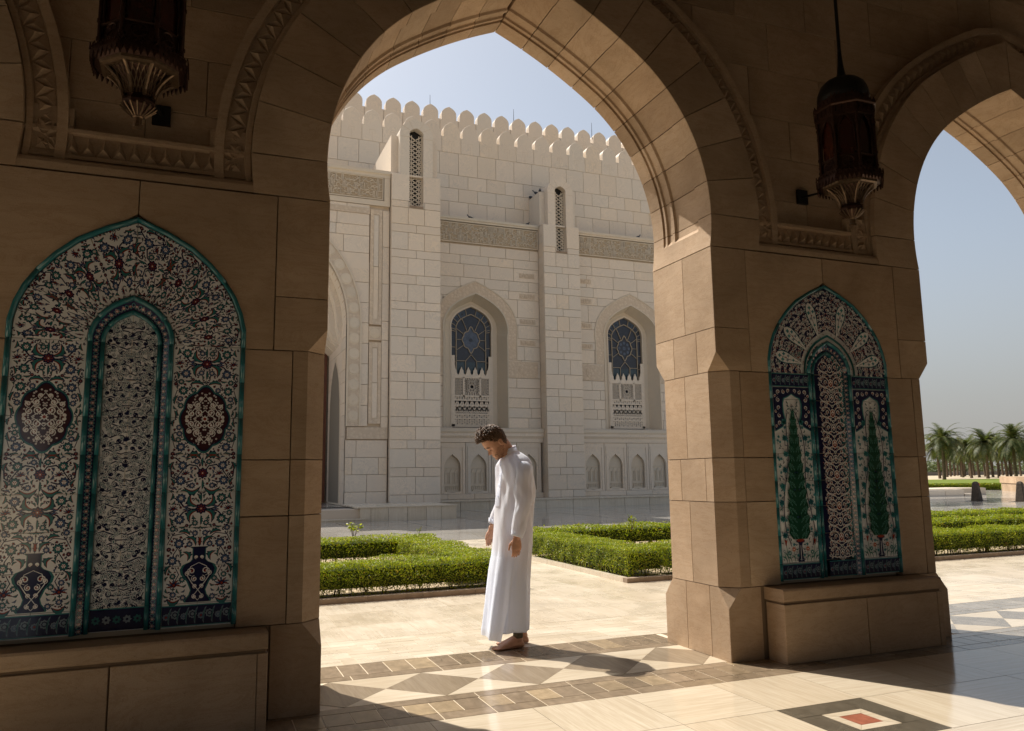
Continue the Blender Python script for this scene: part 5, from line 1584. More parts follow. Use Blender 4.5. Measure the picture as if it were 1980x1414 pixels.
def field_palmettes(A, hw, z0, z1, top):
    """navy ground, white and red arabesque"""
    z = z0; per = .118; i = 0
    while z < z1 + .05:
        def ok(x, zz): return abs(x) < top(zz)-.004 and zz < z1+.2
        if top(z) > .03:
            A.blob(0, z, .026, 3, CRM, 0, n=14, sq=1.35); A.blob(0, z, .021, 4, RED if i % 2 else NAVY, 0, n=14, sq=1.35); A.blob(0, z+.004, .013, 5, CRM, 4, .25, sq=1.3); A.blob(0, z, .007, 6, RED, 0, n=7)
            A.blob(0, z+.055, .011, 3, CRM, 4, .3); A.blob(0, z+.055, .006, 4, TEAL, 0, n=6)
        for sx in (-1, 1):
            for (cx, cz, r_, up, c) in ((.050, .010, .019, 1, CRM), (.092, .030, .017, -1, CRM), (.060, .060, .018, -1, CRM), (.100, .085, .016, 1, CRM), (.034, .088, .013, 1, CRM)):
                if ok(cx+r_, z+cz): scroll(A, sx*cx, z+cz, r_, sx, c, 2, .0032, up)
                if ok(cx+.01, z+cz): A.blob(sx*cx, z+cz, .0065, 4, RED, 3, .3)
            for pts in ([(.022, .02), (.045, .045), (.085, .05), (.112, .02)], [(.0, .055), (.03, .075), (.075, .085), (.11, .11)], [(.02, -.02), (.05, -.03), (.09, -.02), (.115, .0)]):
                pp = [(sx*x, z+q) for x, q in pts if ok(x, z+q)]
                if len(pp) > 2: A.stroke(pp, .0034, 2, CRM)
            for (cx, cz) in ((.075, .034), (.035, .036), (.11, .058), (.078, .108), (.115, .0)):
                if ok(cx, z+cz): A.leaf(sx*(cx-.008), z+cz-.008, sx*(cx+.008), z+cz+.008, .004*sx, .005, 3, RED, CRM, False)
        z += per; i += 1
def guilloche(A, pts_in, pts_out, ly=1):
    """twisted border with rosettes between two outlines"""
    mid = [((a[0]+b[0])/2, (a[1]+b[1])/2) for a, b in zip(pts_in, pts_out)]; hw = math.dist(pts_in[0], pts_out[0])/2
    L_ = [0]
    for i in range(1, len(mid)): L_.append(L_[-1]+math.dist(mid[i], mid[i-1]))
    n = int(L_[-1]/.036)
    def at(s_):
        s_ = min(max(s_, 0), L_[-1]); x = np.interp(s_, L_, [p[0] for p in mid]); z = np.interp(s_, L_, [p[1] for p in mid]); e = .004
        x2 = np.interp(min(s_+e, L_[-1]), L_, [p[0] for p in mid]); z2 = np.interp(min(s_+e, L_[-1]), L_, [p[1] for p in mid]); x1 = np.interp(max(s_-e, 0), L_, [p[0] for p in mid]); z1 = np.interp(max(s_-e, 0), L_, [p[1] for p in mid])
        l = math.hypot(x2-x1, z2-z1) or 1; return float(x), float(z), -(z2-z1)/l, (x2-x1)/l
    for i in range(n):
        s_ = (i+.5)*L_[-1]/n; x, z, nx_, nz_ = at(s_)
        A.blob(x, z, hw*.48, ly+2, RED, 6, .2); A.blob(x, z, hw*.28, ly+3, CRM, 0, n=7); A.blob(x, z, hw*.13, ly+4, RED, 0, n=6)
        for sg in (-1, 1):
            pts = []
            for q in range(7):
                ss = s_ + (q/6-.5)*L_[-1]/n*1.0; xx, zz, a, b = at(ss); o_ = sg*hw*.72*math.cos(PI*(q/6-.5)*2)*1.0; pts.append((xx+a*o_, zz+b*o_))
            A.stroke(pts, .0024, ly+1, TQ if sg > 0 else GRY)

def outline(hw, ztop, zspr, z0, prof):
    rt = [(hw, z0), (hw, zspr)] + [(hw*a, zspr + (ztop-zspr)*b) for a, b in prof[1:]]
    return rt + [(-a, b) for a, b in rt[:-1][::-1]]
PP = [(1, 0), (1.0, .138), (.963, .276), (.90, .407), (.808, .531), (.667, .669), (.5, .793), (.267, .903), (0, 1)]
def trim_strip(name, inn, out, y0, y1, mat, parent, bulge=.010, segs=None):
    """half round glazed trim between two outlines, cut into tiles"""
    n = len(inn); cuts = segs or [0, n-1]
    for a, b in zip(cuts[:-1], cuts[1:]):
        rings = []
        for i in range(a, b+1):
            (xi, zi), (xo, zo) = inn[i], out[i]; ring = []
            for t, h in ((0, 0), (.12, .55), (.3, .88), (.5, 1), (.7, .88), (.88, .55), (1, 0)): ring.append((xi+(xo-xi)*t, y0-bulge*h, zi+(zo-zi)*t))
            ring += [(xo, y1, zo), (xi, y1, zi)]; rings.append(ring)
        mb = MB(); mb.loft(rings); o = add(name, mb.mesh(name, [M[mat]], True), parent)
def refine(pl, zs_):
    """insert points at the given heights on the vertical runs"""
    out = []
    for i, p in enumerate(pl):
        out.append(p)
        if i+1 < len(pl) and abs(pl[i+1][0]-p[0]) < 1e-6:
            q = pl[i+1]; hs = [z for z in zs_ if min(p[1], q[1])+.01 < z < max(p[1], q[1])-.01]
            if q[1] < p[1]: hs = sorted(hs, reverse=True)
            out += [(p[0], z) for z in sorted(hs, reverse=q[1] < p[1])]
    return out
def tile_panel(k, kind, art=True):
    T_ = empty('tile_panel', (BAY*k, 0, 0), arcade)
    T_['label'] = ('arched tile panel painted with blue and red flowers, medallions and vases' if kind == 0 else 'arched tile panel painted with green cypresses, vines and tulips')
    zb = .525; cz = [.65, .85, 1.055, 1.25, 1.455, 1.66, 1.865, 2.07]
    sub = lambda nm: T_
    yf = .012      # glazed face
    outA = refine(outline(.600, 2.795, 2.07, zb, PP), cz); outB = refine(outline(.572, 2.762, 2.07, zb, PP), cz)
    in1o = refine(outline(.217, 2.342, 2.07, zb, PP), cz); in1i = refine(outline(.190, 2.309, 2.07, zb, PP), cz)
    in2o = refine(outline(.155, 2.262, 2.07, zb, PP), cz); in2i = refine(outline(.131, 2.233, 2.07, zb, PP), cz)
    key = ('tp', kind)
    # turquoise trims, cut at every course
    n = len(outA); cuts = sorted(set([0] + [i for i in range(n) if any(abs(outA[i][1]-z) < 1e-6 for z in cz)] + [n//2-4, n//2, n//2+4, n-1]))
    def group(name, build):
        kk = (key, name)
        if kk not in cache:
            e0 = set(bpy.data.objects); build(T_)
            cache[kk] = [(o.name, o.data) for o in bpy.data.objects if o not in e0]
        else:
            for nm, d in cache[kk]: add(nm.split('.')[0], d, T_)
    def b_trim(P_):
        trim_strip('trim', outB, outA, .002, .06, 'teal', P_, .014, cuts)
        trim_strip('trim', in1i, in1o, .004, .06, 'teal', P_, .012, cuts)
        trim_strip('trim', in2i, in2o, .030, .09, 'teal', P_, .010, cuts)
        # sloping navy border between the two inner trims
        v = []; f = []
        for a, b in zip(in2o, in1i): v += [(a[0], .034, a[1]), (b[0], .010, b[1])]
        for i in range(len(in2o)-1): f.append((2*i, 2*i+1, 2*i+3, 2*i+2))
        add('inner_border', mesh('inner_border', v, f, [M['navy']]), P_)
    group('trim', b_trim)
    # white tiles of the surround
    hi = lambda z: (.217 if z <= 2.07 else float(np.interp((z-2.07)/(2.342-2.07), [b for a, b in PP], [a for a, b in PP]))*.217 if z < 2.342 else 0)
    ho = lambda z: (.572 if z <= 2.07 else float(np.interp((z-2.07)/(2.762-2.07), [b for a, b in PP], [a for a, b in PP]))*.572 if z < 2.762 else 0)
    fi = lambda z: (.131 if z <= 2.07 else float(np.interp((z-2.07)/(2.233-2.07), [b for a, b in PP], [a for a, b in PP]))*.131 if z < 2.233 else 0)
    def strip_T(sx):      # map (w in -.172...172, t arc) : straight part then round the arch
        pass
    def ring_pt(f_, w_):
        """f_ 0..1 along the arch part from the right springing over the apex to the left; w_ -1 (inner) .. 1 (outer)"""
        m_ = len(PP)-1; g = f_*2*m_
        def pt(hw, top, g):
            s_ = 1 if g <= m_ else -1; q = g if g <= m_ else 2*m_-g
            a = float(np.interp(q, range(m_+1), [p[0] for p in PP])); b = float(np.interp(q, range(m_+1), [p[1] for p in PP])); return (s_*hw*a, 2.07+(top-2.07)*b)
        a = pt(.221, 2.346, g); b = pt(.568, 2.757, g); t = (w_+1)/2; return (a[0]+(b[0]-a[0])*t, a[1]+(b[1]-a[1])*t)
    def b_tiles(P_):
        g = .0013
        rows_ = [zb] + cz
        for i in range(len(rows_)-1):
            for sx in (-1, 1):
                for a, b in ((.217, .3945), (.3945, .572)):
                    x0, x1 = sorted((sx*a, sx*b)); add('tile', mesh('tile', *prism(rect(x0+g, x1-g, rows_[i]+g, rows_[i+1]-g), yf, .06, .001), [M['white']]), P_)
            for x0, x1 in ((-.131, 0), (0, .131)): add('tile', mesh('tile', *prism(rect(x0+g, x1-g, rows_[i]+g, rows_[i+1]-g), .052, .09, .001), [M['white' if kind == 0 else 'navy']]), P_)
        for q in range(10):
            f0, f1 = q/10+.001, (q+1)/10-.001
            for w0, w1 in ((-1, 0), (0, 1)):
                pl = [ring_pt(f0+(f1-f0)*i/4, w1) for i in range(5)] + [ring_pt(f1+(f0-f1)*i/4, w0) for i in range(5)]
                add('tile', mesh('tile', *prism(ccw(pl), yf, .06, 0), [M['white']]), P_)
        for sx in (-1, 1):
            pl = [(0, 2.07+g)] + [(sx*fi(2.07), 2.07+g)] + [(sx*.131*a, 2.07+(2.233-2.07)*b) for a, b in PP[1:]]
            pl = [(p[0]-(0 if abs(p[0]) > 1e-6 else -sx*g), p[1]) for p in pl]
            add('tile', mesh('tile', *prism(ccw(pl), .052, .09, 0), [M['white' if kind == 0 else 'navy']]), P_)
    group('tiles', b_tiles)
    def b_back(P_):
        mb = MB(); mb.put(*prism(outline(.59, 2.78, 2.07, .50, PP), .064, .0995, 0)); add('grout_bed', mb.mesh('grout_bed', [M['tilegrout']]), P_)
        mb = MB(); mb.put(*prism(outline(.131, 2.233, 2.07, .52, PP), .0545, .064, 0)); add('grout_bed', mb.mesh('grout_bed', [M['tilegrout']]), P_)
    group('back', b_back)
    if not art: return
    def b_art(P_):
        rnd.seed(11+kind)
        # side borders + arch
        polys = []
        for sx in (-1, 1):
            cx = sx*.3945
            A = Art(lambda x, z, cx=cx: (cx+x, z)); 
            if kind == 0:
                for i, z0 in enumerate([.85, 1.055, 1.25, 1.455, 1.66, 1.865]):
                    if z0 in (1.455, 1.66): continue
                    if z0 == .85: continue
                    course_motif(A, z0, .205, i % 2)
                # medallion
                zc = 1.655; prof = []
                for i in range(64):
                    a = 2*PI*i/64; lob = 1 + .10*abs(math.cos(4*a)) - .04; k2 = abs(math.sin(a)); prof.append((.118*lob*math.cos(a), .150*lob*math.sin(a)*(1+.13*k2**8)))
                A.poly([(a*1.09, zc+b*1.08) for a, b in prof], 1, TEAL); A.poly([(a*1.03, zc+b*1.02) for a, b in prof], 2, NAVY)
                A.poly([(a*.975, zc+b*.975) for a, b in prof], 3, (.045, .014, .022))
                for ssx in (-1, 1):
                    for ssz in (-1, 1):
                        for (x, z, r_, up) in ((.030, .035, .022, 1), (.070, .030, .020, -1), (.040, .080, .020, -1), (.078, .068, .016, 1), (.022, .112, .014, 1), (.092, .010, .010, 1)):
                            scroll(A, ssx*x, zc+ssz*z, r_, ssx, CRM, 5, .0034, up*ssz); A.blob(ssx*x, zc+ssz*z, .011, 4, (.20, .035, .03), 5, .3)
                        A.stroke([(0, zc+ssz*.13), (ssx*.03, zc+ssz*.09), (ssx*.06, zc+ssz*.05), (ssx*.10, zc)], .0022, 5, CRM); A.stroke([(0, zc+ssz*.05), (ssx*.03, zc+ssz*.02), (ssx*.06, zc)], .0024, 5, CRM)
                A.blob(0, zc, .016, 5, CRM, 8, .3); A.blob(0, zc, .009, 6, RED, 0, n=8)
                for ssx in (-1, 1):
                    for ssz in (-1, 1):
                        A.flower(ssx*.118, zc+ssz*.158, .024, 3, 0); A.leaf(ssx*.145, zc+ssz*.13, ssx*.160, zc+ssz*.08, .006*ssx*ssz, .009, 2); A.leaf(ssx*.162, zc+ssz*.045, ssx*.155, zc+ssz*.005, .006, .008, 2)
                        A.leaf(ssx*.01, zc+ssz*.19, ssx*.085, zc+ssz*.192, .014*ssx*ssz, .012, 2); A.flower(ssx*.158, zc+ssz*.195, .011, 3, 1); A.stroke([(ssx*.118, zc+ssz*.155), (ssx*.15, zc+ssz*.16), (ssx*.165, zc+ssz*.11)], .0024, 1, NAVY)
                # vase
                vz = .655
                bod = [(.058, 0), (.062, .008), (.040, .04), (.034, .065), (.050, .11), (.078, .15), (.083, .175), (.070, .20), (.040, .215), (.030, .228), (.030, .285), (.042, .295)]
                full = bod + [(-a, b) for a, b in bod[::-1]]
                A.poly([(a*1.16, vz+b*1.0) for a, b in full], 1, TEAL); A.poly([(a, vz+b+.001) for a, b in full], 2, NAVY)
                for ssx in (-1, 1):
                    for (x, z, r_, up) in ((.036, .165, .024, 1), (.020, .125, .017, -1), (.016, .085, .012, 1), (.014, .24, .010, 1), (.018, .03, .013, -1), (.055, .155, .014, 1)): scroll(A, ssx*x, vz+z, r_, ssx, CRM, 4, .0026, up); A.blob(ssx*x, vz+z, .008, 3, RED, 4, .3)
                    A.stroke([(0, vz+.01), (ssx*.022, vz+.035), (0, vz+.065), (ssx*.03, vz+.10), (ssx*.055, vz+.14), (ssx*.04, vz+.19), (0, vz+.21)], .0024, 4, CRM)
                    # blooms round the vase
                    for (x0, z0, x1, z1, bd_, wd) in ((.02, .30, .075, .345, .02, .012), (.085, .27, .06, .22, -.02, .014), (.09, .02, .155, .028, -.025, .018), (.14, .20, .165, .15, .01, .010), (.05, .36, .11, .375, .012, .012)):
                        A.leaf(ssx*x0, vz+z0, ssx*x1, vz+z1, bd_*ssx, wd, 2)
                    A.flower(ssx*.105, vz+.315, .025, 3, 0); A.flower(ssx*.135, vz+.225, .024, 3, 0); A.flower(ssx*.122, vz+.095, .032, 3, 2); A.flower(ssx*.155, vz+.285, .012, 3, 1)
                    A.stroke([(ssx*.03, vz+.33), (ssx*.08, vz+.37), (ssx*.14, vz+.36), (ssx*.165, vz+.31)], .0026, 1, NAVY); A.stroke([(ssx*.12, vz+.19), (ssx*.10, vz+.15), (ssx*.125, vz+.10)], .0026, 1, NAVY)
                    A.stroke([(ssx*.105, vz+.30), (ssx*.13, vz+.26), (ssx*.14, vz+.21)], .0026, 1, NAVY)
                A.leaf(0, vz+.30, .012, vz+.35, .006, .007, 3, RED, NAVY, False); A.leaf(0, vz+.30, -.012, vz+.35, -.006, .007, 3, RED, NAVY, False)
                sub = Art(); sub.p = [([(p[0]-cx, p[1]) for p in pl], ly, c) for pl, ly, c in A.p]
                def ins(x, z, r_): return abs(x) < .170-r_*.7 and (abs(x)/.125)**2 + ((z-1.655)/.175)**2 > 1.1 and not (z < .96 and abs(x) < (.10 if .78 < z < .90 else .07))
                fill_art(sub, ins, (-.17, .17, .66, 2.06), 21, [(.017, d_flower), (.014, d_leaf()), (.012, d_leaf(BLU, False)), (.011, d_bud), (.010, d_leaf()), (.008, d_curl()), (.007, d_bud), (.006, d_curl())], 9000)
                def insm(x, z, r_): return (abs(x)/.108)**2 + ((z-1.655)/.150)**2 < 1.0
                fill_art(sub, insm, (-.11, .11, 1.50, 1.81), 8, [(.009, d_curl(CRM, .0024)), (.007, d_curl(CRM, .0022)), (.006, d_curl(CRM, .0024)), (.005, d_small(CRM, RED)), (.0045, d_curl(CRM, .0022)), (.004, d_small(CRM, RED))], 9000)
                A.p = [([(p[0]+cx, p[1]) for p in pl], ly if ly < 9 else ly, c) for pl, ly, c in sub.p]
                navy_band(A, -.175, .175, .535, .640)
            else:
                # cypress with vines
                tz = .655
                A.poly([(-.030, tz), (.030, tz), (.018, tz+.05), (.014, tz+.12), (.022, tz+.145), (-.022, tz+.145), (-.014, tz+.12), (-.018, tz+.05)], 1, NAVY); A.stroke([(0, tz+.01), (0, tz+.12)], .003, 2, CRM)
                A.blob(0, tz+.150, .042, 2, NAVY, 0, sq=.34); A.blob(0, tz+.158, .036, 3, RED, 8, .2, sq=.36)
                hwt = lambda t: .104*(1-t)**.62*(1 if t > .08 else .7+.3*t/.08)
                z0_, z1_ = tz+.165, 1.80
                L2 = [(hwt(i/20)*(1.12 if i % 2 else .9), z0_+(z1_-z0_)*i/20) for i in range(21)]
                A.poly(L2 + [(-a, b) for a, b in L2[::-1]], 4, GRN)
                nL = 15
                for i in range(nL):
                    t = (i/nL)**1.05; z = z0_+(z1_-z0_)*t; h_ = hwt(t); 
                    for ssx in (-1, 1):
                        for q in ((.2, .9), (.62, 1.15)) if h_ > .03 else ((.3, 1.1),):
                            A.leaf(ssx*h_*q[0], z, ssx*h_*q[1], z+.055, .004*ssx, .007, 5, (.010, .085, .046), (.12, .30, .26), False)
                for ssx in (-1, 1):
                    side = [(hwt(max(0, t))*1.0+.030+.018*math.sin(9*t+ssx), z0_-.03+(z1_-z0_)*t) for t in np.linspace(-.02, 1.0, 26)]
                    pts = [(ssx*min(.155, a), b) for a, b in side]; A.stroke(pts, .0036, 2, NAVY, False)
                    for i in range(2, 25, 3):
                        x, z = pts[i]; x2 = ssx*min(.150, abs(x)+.022)
                        for q in range(4): A.blob(x2+.011*math.cos(q*1.57+.4), z+.011*math.sin(q*1.57+.4), .0125, 3, TQ if i % 2 else (.04, .2, .24), 3, .25)
                        if i % 6 == 2:
                            for q in range(16):
                                gz = z-.018-.0028*q; A.blob(x2+rnd.uniform(-1, 1)*.009*(1-q/18), gz, .0034, 3, GRY, 0, n=6)
                    # tulips and carnations
                    for (x, h_, c) in ((.135, .13, RED), (.065, .085, (.42, .10, .03)), (.105, .06, TEAL), (.155, .075, GRY)):
                        A.stroke([(ssx*x*.85, tz), (ssx*x*.92, tz+h_*.5), (ssx*x, tz+h_)], .0022, 2, (.03, .16, .12)); A.leaf(ssx*x*.85, tz+.01, ssx*(x+.022), tz+h_*.6, .008*ssx, .0055, 2, (.04, .2, .15), TEAL, False)
                        if c == RED:
                            for q in (-1, 0, 1): A.leaf(ssx*x, tz+h_-.01, ssx*x+q*.014, tz+h_+.035, .003*q, .0065, 4, (.48, .055, .02), RED, False)
                        else: A.blob(ssx*x, tz+h_+.008, .016 if c != GRY else .010, 4, c, 7, .22); A.blob(ssx*x, tz+h_+.008, .006, 5, CRM, 0, n=6)
                sub = Art(); sub.p = [([(p[0]-cx, p[1]) for p in pl], ly, c) for pl, ly, c in A.p]
                fill_art(sub, lambda x, z, r_: abs(x) < (.170 if z < 1.60 else .125 if z < 1.65 else .062)-r_*.7 and z > .67, (-.17, .17, .66, 1.865), 23, [(.013, d_leaf((.04, .2, .2), False)), (.011, d_small(TQ, BLU)), (.009, d_leaf(GRY, False)), (.007, d_curl(NAVY, .002))], 700)
                A.p = [([(p[0]+cx, p[1]) for p in pl], ly, c) for pl, ly, c in sub.p]
                # framed head of the cypress field
                for ssx in (-1, 1):
                    fr = [(.172, 1.955), (.0, 1.955), (.0, 1.905), (.035, 1.885), (.075, 1.87), (.088, 1.83), (.085, 1.76), (.07, 1.70), (.10, 1.655), (.172, 1.62)]
                    A.poly([(ssx*a, b) for a, b in fr], 2, NAVY)
                    A.stroke([(ssx*a, b) for a, b in fr[2:]], .005, 3, TQ)
                    for (x, z, r_, up) in ((.03, 1.93, .016, 1), (.075, 1.92, .018, -1), (.125, 1.92, .020, 1), (.130, 1.86, .020, -1), (.128, 1.80, .018, 1), (.125, 1.74, .018, -1), (.125, 1.685, .018, 1), (.155, 1.66, .012, 1), (.155, 1.89, .012, 1), (.155, 1.77, .012, -1)):
                        scroll(A, ssx*x, z, r_, ssx, CRM, 4, .003, up); A.blob(ssx*x, z, .0065, 5, RED, 4, .3)
                navy_band(A, -.175, .175, .535, .640); navy_band(A, -.175, .175, 1.965, 2.06)
            polys += A.p
        # arch part
        if kind == 0:
            for q in range(5):
                f0, f1 = q/5, (q+1)/5
                A = Art(lambda x, z, f0=f0, f1=f1: ring_pt(f0+(f1-f0)*z/.41, max(-1, min(1, x/.176))))
                course_motif(A, 0, .205, q % 2); course_motif(A, .205, .205, (q+1) % 2); 
                for sx in (-1, 1):
                    for z in (.0, .205, .36): A.flower(sx*.03, z, .010, 3, 1); A.leaf(sx*.045, z, sx*.085, z+.02, .006, .007, 2, BLU)
                polys += A.p
            g0 = Art(); g0.p = polys
            def insr(x, z, r_): return z > 2.075+r_*.5 and abs(x) < ho(min(z, 2.76))-r_ and (abs(x) > hi(z)+r_ if z < 2.35 else True) and z < 2.74 and math.hypot(max(0, abs(x)-hi(z)), 0) > (r_ if z < 2.34 else 0)
            fill_art(g0, insr, (-.57, .57, 2.07, 2.75), 31, [(.018, d_flower), (.015, d_leaf()), (.012, d_leaf(BLU, False)), (.011, d_bud), (.009, d_leaf()), (.008, d_curl()), (.007, d_bud), (.0055, d_curl())], 16000)
            polys = g0.p
        else:
            A = Art(lambda x, z: ring_pt(z, max(-1, min(1, x))))
            for q in range(40): A.poly([(-.62, q/40), (1, q/40), (1, (q+1)/40), (-.62, (q+1)/40)], 1, NAVY)
            polys += A.p
            A = Art()
            for q in range(90):
                fq = (q+.5)/90
                for w_ in (-.45, -.12, .22, .55, .86):
                    x, z = ring_pt(fq, w_+rnd.uniform(-.06, .06)); scroll(A, x, z, rnd.uniform(.012, .017), rnd.choice((-1, 1)), CRM, 2, .0028, rnd.choice((-1, 1)))
                    if rnd.random() < .6: A.blob(x, z, .0062, 3, RED if rnd.random() < .6 else TEAL, 4, .3)
                x, z = ring_pt(fq, -.85); A.blob(x, z, .010, 2, TQ, 3, .3)
            for q in range(6):     # cream drops pointing at the niche
                fq = (.10, .255, .42, .58, .745, .90)[q]; a = ring_pt(fq, -.72); b = ring_pt(fq, .80)
                dx, dz = b[0]-a[0], b[1]-a[1]; l = math.hypot(dx, dz); ux, uz = dx/l, dz/l; px, pz = -uz, ux
                pr = [(0, .005), (.18, .014), (.4, .030), (.62, .043), (.8, .042), (.93, .027), (1.0, 0)]
                for sc, ly, c in ((1.15, 5, NAVY), (1.05, 6, TQ), (.93, 7, CRM)):
                    pl = [(a[0]+ux*l*t+px*w_*sc, a[1]+uz*l*t+pz*w_*sc) for t, w_ in pr] + [(a[0]+ux*l*t-px*w_*sc, a[1]+uz*l*t-pz*w_*sc) for t, w_ in pr[::-1]]
                    A.poly(pl, ly, c)
                for (t, o_, r_, c) in ((.85, 0, .013, TQ), (.72, .022, .013, TQ), (.72, -.022, .012, (.04, .2, .24)), (.55, .016, .011, GRY), (.55, -.018, .011, GRY), (.35, 0, .010, TQ), (.62, 0, .006, RED)):
                    A.blob(a[0]+ux*l*t+px*o_, a[1]+uz*l*t+pz*o_, r_, 8, c, 4, .3)
                A.stroke([(a[0]+ux*l*.15, a[1]+uz*l*.15), (a[0]+ux*l*.5+px*.006, a[1]+uz*l*.5+pz*.006), (a[0]+ux*l*.85, a[1]+uz*l*.85)], .002, 8, NAVY)
            def insr(x, z, r_): return z > 2.075+r_*.5 and abs(x) < ho(min(z, 2.76))-r_ and (abs(x) > hi(z)+r_ if z < 2.35 else True) and z < 2.74
            ao = Art(); ao.p = [q for q in A.p]; n0 = len(ao.p)
            fill_art(ao, insr, (-.57, .57, 2.07, 2.75), 33, [(.010, d_curl(CRM, .0028)), (.008, d_curl(CRM, .0026)), (.0065, d_small(CRM, RED)), (.005, d_small(RED, CRM))], 3500)
            polys += ao.p
        o = add('painted_ornament', colmesh('painted_ornament', polys), P_, (0, yf, 0)); o['kind'] = 'stuff'
        # recessed middle field
        A = Art(); 
        if kind == 0:
            field_vines(A, .131, .66, 2.20, fi, 5); fill_art(A, lambda x, z, r_: abs(x) < fi(z)-r_ and z < 2.2, (-.13, .13, .655, 2.2), 41, [(.0095, d_small()), (.008, d_small(GRY, TEAL)), (.007, d_curl(NAVY, .003)), (.0055, d_small()), (.0045, d_curl(NAVY, .002))], 8000)
            A.poly(rect(-.131, .131, .53, .64), 1, NAVY)
            for i in range(5): A.blob(-.10+.05*i, .585, .019, 2, GRY if i % 2 else TEAL, 7, .2); A.blob(-.10+.05*i, .585, .007, 3, NAVY, 0, n=7)
            A.poly(rect(-.131, .131, .64, .646), 3, TQ)
        else:
            field_palmettes(A, .131, .70, 2.20, fi); fill_art(A, lambda x, z, r_: abs(x) < fi(z)-r_ and z < 2.2, (-.13, .13, .655, 2.2), 43, [(.008, d_small(CRM, RED)), (.007, d_curl(CRM, .0026)), (.0055, d_curl(CRM, .0022)), (.005, d_small(RED, CRM))], 700); navy_band(A, -.131, .131, .535, .645)
        o = add('painted_ornament', colmesh('painted_ornament', A.p), P_, (0, .052, 0)); o['kind'] = 'stuff'
        # guilloche on the sloping border: laid just in front of it
        A = Art(); guilloche(A, in2o, in1i)
        me = colmesh('painted_ornament', A.p)
        # push each vertex on to the slope
        co = np.empty(len(me.vertices)*3, dtype=np.float32); me.vertices.foreach_get('co', co); co = co.reshape(-1, 3)
        a_ = np.array([fi_slope(x, z, in2o, in1i) for x, _, z in co]); co[:, 1] += .0335 - .0235*a_ - .0012; me.vertices.foreach_set('co', co.reshape(-1)); me.update()
        o = add('painted_ornament', me, P_); o['kind'] = 'stuff'
    group('art', b_art)
def fi_slope(x, z, a, b):
    """0 on the inner, 1 on the outer outline"""
    if z <= 2.07: return min(1, max(0, (abs(x)-.155)/.035))
    A_ = np.array(a); B_ = np.array(b); da = np.min(np.hypot(A_[:, 0]-x, A_[:, 1]-z)); db = np.min(np.hypot(B_[:, 0]-x, B_[:, 1]-z)); return da/(da+db+1e-9)
for k, kind in ((-1, 1), (0, 0), (1, 1), (2, 0)): tile_panel(k, kind, True)

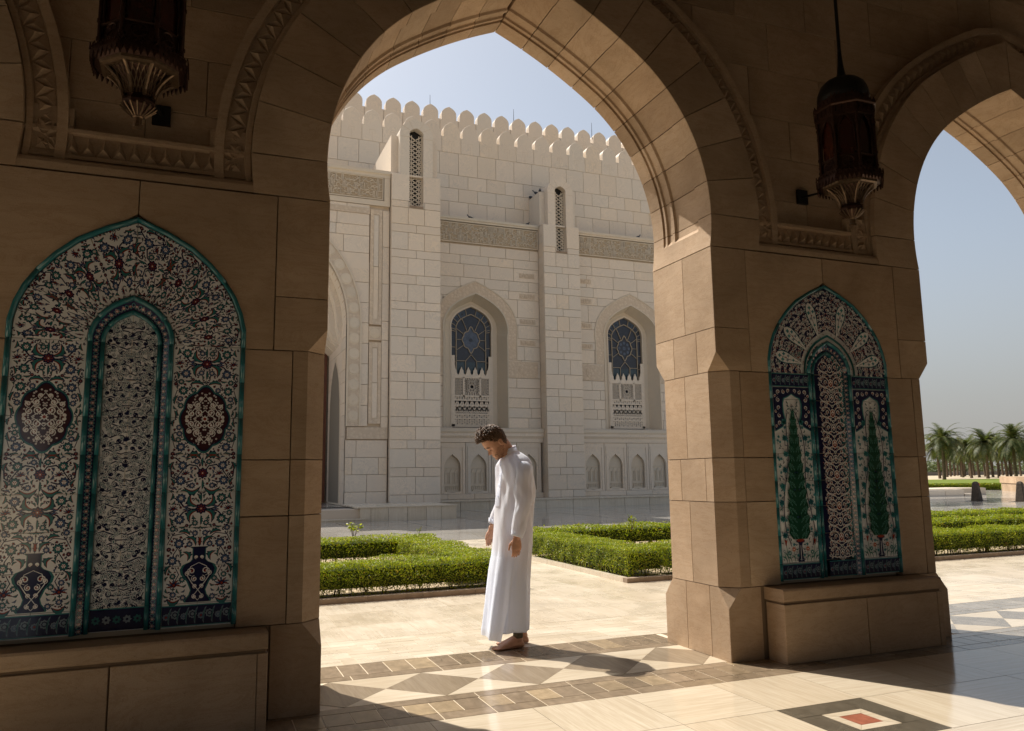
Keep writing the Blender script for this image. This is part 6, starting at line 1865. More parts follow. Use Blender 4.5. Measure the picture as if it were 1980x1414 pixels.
# ------------------------------------------------------------------ hanging lanterns
def m_amber():
    q = NM('amber_glass', .15, .6); f = q.noise(q.coord(), 5, 3, .6, 2.0)
    q.col(q.ramp(f, [(.3, (.018, .004, .003)), (.6, (.045, .010, .006)), (.8, (.080, .020, .008))])); return q.m
M['amber'] = m_amber()
def lantern(label, x, y, plate):
    L = empty('hanging_lantern', (x, y, 3.10)); tag(L, label, 'lantern', 'lanterns hanging in the gallery')
    P8 = PI/8
    def lt(nm, prof, mt, n=8, smooth=False):
        mb = MB(); mb.lathe(prof, n, 0, 0, 0, P8); return cobj(nm, ('lan', nm, len(prof), round(prof[0][1], 3)), lambda: mb.mesh(nm, [M[mt]], smooth), L)
    lt('finial', [(.004, 0), (.026, .004), (.028, .018), (.020, .022), (.022, .055), (.028, .062), (.016, .066)], 'brass')
    lt('cup', [(.026, .062), (.05, .085), (.078, .112), (.082, .135), (.076, .150), (.070, .158)], 'bronze')
    def ribs():
        mb = MB()
        for i in range(16):
            a = 2*PI*i/16; c, s_ = math.cos(a), math.sin(a)
            mb.tube([(c*.030, s_*.030, .066), (c*.056, s_*.056, .088), (c*.086, s_*.086, .116)], .005, 5)
        return mb.mesh('cup_rib', [M['brass']])
    cobj('cup_ribs', 'lan_ribs', ribs, L)['kind'] = 'stuff'
    # flaring bowl: ribs, rims and a lattice over a dark core
    bp = [(.074, .158), (.078, .19), (.095, .225), (.125, .262), (.165, .292), (.178, .300)]
    lt('bowl_core', [(a-.010, b) for a, b in bp], 'bronze')
    def bowl():
        mb = MB()
        def pt(t, ang, o=0):
            k_ = t*(len(bp)-1); i = min(int(k_), len(bp)-2); f = k_-i; r_ = bp[i][0]*(1-f)+bp[i+1][0]*f+o; z = bp[i][1]*(1-f)+bp[i+1][1]*f
            # flatten to the octagon
            aa = (ang - P8) % (PI/4) - PI/8; r2 = r_*math.cos(PI/8)/math.cos(aa); return (r2*math.cos(ang), r2*math.sin(ang), z)
        for k in range(8):
            a = P8 + k*PI/4; mb.tube([pt(t, a+1e-4, .004) for t in np.linspace(0, 1, 7)], .0095, 6)
            for q in range(-3, 7):
                for sg in (1, -1):
                    pts = [];
                    for t in np.linspace(.06, .94, 14):
                        u = (q+.5)/4 + sg*t*1.1*.6 - (.33 if sg > 0 else -.33)*1.0
                        if .10 < u < .90: pts.append(pt(t, a + u*PI/4, .003))
                        elif len(pts) > 1: break
                    if len(pts) > 1: mb.tube(pts, .0030, 4)
        mb.lathe([(.176, .286), (.196, .292), (.200, .308), (.186, .314)], 8, 0, 0, 0, P8)
        return mb.mesh('bowl', [M['brass']])
    cobj('bowl', 'lan_bowl', bowl, L)
    lt('rim', [(.186, .300), (.224, .318), (.234, .330), (.234, .372), (.222, .384), (.205, .390)], 'bronze')
    def teeth():
        mb = MB()
        for k in range(8):
            a0, a1 = P8+k*PI/4, P8+(k+1)*PI/4; p0 = Vector((.236*math.cos(a0), .236*math.sin(a0), 0)); p1 = Vector((.236*math.cos(a1), .236*math.sin(a1), 0))
            for q in range(6):
                a = p0.lerp(p1, q/6); b = p0.lerp(p1, (q+1)/6); m_ = (a+b)/2; n_ = m_.normalized()*.008
                mb.put([(a.x, a.y, .335), (b.x, b.y, .335), (m_.x, m_.y, .285), (a.x+n_.x, a.y+n_.y, .335), (b.x+n_.x, b.y+n_.y, .335), (m_.x+n_.x, m_.y+n_.y, .285)], [(0, 1, 2), (5, 4, 3), (0, 2, 5, 3), (2, 1, 4, 5), (1, 0, 3, 4)])
                mb.tube([a*1.02+Vector((0, 0, .336)), b*1.02+Vector((0, 0, .336))], .004, 4); mb.tube([a*1.03+Vector((0, 0, .378)), m_*1.05+Vector((0, 0, .350)), b*1.03+Vector((0, 0, .378))], .0035, 4)
        return mb.mesh('fringe', [M['bronze']])
    cobj('fringe', 'lan_teeth', teeth, L)
    z0, z1 = .39, .80
    def post(i):
        a = P8+i*PI/4; mb = MB(); c, s_ = math.cos(a), math.sin(a)
        mb.tube([(.204*c, .204*s_, z0-.01), (.204*c, .204*s_, z1+.01)], .011, 8); 
        for z in (z0+.02, z0+.12, z1-.06): mb.tube([(.204*c, .204*s_, z-.008), (.204*c, .204*s_, z+.008)], .016, 8)
        return mb.mesh('post', [M['bronze']])
    def pane(i):
        a0, a1 = P8+i*PI/4, P8+(i+1)*PI/4; mb = MB(); R_ = .196
        p = lambda t, z, o=0: ((R_+o)*((1-t)*math.cos(a0)+t*math.cos(a1)), (R_+o)*((1-t)*math.sin(a0)+t*math.sin(a1)), z)
        mb.put([p(.08, z0+.10, -.012), p(.92, z0+.10, -.012), p(.92, z1, -.012), p(.08, z1, -.012)], [(0, 1, 2, 3)], 0)
        return mb.mesh('pane', [M['amber']])
    def panelp(i):
        a0, a1 = P8+i*PI/4, P8+(i+1)*PI/4; mb = MB(); R_ = .200
        p = lambda t, z, o=0: Vector(((R_+o)*((1-t)*math.cos(a0)+t*math.cos(a1)), (R_+o)*((1-t)*math.sin(a0)+t*math.sin(a1)), z))
        mb.put([p(0, z0, -.01), p(1, z0, -.01), p(1, z0+.10, -.01), p(0, z0+.10, -.01)], [(0, 1, 2, 3)], 0)
        for z in (z0+.008, z0+.098, z1): mb.tube([p(.04, z), p(.96, z)], .006, 5)
        pts = [p(.5+.26*math.cos(t), z0+.053+.036*math.sin(t)) for t in np.linspace(0, 2*PI, 13)]; mb.tube(pts, .0040, 4)
        for q in range(5):
            t = q*2*PI/5; mb.tube([p(.5, z0+.053), p(.5+.22*math.cos(t), z0+.053+.03*math.sin(t))], .0035, 4)
        ar = [p(.12, z0+.12), p(.12, z1-.16), p(.17, z1-.09), p(.30, z1-.04), p(.5, z1-.005), p(.70, z1-.04), p(.83, z1-.09), p(.88, z1-.16), p(.88, z0+.12)]
        mb.tube(ar, .0055, 5)
        mb.put([p(.0, z1), p(.12, z1-.16), p(.17, z1-.09), p(.30, z1-.04), p(.5, z1-.002)], [(0, 1, 2, 3, 4)][:1]); mb.put([p(1, z1), p(.5, z1-.002), p(.70, z1-.04), p(.83, z1-.09), p(.88, z1-.16)], [(0, 1, 2, 3, 4)])
        return mb.mesh('side_panel', [M['bronze']])
    for i in range(8):
        cobj('post', ('lpo', i), lambda i=i: post(i), L); cobj('pane', ('lpa', i), lambda i=i: pane(i), L); cobj('side_panel', ('lsp', i), lambda i=i: panelp(i), L)
    lt('frieze', [(.200, z1-.005), (.214, z1), (.218, z1+.075), (.232, z1+.085), (.232, z1+.10), (.210, z1+.108), (.19, z1+.11)], 'bronze')
    def crest():
        mb = MB()
        for rr, zz_, n_ in ((.228, z1+.10, 6), (.190, z1+.16, 5)):
            for k in range(8):
                a0, a1 = P8+k*PI/4, P8+(k+1)*PI/4; p0 = Vector((rr*math.cos(a0), rr*math.sin(a0), 0)); p1 = Vector((rr*math.cos(a1), rr*math.sin(a1), 0))
                for q in range(n_):
                    a = p0.lerp(p1, (q+.1)/n_); b = p0.lerp(p1, (q+.9)/n_); m_ = (a+b)/2
                    mb.put([(a.x, a.y, zz_), (b.x, b.y, zz_), (m_.x*1.02, m_.y*1.02, zz_+.032), (a.x*.97, a.y*.97, zz_), (b.x*.97, b.y*.97, zz_)], [(0, 1, 2), (4, 3, 2), (0, 2, 3), (2, 1, 4)])
                for q in range(4):
                    c = p0.lerp(p1, (q+.5)/4)*(.96 if rr > .2 else 1); mb.tube([c+Vector((0, 0, zz_-.075)), c+Vector((0, 0, zz_-.01))], .005, 4)
        return mb.mesh('cresting', [M['bronze']])
    cobj('cresting', 'lan_crest', crest, L)
    lt('drum', [(.186, z1+.10), (.190, z1+.165), (.182, z1+.17)], 'bronze')
    lt('dome', [(.182, z1+.165), (.186, z1+.205), (.180, z1+.25), (.160, z1+.295), (.125, z1+.33), (.08, z1+.352), (.045, z1+.362), (.030, z1+.40), (.022, z1+.46), (.016, z1+.54), (.014, z1+.60)], 'black', 16, True)
    mb = MB(); mb.tube([(0, 0, z1+.55), (0, 0, 3.27)], .013, 8); cobj('rod', 'lan_rod', lambda: mb.mesh('rod', [M['black']]), L)
    def brk():
        mb = MB(); dy = .115 - y; mb.tube([(plate[0]-x, dy, plate[1]-3.10), (.0, .2, .35)], .009, 6); mb.box(plate[0]-x-.05, plate[0]-x+.05, dy-.02, dy+.005, plate[1]-3.10-.06, plate[1]-3.10+.06)
        return mb.mesh('wall_bracket', [M['black']])
    add('wall_bracket', brk(), L)
    return L
lantern('octagonal bronze lantern with amber panes hanging above the flower tile panel', .012, -.50, (.085, 3.46))
lantern('octagonal bronze lantern with amber panes hanging above the cypress tile panel', 4.785, -.50, (4.895, 3.55))

# ------------------------------------------------------------------ the man in white
def m_cloth():
    q = NM('white_cotton', .85, .15); v = q.coord((1, 1, .35)); q.col(q.ramp(q.noise(v, 9, 4), [(.3, (.81, .855, .95)), (.7, (.845, .89, .98))]))
    w_ = q.noise(q.coord((1, 1, .25)), 16, 3, .5, .6); q.bump(w_, .010, .35)
    tr = q.n('BsdfTranslucent'); tr.inputs[0].default_value = (.84, .88, .97, 1); mx = q.n('MixShader', x0=.40); q.l(q.b.outputs[0], mx.inputs[1]); q.l(tr.outputs[0], mx.inputs[2]); q.l(mx.outputs[0], q.t.nodes['Material Output'].inputs[0])
    q.b.inputs['Sheen Weight'].default_value = .2
    return q.m
M['cloth'] = m_cloth()
def m_skin():
    q = NM('skin', .5, .35); f = q.noise(q.coord(), 30, 4); q.col(q.ramp(f, [(.3, (.40, .215, .135)), (.7, (.52, .29, .19))]))
    q.b.inputs['Subsurface Weight'].default_value = .12; q.b.inputs['Subsurface Radius'].default_value = (.01, .004, .002); q.b.inputs['Subsurface Scale'].default_value = .6
    q.bump(q.noise(q.coord(), 120, 3), .001, .3); return q.m
M['skin'] = m_skin()
M['hair'] = simple('brown_hair', (.11, .062, .032), .45, .4, nz=.5, nscale=70)
M['beard'] = simple('stubble', (.13, .065, .038), .8, .1, nz=.3, nscale=200)
M['band'] = simple('dark_green_band', (.10, .082, .052), .8, .1, nz=.3, nscale=60)
MXm, MYm = 2.70, 1.15
man = empty('person', (MXm, MYm, 0)); tag(man, 'barefoot man in a long white robe standing with bowed head in the archway', 'person')
PIT = R(45); HC = Vector((2.562, MYm, 1.590))
def hd(p):
    x, y, z = p; return (HC.x + x*math.cos(PIT) - z*math.sin(PIT), HC.y + y, HC.z + x*math.sin(PIT) + z*math.cos(PIT))
HT = [(-.128, -.068, -.02, .022), (-.120, -.083, -.004, .040), (-.108, -.090, .012, .050), (-.095, -.088, .03, .056), (-.085, -.090, .045, .060), (-.075, -.091, .055, .062), (-.062, -.088, .066, .066), (-.045, -.087, .078, .069), (-.028, -.084, .088, .072), (-.012, -.085, .094, .074), (0, -.091, .098, .0755), (.012, -.094, .100, .076), (.03, -.093, .101, .077), (.055, -.088, .099, .075), (.08, -.077, .089, .068), (.10, -.058, .072, .055), (.115, -.034, .048, .036), (.123, -.010, .022, .016)]
def head_ring(z, f, b, w_, n=40):
    out = []
    cx = (f+b)/2; a = (b-f)/2
    for k in range(n):
        t = 2*PI*k/n; c, s_ = math.cos(t), math.sin(t); e = .88
        x = cx + a*math.copysign(abs(c)**e, c); y = w_*math.copysign(abs(s_)**e, s_)
        if c < 0:    # the face side
            nose = 0
            if -.060 < z < .004: q = (.004-z)/.050; nose = (.034*min(q, 1)**1.2 if z > -.047 else .034*(1-(-.047-z)/.013)*.8)
            x -= max(nose, 0)*math.exp(-(y/.011)**2)
            if -.034 < z < -.002: x += .010*math.exp(-((abs(y)-.031)/.013)**2)*math.sin(PI*(z+.034)/.032)
            if -.078 < z < -.066: x -= .0055*math.exp(-(y/.02)**2)
            if -.092 < z < -.080: x -= .0050*math.exp(-(y/.018)**2)
            if -.125 < z < -.100: x -= .005*math.exp(-(y/.018)**2)
        out.append((x, y, z))
    return out
mb = MB(); zi = np.linspace(-.128, .123, 52); rings = []
for z in zi:
    f, b, w_ = [float(np.interp(z, [q[0] for q in HT], [q[j] for q in HT])) for j in (1, 2, 3)]
    rings.append([hd(p) for p in head_ring(z, f, b, w_)])
mb.loft(rings)
for sy in (-1, 1):     # ears
    er = [];
    for y, sc in ((.068, .6), (.078, .9), (.086, 1), (.090, .7)):
        er.append([hd((.012+.017*sc*math.cos(t)+.004*math.sin(t), sy*y, -.018+.031*sc*math.sin(t))) for t in np.linspace(0, 2*PI, 13)[:-1]])
    mb.loft(er)
def ell_loft(pts, ra, rb, n=16, fwd=None):
    """elliptical tube: ra along 'fwd', rb across"""
    rings = []
    pts = [Vector(p) for p in pts]
    for i, p in enumerate(pts):
        d = (pts[min(i+1, len(pts)-1)]-pts[max(i-1, 0)]).normalized(); a = Vector(fwd or (1, 0, 0)); a = (a-d*a.dot(d)).normalized(); b = d.cross(a)
        rings.append([tuple(p + a*ra[i]*math.cos(t) + b*rb[i]*math.sin(t)) for t in np.linspace(0, 2*PI, n+1)[:-1]])
    mb.loft(rings)
ell_loft([(2.735, MYm, 1.36), (2.715, MYm, 1.42), (2.685, MYm, 1.48), (2.650, MYm, 1.54), (2.610, MYm, 1.60)], [.085, .068, .060, .060, .055], [.10, .066, .056, .056, .05])
ell_loft([(2.725, MYm, .55), (2.725, MYm, .75), (2.73, MYm, .95), (2.745, MYm, 1.10), (2.74, MYm, 1.28), (2.745, MYm, 1.38)], [.085, .095, .10, .10, .10, .065], [.13, .13, .12, .12, .14, .13])
def finger(p0, dirs, r0):
    pts = [Vector(p0)]
    for d, l in dirs: pts.append(pts[-1] + Vector(d).normalized()*l)
    mb.tube([pts[0]] + pts[1:], [r0*1.05] + [r0*(1-.12*i) for i in range(1, len(pts))], 8)
def arm(sh, el, wr, side, hx):
    sh, el, wr = Vector(sh), Vector(el), Vector(wr)
    ell_loft([sh, sh.lerp(el, .5), el, el.lerp(wr, .35), el.lerp(wr, .8), wr, wr+(wr-el).normalized()*.02], [.044, .042, .038, .038, .030, .026, .026], [.044, .042, .038, .036, .026, .021, .020], 14)
    d = Vector((hx, 0, -1)).normalized(); f = Vector((-1, 0, hx)).normalized()*1.0   # along hand; f: towards thumb/front
    # palm faces the body; broad side seen from the camera
    rings = []
    for t, wd, th in ((.0, .028, .019), (.02, .034, .017), (.05, .041, .017), (.08, .042, .016), (.095, .038, .013)):
        c = wr + d*t; rings.append([tuple(c + f*wd*math.cos(q) + Vector((0, side, 0))*th*math.sin(q)) for q in np.linspace(0, 2*PI, 15)[:-1]])
    mb.loft(rings)
    inn = Vector((0, -side, 0))
    for i, (o_, l) in enumerate(((.027, .92), (.009, 1.0), (-.009, .95), (-.026, .80))):
        b = wr + d*.088 + f*o_
        finger(b, [(d + inn*.12, .030*l), (d*.93 + inn*.5, .024*l), (d*.7 + inn*.85, .018*l)], .0097 - .0004*i)
    finger(wr + d*.030 + f*.030 + inn*.008, [(d*.8 + f*.55 + inn*.3, .032), (d + f*.15 + inn*.3, .028), (d + inn*.3, .018)], .0098)
arm((2.735, 1.02, 1.355), (2.722, .935, 1.11), (2.650, .925, .850), -1, -.02)
arm((2.745, 1.285, 1.355), (2.735, 1.375, 1.12), (2.622, 1.385, .905), 1, -.22)
# legs and feet
def foot(hx_, hy, yaw, lift=0):
    """heel at hx_,hy ; the foot points to -x turned by yaw"""
    c, s_ = math.cos(yaw), math.sin(yaw)
    F = lambda u, v, z: (hx_ - u*c - v*s_, hy + u*s_*1.0 - v*c, z)
    sec = [(0, .018, .006, .040), (.012, .028, .002, .058), (.04, .033, .001, .085), (.07, .034, .001, .098), (.10, .035, .001, .085), (.13, .039, .001, .066), (.16, .043, .001, .052), (.19, .046, .001, .040), (.212, .045, .001, .030), (.226, .041, .002, .024)]
    rings = []
    for u, w_, z0_, z1_ in sec:
        rings.append([F(u, w_*math.cos(t)*(1 if math.sin(t) < 0 else .8), (z0_+z1_)/2 + (z1_-z0_)/2*math.sin(t)) for t in np.linspace(0, 2*PI, 17)[:-1]])
    mb.loft(rings)
    for i, (v, l, r_) in enumerate(((-.030, .046, .0125), (-.009, .044, .009), (.008, .038, .0085), (.023, .032, .008), (.036, .024, .0075))):
        a = F(.213, v, .014); b = F(.213+l*.55, v, .016); c2 = F(.213+l, v, .009); mb.tube([a, b, c2], [r_, r_, r_*.75], 8)
    ell_loft([F(.045, 0, .055), F(.047, 0, .09), F(.047, 0, .13), F(.06, 0, .20), F(.08, 0, .32), F(.10, 0, .45), F(.105, 0, .60)], [.040, .034, .034, .040, .046, .048, .050], [.033, .027, .028, .034, .040, .044, .046], 14)
foot(2.765, 1.095, -R(5)); foot(2.862, 1.232, R(0))
body = add('body', mb.mesh('body', [M['skin']], True), man, (-MXm, -MYm, 0))
rm = body.modifiers.new('skin', 'REMESH'); rm.mode = 'VOXEL'; rm.voxel_size = .0034; rm.use_smooth_shade = True
sm = body.modifiers.new('soft', 'SMOOTH'); sm.factor = .5; sm.iterations = 2
# hair: cap and many short curls
hb = MB()
rg = random.Random(3)
def scalp(th, ph):
    # direction -> surface point by ring interpolation
    z = .123*math.sin(ph)*1.0
    f, b, w_ = [float(np.interp(z, [q[0] for q in HT], [q[j] for q in HT])) for j in (1, 2, 3)]
    cx = (f+b)/2; return Vector((cx + (b-f)/2*math.cos(th), w_*math.sin(th), z))
cnt = 0
while cnt < 1900:
    th = rg.uniform(0, 2*PI); z = rg.uniform(-.075, .123)
    c = math.cos(th)      # -1 front, +1 back
    lim = float(np.interp(c, [-1, -.55, -.25, .05, .35, .7, 1], [.072, .060, .020, .0, -.032, -.066, -.070]))
    if abs(c) < .3 and z < .0 and False: continue
    if z < lim: continue
    f, b, w_ = [float(np.interp(z, [q[0] for q in HT], [q[j] for q in HT])) for j in (1, 2, 3)]
    p = Vector(((f+b)/2 + (b-f)/2*math.cos(th), w_*math.sin(th), z)); n_ = Vector((p.x*.8, p.y*1.2, p.z*1.1+.01)).normalized()
    top = max(0, min(1, (z+.0)/.09)); front = max(0, -c)
    ln = .007 + .010*top + .014*top*front + rg.uniform(0, .005)
    t1 = Vector((rg.uniform(-1, 1), rg.uniform(-1, 1), rg.uniform(-1, 1))); t1 = (t1 - n_*t1.dot(n_)).normalized(); t1 = (t1 + Vector((-1, 0, .2))*(.9*top)).normalized()
    pts = [p - n_*.004, p + n_*ln*.5 + t1*ln*.15, p + n_*ln*.85 + t1*ln*.55, p + n_*ln*.8 + t1*ln*1.0]
    hb.tube([hd(q) for q in pts], [.0048, .0052, .0044, .0022], 5); cnt += 1
add('hair', hb.mesh('hair', [M['hair']], True), man, (-MXm, -MYm, 0))
# brows, closed lids, stubble
fb = MB()
for sy in (-1, 1):
    fb.tube([hd((-.093, sy*.014, .008)), hd((-.094, sy*.028, .013)), hd((-.086, sy*.044, .008)), hd((-.078, sy*.052, .002))], [.003, .0042, .0034, .0015], 6)
    fb.tube([hd((-.0845, sy*.020, -.019)), hd((-.0865, sy*.031, -.022)), hd((-.080, sy*.044, -.019))], [.0012, .0022, .0010], 5)
add('eyebrows', fb.mesh('eyebrows', [M['hair']], True), man, (-MXm, -MYm, 0))
sb = MB()
for i in range(1500):
    th = rg.uniform(PI*.42, PI*1.58); z = rg.uniform(-.126, -.035); c = math.cos(th)
    lim = float(np.interp(abs(math.sin(th)), [0, .45, .8, 1], [-.062, -.066, -.052, -.02]))
    if z > lim or (abs(math.sin(th)) < .35 and -.095 < z < -.068): continue
    f, b, w_ = [float(np.interp(z, [q[0] for q in HT], [q[j] for q in HT])) for j in (1, 2, 3)]
    p = Vector(((f+b)/2 + (b-f)/2*math.copysign(abs(c)**.88, c), w_*math.copysign(abs(math.sin(th))**.88, math.sin(th)), z)); n_ = Vector((p.x, p.y*1.2, -.02)).normalized()
    sb.tube([hd(p-n_*.002), hd(p+n_*.0028+Vector((0, 0, -.002)))], [.0009, .0005], 3, 0, False)
o = add('stubble', sb.mesh('stubble', [M['hair']]), man, (-MXm, -MYm, 0)); o['kind'] = 'stuff'
# robe
RB = [  # z, front x, back x, half width
 (.095, 2.475, 2.835, .200), (.16, 2.478, 2.840, .197), (.30, 2.488, 2.845, .190), (.49, 2.505, 2.852, .182), (.65, 2.522, 2.868, .176), (.80, 2.540, 2.885, .172), (.90, 2.548, 2.893, .168), (1.00, 2.556, 2.898, .166), (1.12, 2.566, 2.905, .170), (1.22, 2.578, 2.905, .178), (1.30, 2.584, 2.898, .188), (1.36, 2.588, 2.882, .192), (1.41, 2.596, 2.862, .184), (1.445, 2.604, 2.838, .158), (1.47, 2.614, 2.805, .122), (1.487, 2.624, 2.780, .092), (1.50, 2.632, 2.762, .074), (1.515, 2.632, 2.752, .068), (1.535, 2.630, 2.748, .066)]
RB = [(z, f+.018, b-.032, w_) if z < 1.4 else (z, f+.006, b-.012, w_) for z, f, b, w_ in RB]
def robe_pt(z, t, thick=0):
    f, b, w_ = [float(np.interp(z, [q[0] for q in RB], [q[j] for q in RB])) for j in (1, 2, 3)]
    cx = (f+b)/2; a = (b-f)/2; c, s_ = math.cos(t), math.sin(t); e = .82 if z < 1.4 else .95
    low = max(0, min(1, (1.0-z)/.9)); up = max(0, min(1, (z-.8)/.5))*(1 if z < 1.42 else max(0, (1.5-z)/.08))
    near = max(0, -s_)
    k_ = 1 + low*(.050*math.sin(5*t+1.2+.7*z) + .070*math.sin(9*t-1.6*z+.4)*abs(math.sin(9*t-1.6*z+.4))**.6 + .026*math.sin(17*t+2+2*z)) 
    # diagonal pulls from the hand towards the hem and across the chest
    k_ += .11*low*math.exp(-((t-(-2.05+.55*(z-.1)))/.13)**2) - .13*low*math.exp(-((t-(-1.80+.50*(z-.1)))/.10)**2)
    k_ += .07*low*math.exp(-((t-(-1.25+.15*z))/.12)**2) - .08*low*math.exp(-((t-(-1.02+.1*z))/.10)**2)
    k_ += up*(.040*math.sin(4*t+8*z) + .050*math.sin(7*t-13*z+1) + .026*math.sin(13*t+22*z))
    x = cx + (a*k_+thick)*math.copysign(abs(c)**e, c); y = (w_*k_+thick)*math.copysign(abs(s_)**e, s_)
    zz = z
    if z < .55:     # front panel falls forward and a little lower
        q = (.55-z)/.45; fr = max(0, -c)**1.5; x -= .028*q*fr*near**.3 if s_ < 0 else .012*q*fr; zz -= .014*q*fr
    if z > 1.40:    # collar slopes forward
        q = min(1, (z-1.40)/.1); zz += q*(x-2.70)*.38
    return (x, MYm + y, zz)
rb = MB(); NT = 120
zl = list(np.linspace(.137, 1.40, 66)) + list(np.linspace(1.41, 1.535, 12))
rings = [[robe_pt(z, 2*PI*k/NT) for k in range(NT)] for z in zl]
inner = [[robe_pt(z, 2*PI*k/NT, -.006) for k in range(NT)] for z in [1.535, 1.50]]
lower = [[robe_pt(z, 2*PI*k/NT, -.006) for k in range(NT)] for z in [.60, .35, .20, .138]]
rb.loft(lower + rings + inner, 0, False)
def sleeve(sh, el, wr, r0, r1, r2):
    sh, el, wr = Vector(sh), Vector(el), Vector(wr); pts = []; ra = []
    n = 30
    rings = []
    for i in range(n+1):
        t = i/n; p = sh.lerp(el, t/.5) if t < .5 else el.lerp(wr, (t-.5)/.5)
        r_ = (r0+(r1-r0)*t/.5) if t < .5 else (r1+(r2-r1)*(t-.5)/.5)
        if t < .12: r_ *= .62 + .38*math.sqrt(t/.12)
        d = (el-sh).normalized().lerp((wr-el).normalized(), min(1, max(0, (t-.4)/.2))).normalized(); a = Vector((1, 0, 0)); a = (a-d*a.dot(d)).normalized(); b = d.cross(a)
        ring = []
        for q in range(40):
            u = 2*PI*q/40; k_ = 1 + .06*math.sin(3*u+7*t) + .07*math.sin(2*u-15*t+1) + .06*math.sin(5*u+26*t)*(1-.5*t) + .035*math.sin(9*u-12*t)
            if t > .93: k_ = 1+(k_-1)*.4
            ring.append(tuple(p + a*r_*k_*math.cos(u) + b*r_*k_*.86*math.sin(u)))
        rings.append(ring)
    last = rings[-1]; c = Vector(wr); rings.append([tuple(c + (Vector(q)-c)*.90) for q in last]); rings.append([tuple(c + (Vector(q)-c)*.9 + Vector((0, 0, .05))) for q in last])
    s0 = [tuple(sh + (Vector(q)-sh)*.45 + Vector((0, (1.15-sh.y)*.25, .012))) for q in rings[0]]; s1 = [tuple(sh + Vector((0, (1.15-sh.y)*.5, 0)) + (Vector(q)-sh)*.05) for q in rings[0]]
    rb.loft([s1, s0] + rings, 0, False)
    # cuff seam
    return last
sleeve((2.737, 1.012, 1.420), (2.722, .935, 1.12), (2.650, .925, .850), .080, .066, .048)
sleeve((2.745, 1.290, 1.420), (2.735, 1.375, 1.12), (2.630, 1.385, .920), .080, .066, .048)
# overlapping front panel with its open side edge
def panel_pt(z, u):
    ts = -1.60 - .50*max(0, min(1, (.74-z)/.64)); t = (-PI-.9) + (ts+PI+.9)*u; q = max(0, min(1, (.74-z)/.64))
    x, y, zz = robe_pt(max(z, .137), t, -.006 + .013*min(1, q*4)**.7 + .016*q*u**3)
    return (x - .008*q*max(0, -math.cos(t)) - .012*q*u, y - .010*q*u, (z if z < .16 else zz) - .018*q*u**2)
zp = np.linspace(.100, .74, 36); U_ = np.linspace(0, 1, 40); n0 = len(U_)
v = [panel_pt(z, u) for z in zp for u in U_]; v2 = [panel_pt(z, u) for z in zp for u in U_]
rb.put(v, [(i*n0+k, i*n0+k+1, (i+1)*n0+k+1, (i+1)*n0+k) for i in range(len(zp)-1) for k in range(n0-1)])
robe = add('robe', rb.mesh('robe', [M['cloth']], True), man, (-MXm, -MYm, 0))
sbm = robe.modifiers.new('soft', 'SMOOTH'); sbm.factor = .5; sbm.iterations = 2
# stand collar, placket and side seam
cb = MB(); n = 48; r1 = [robe_pt(1.512, 2*PI*k/n, .004) for k in range(n)]; r2 = [(a, b, c+.014) for a, b, c in [robe_pt(1.533, 2*PI*k/n, .001) for k in range(n)]]; r3 = [(2.695+(a-2.695)*.93, MYm+(b-MYm)*.93, c) for a, b, c in r2]
cb.loft([r1, r2, r3], 0, False); add('collar', cb.mesh('collar', [M['cloth']], True), man, (-MXm, -MYm, 0))
pb = MB(); rr = []
for z in np.linspace(1.08, 1.49, 22):
    ce = [Vector(robe_pt(z, PI+u, .004)) for u in (.16, .08, 0, -.08)]; rr.append([tuple(q) for q in ce])
v = [p for r_ in rr for p in r_]; pb.put(v, [(i*4+k, i*4+k+1, (i+1)*4+k+1, (i+1)*4+k) for i in range(21) for k in range(3)])
for z in (1.16, 1.24, 1.32, 1.40):
    c = Vector(robe_pt(z, PI+.05, .008)); pb.tube([c+Vector((.002, 0, 0)), c-Vector((.003, 0, 0))], .006, 8)
add('placket', pb.mesh('placket', [M['cloth']], True), man, (-MXm, -MYm, 0))
ab = MB(); ab.lathe([(.031, .075), (.0335, .078), (.0345, .105), (.034, .118), (.030, .12)], 18, 0, 0)
o = add('ankle_band', ab.mesh('ankle_band', [M['band']], True), man, (2.718-MXm, 1.092-MYm, 0), scale=(1.15, .95, 1))

# ------------------------------------------------------------------ pigeons
def pigeon_mesh():
    mb = MB(); rings = []
    for x, z, r_ in ((-.16, .055, .006), (-.10, .07, .022), (-.05, .085, .042), (0, .10, .055), (.05, .115, .052), (.085, .14, .036), (.10, .17, .026), (.115, .20, .027), (.135, .215, .022), (.15, .212, .010), (.175, .205, .003)):
        rings.append([(x, r_*math.cos(t)*.9, z + r_*math.sin(t)) for t in np.linspace(0, 2*PI, 11)[:-1]])
    mb.loft(rings)
    for sy in (-1, 1): mb.tube([(.0, sy*.018, .06), (.005, sy*.02, .0)], [.008, .004], 5); mb.put([(-.14, sy*.02, .06), (.05, sy*.055, .12), (.06, sy*.05, .08), (-.02, sy*.052, .05)], [(0, 1, 2, 3)])
    return mb.mesh('pigeon', [M['pigeon']], True)
M['pigeon'] = simple('slate_feathers', (.045, .048, .058), .6, .3, nz=.5, nscale=20)
pm = pigeon_mesh()
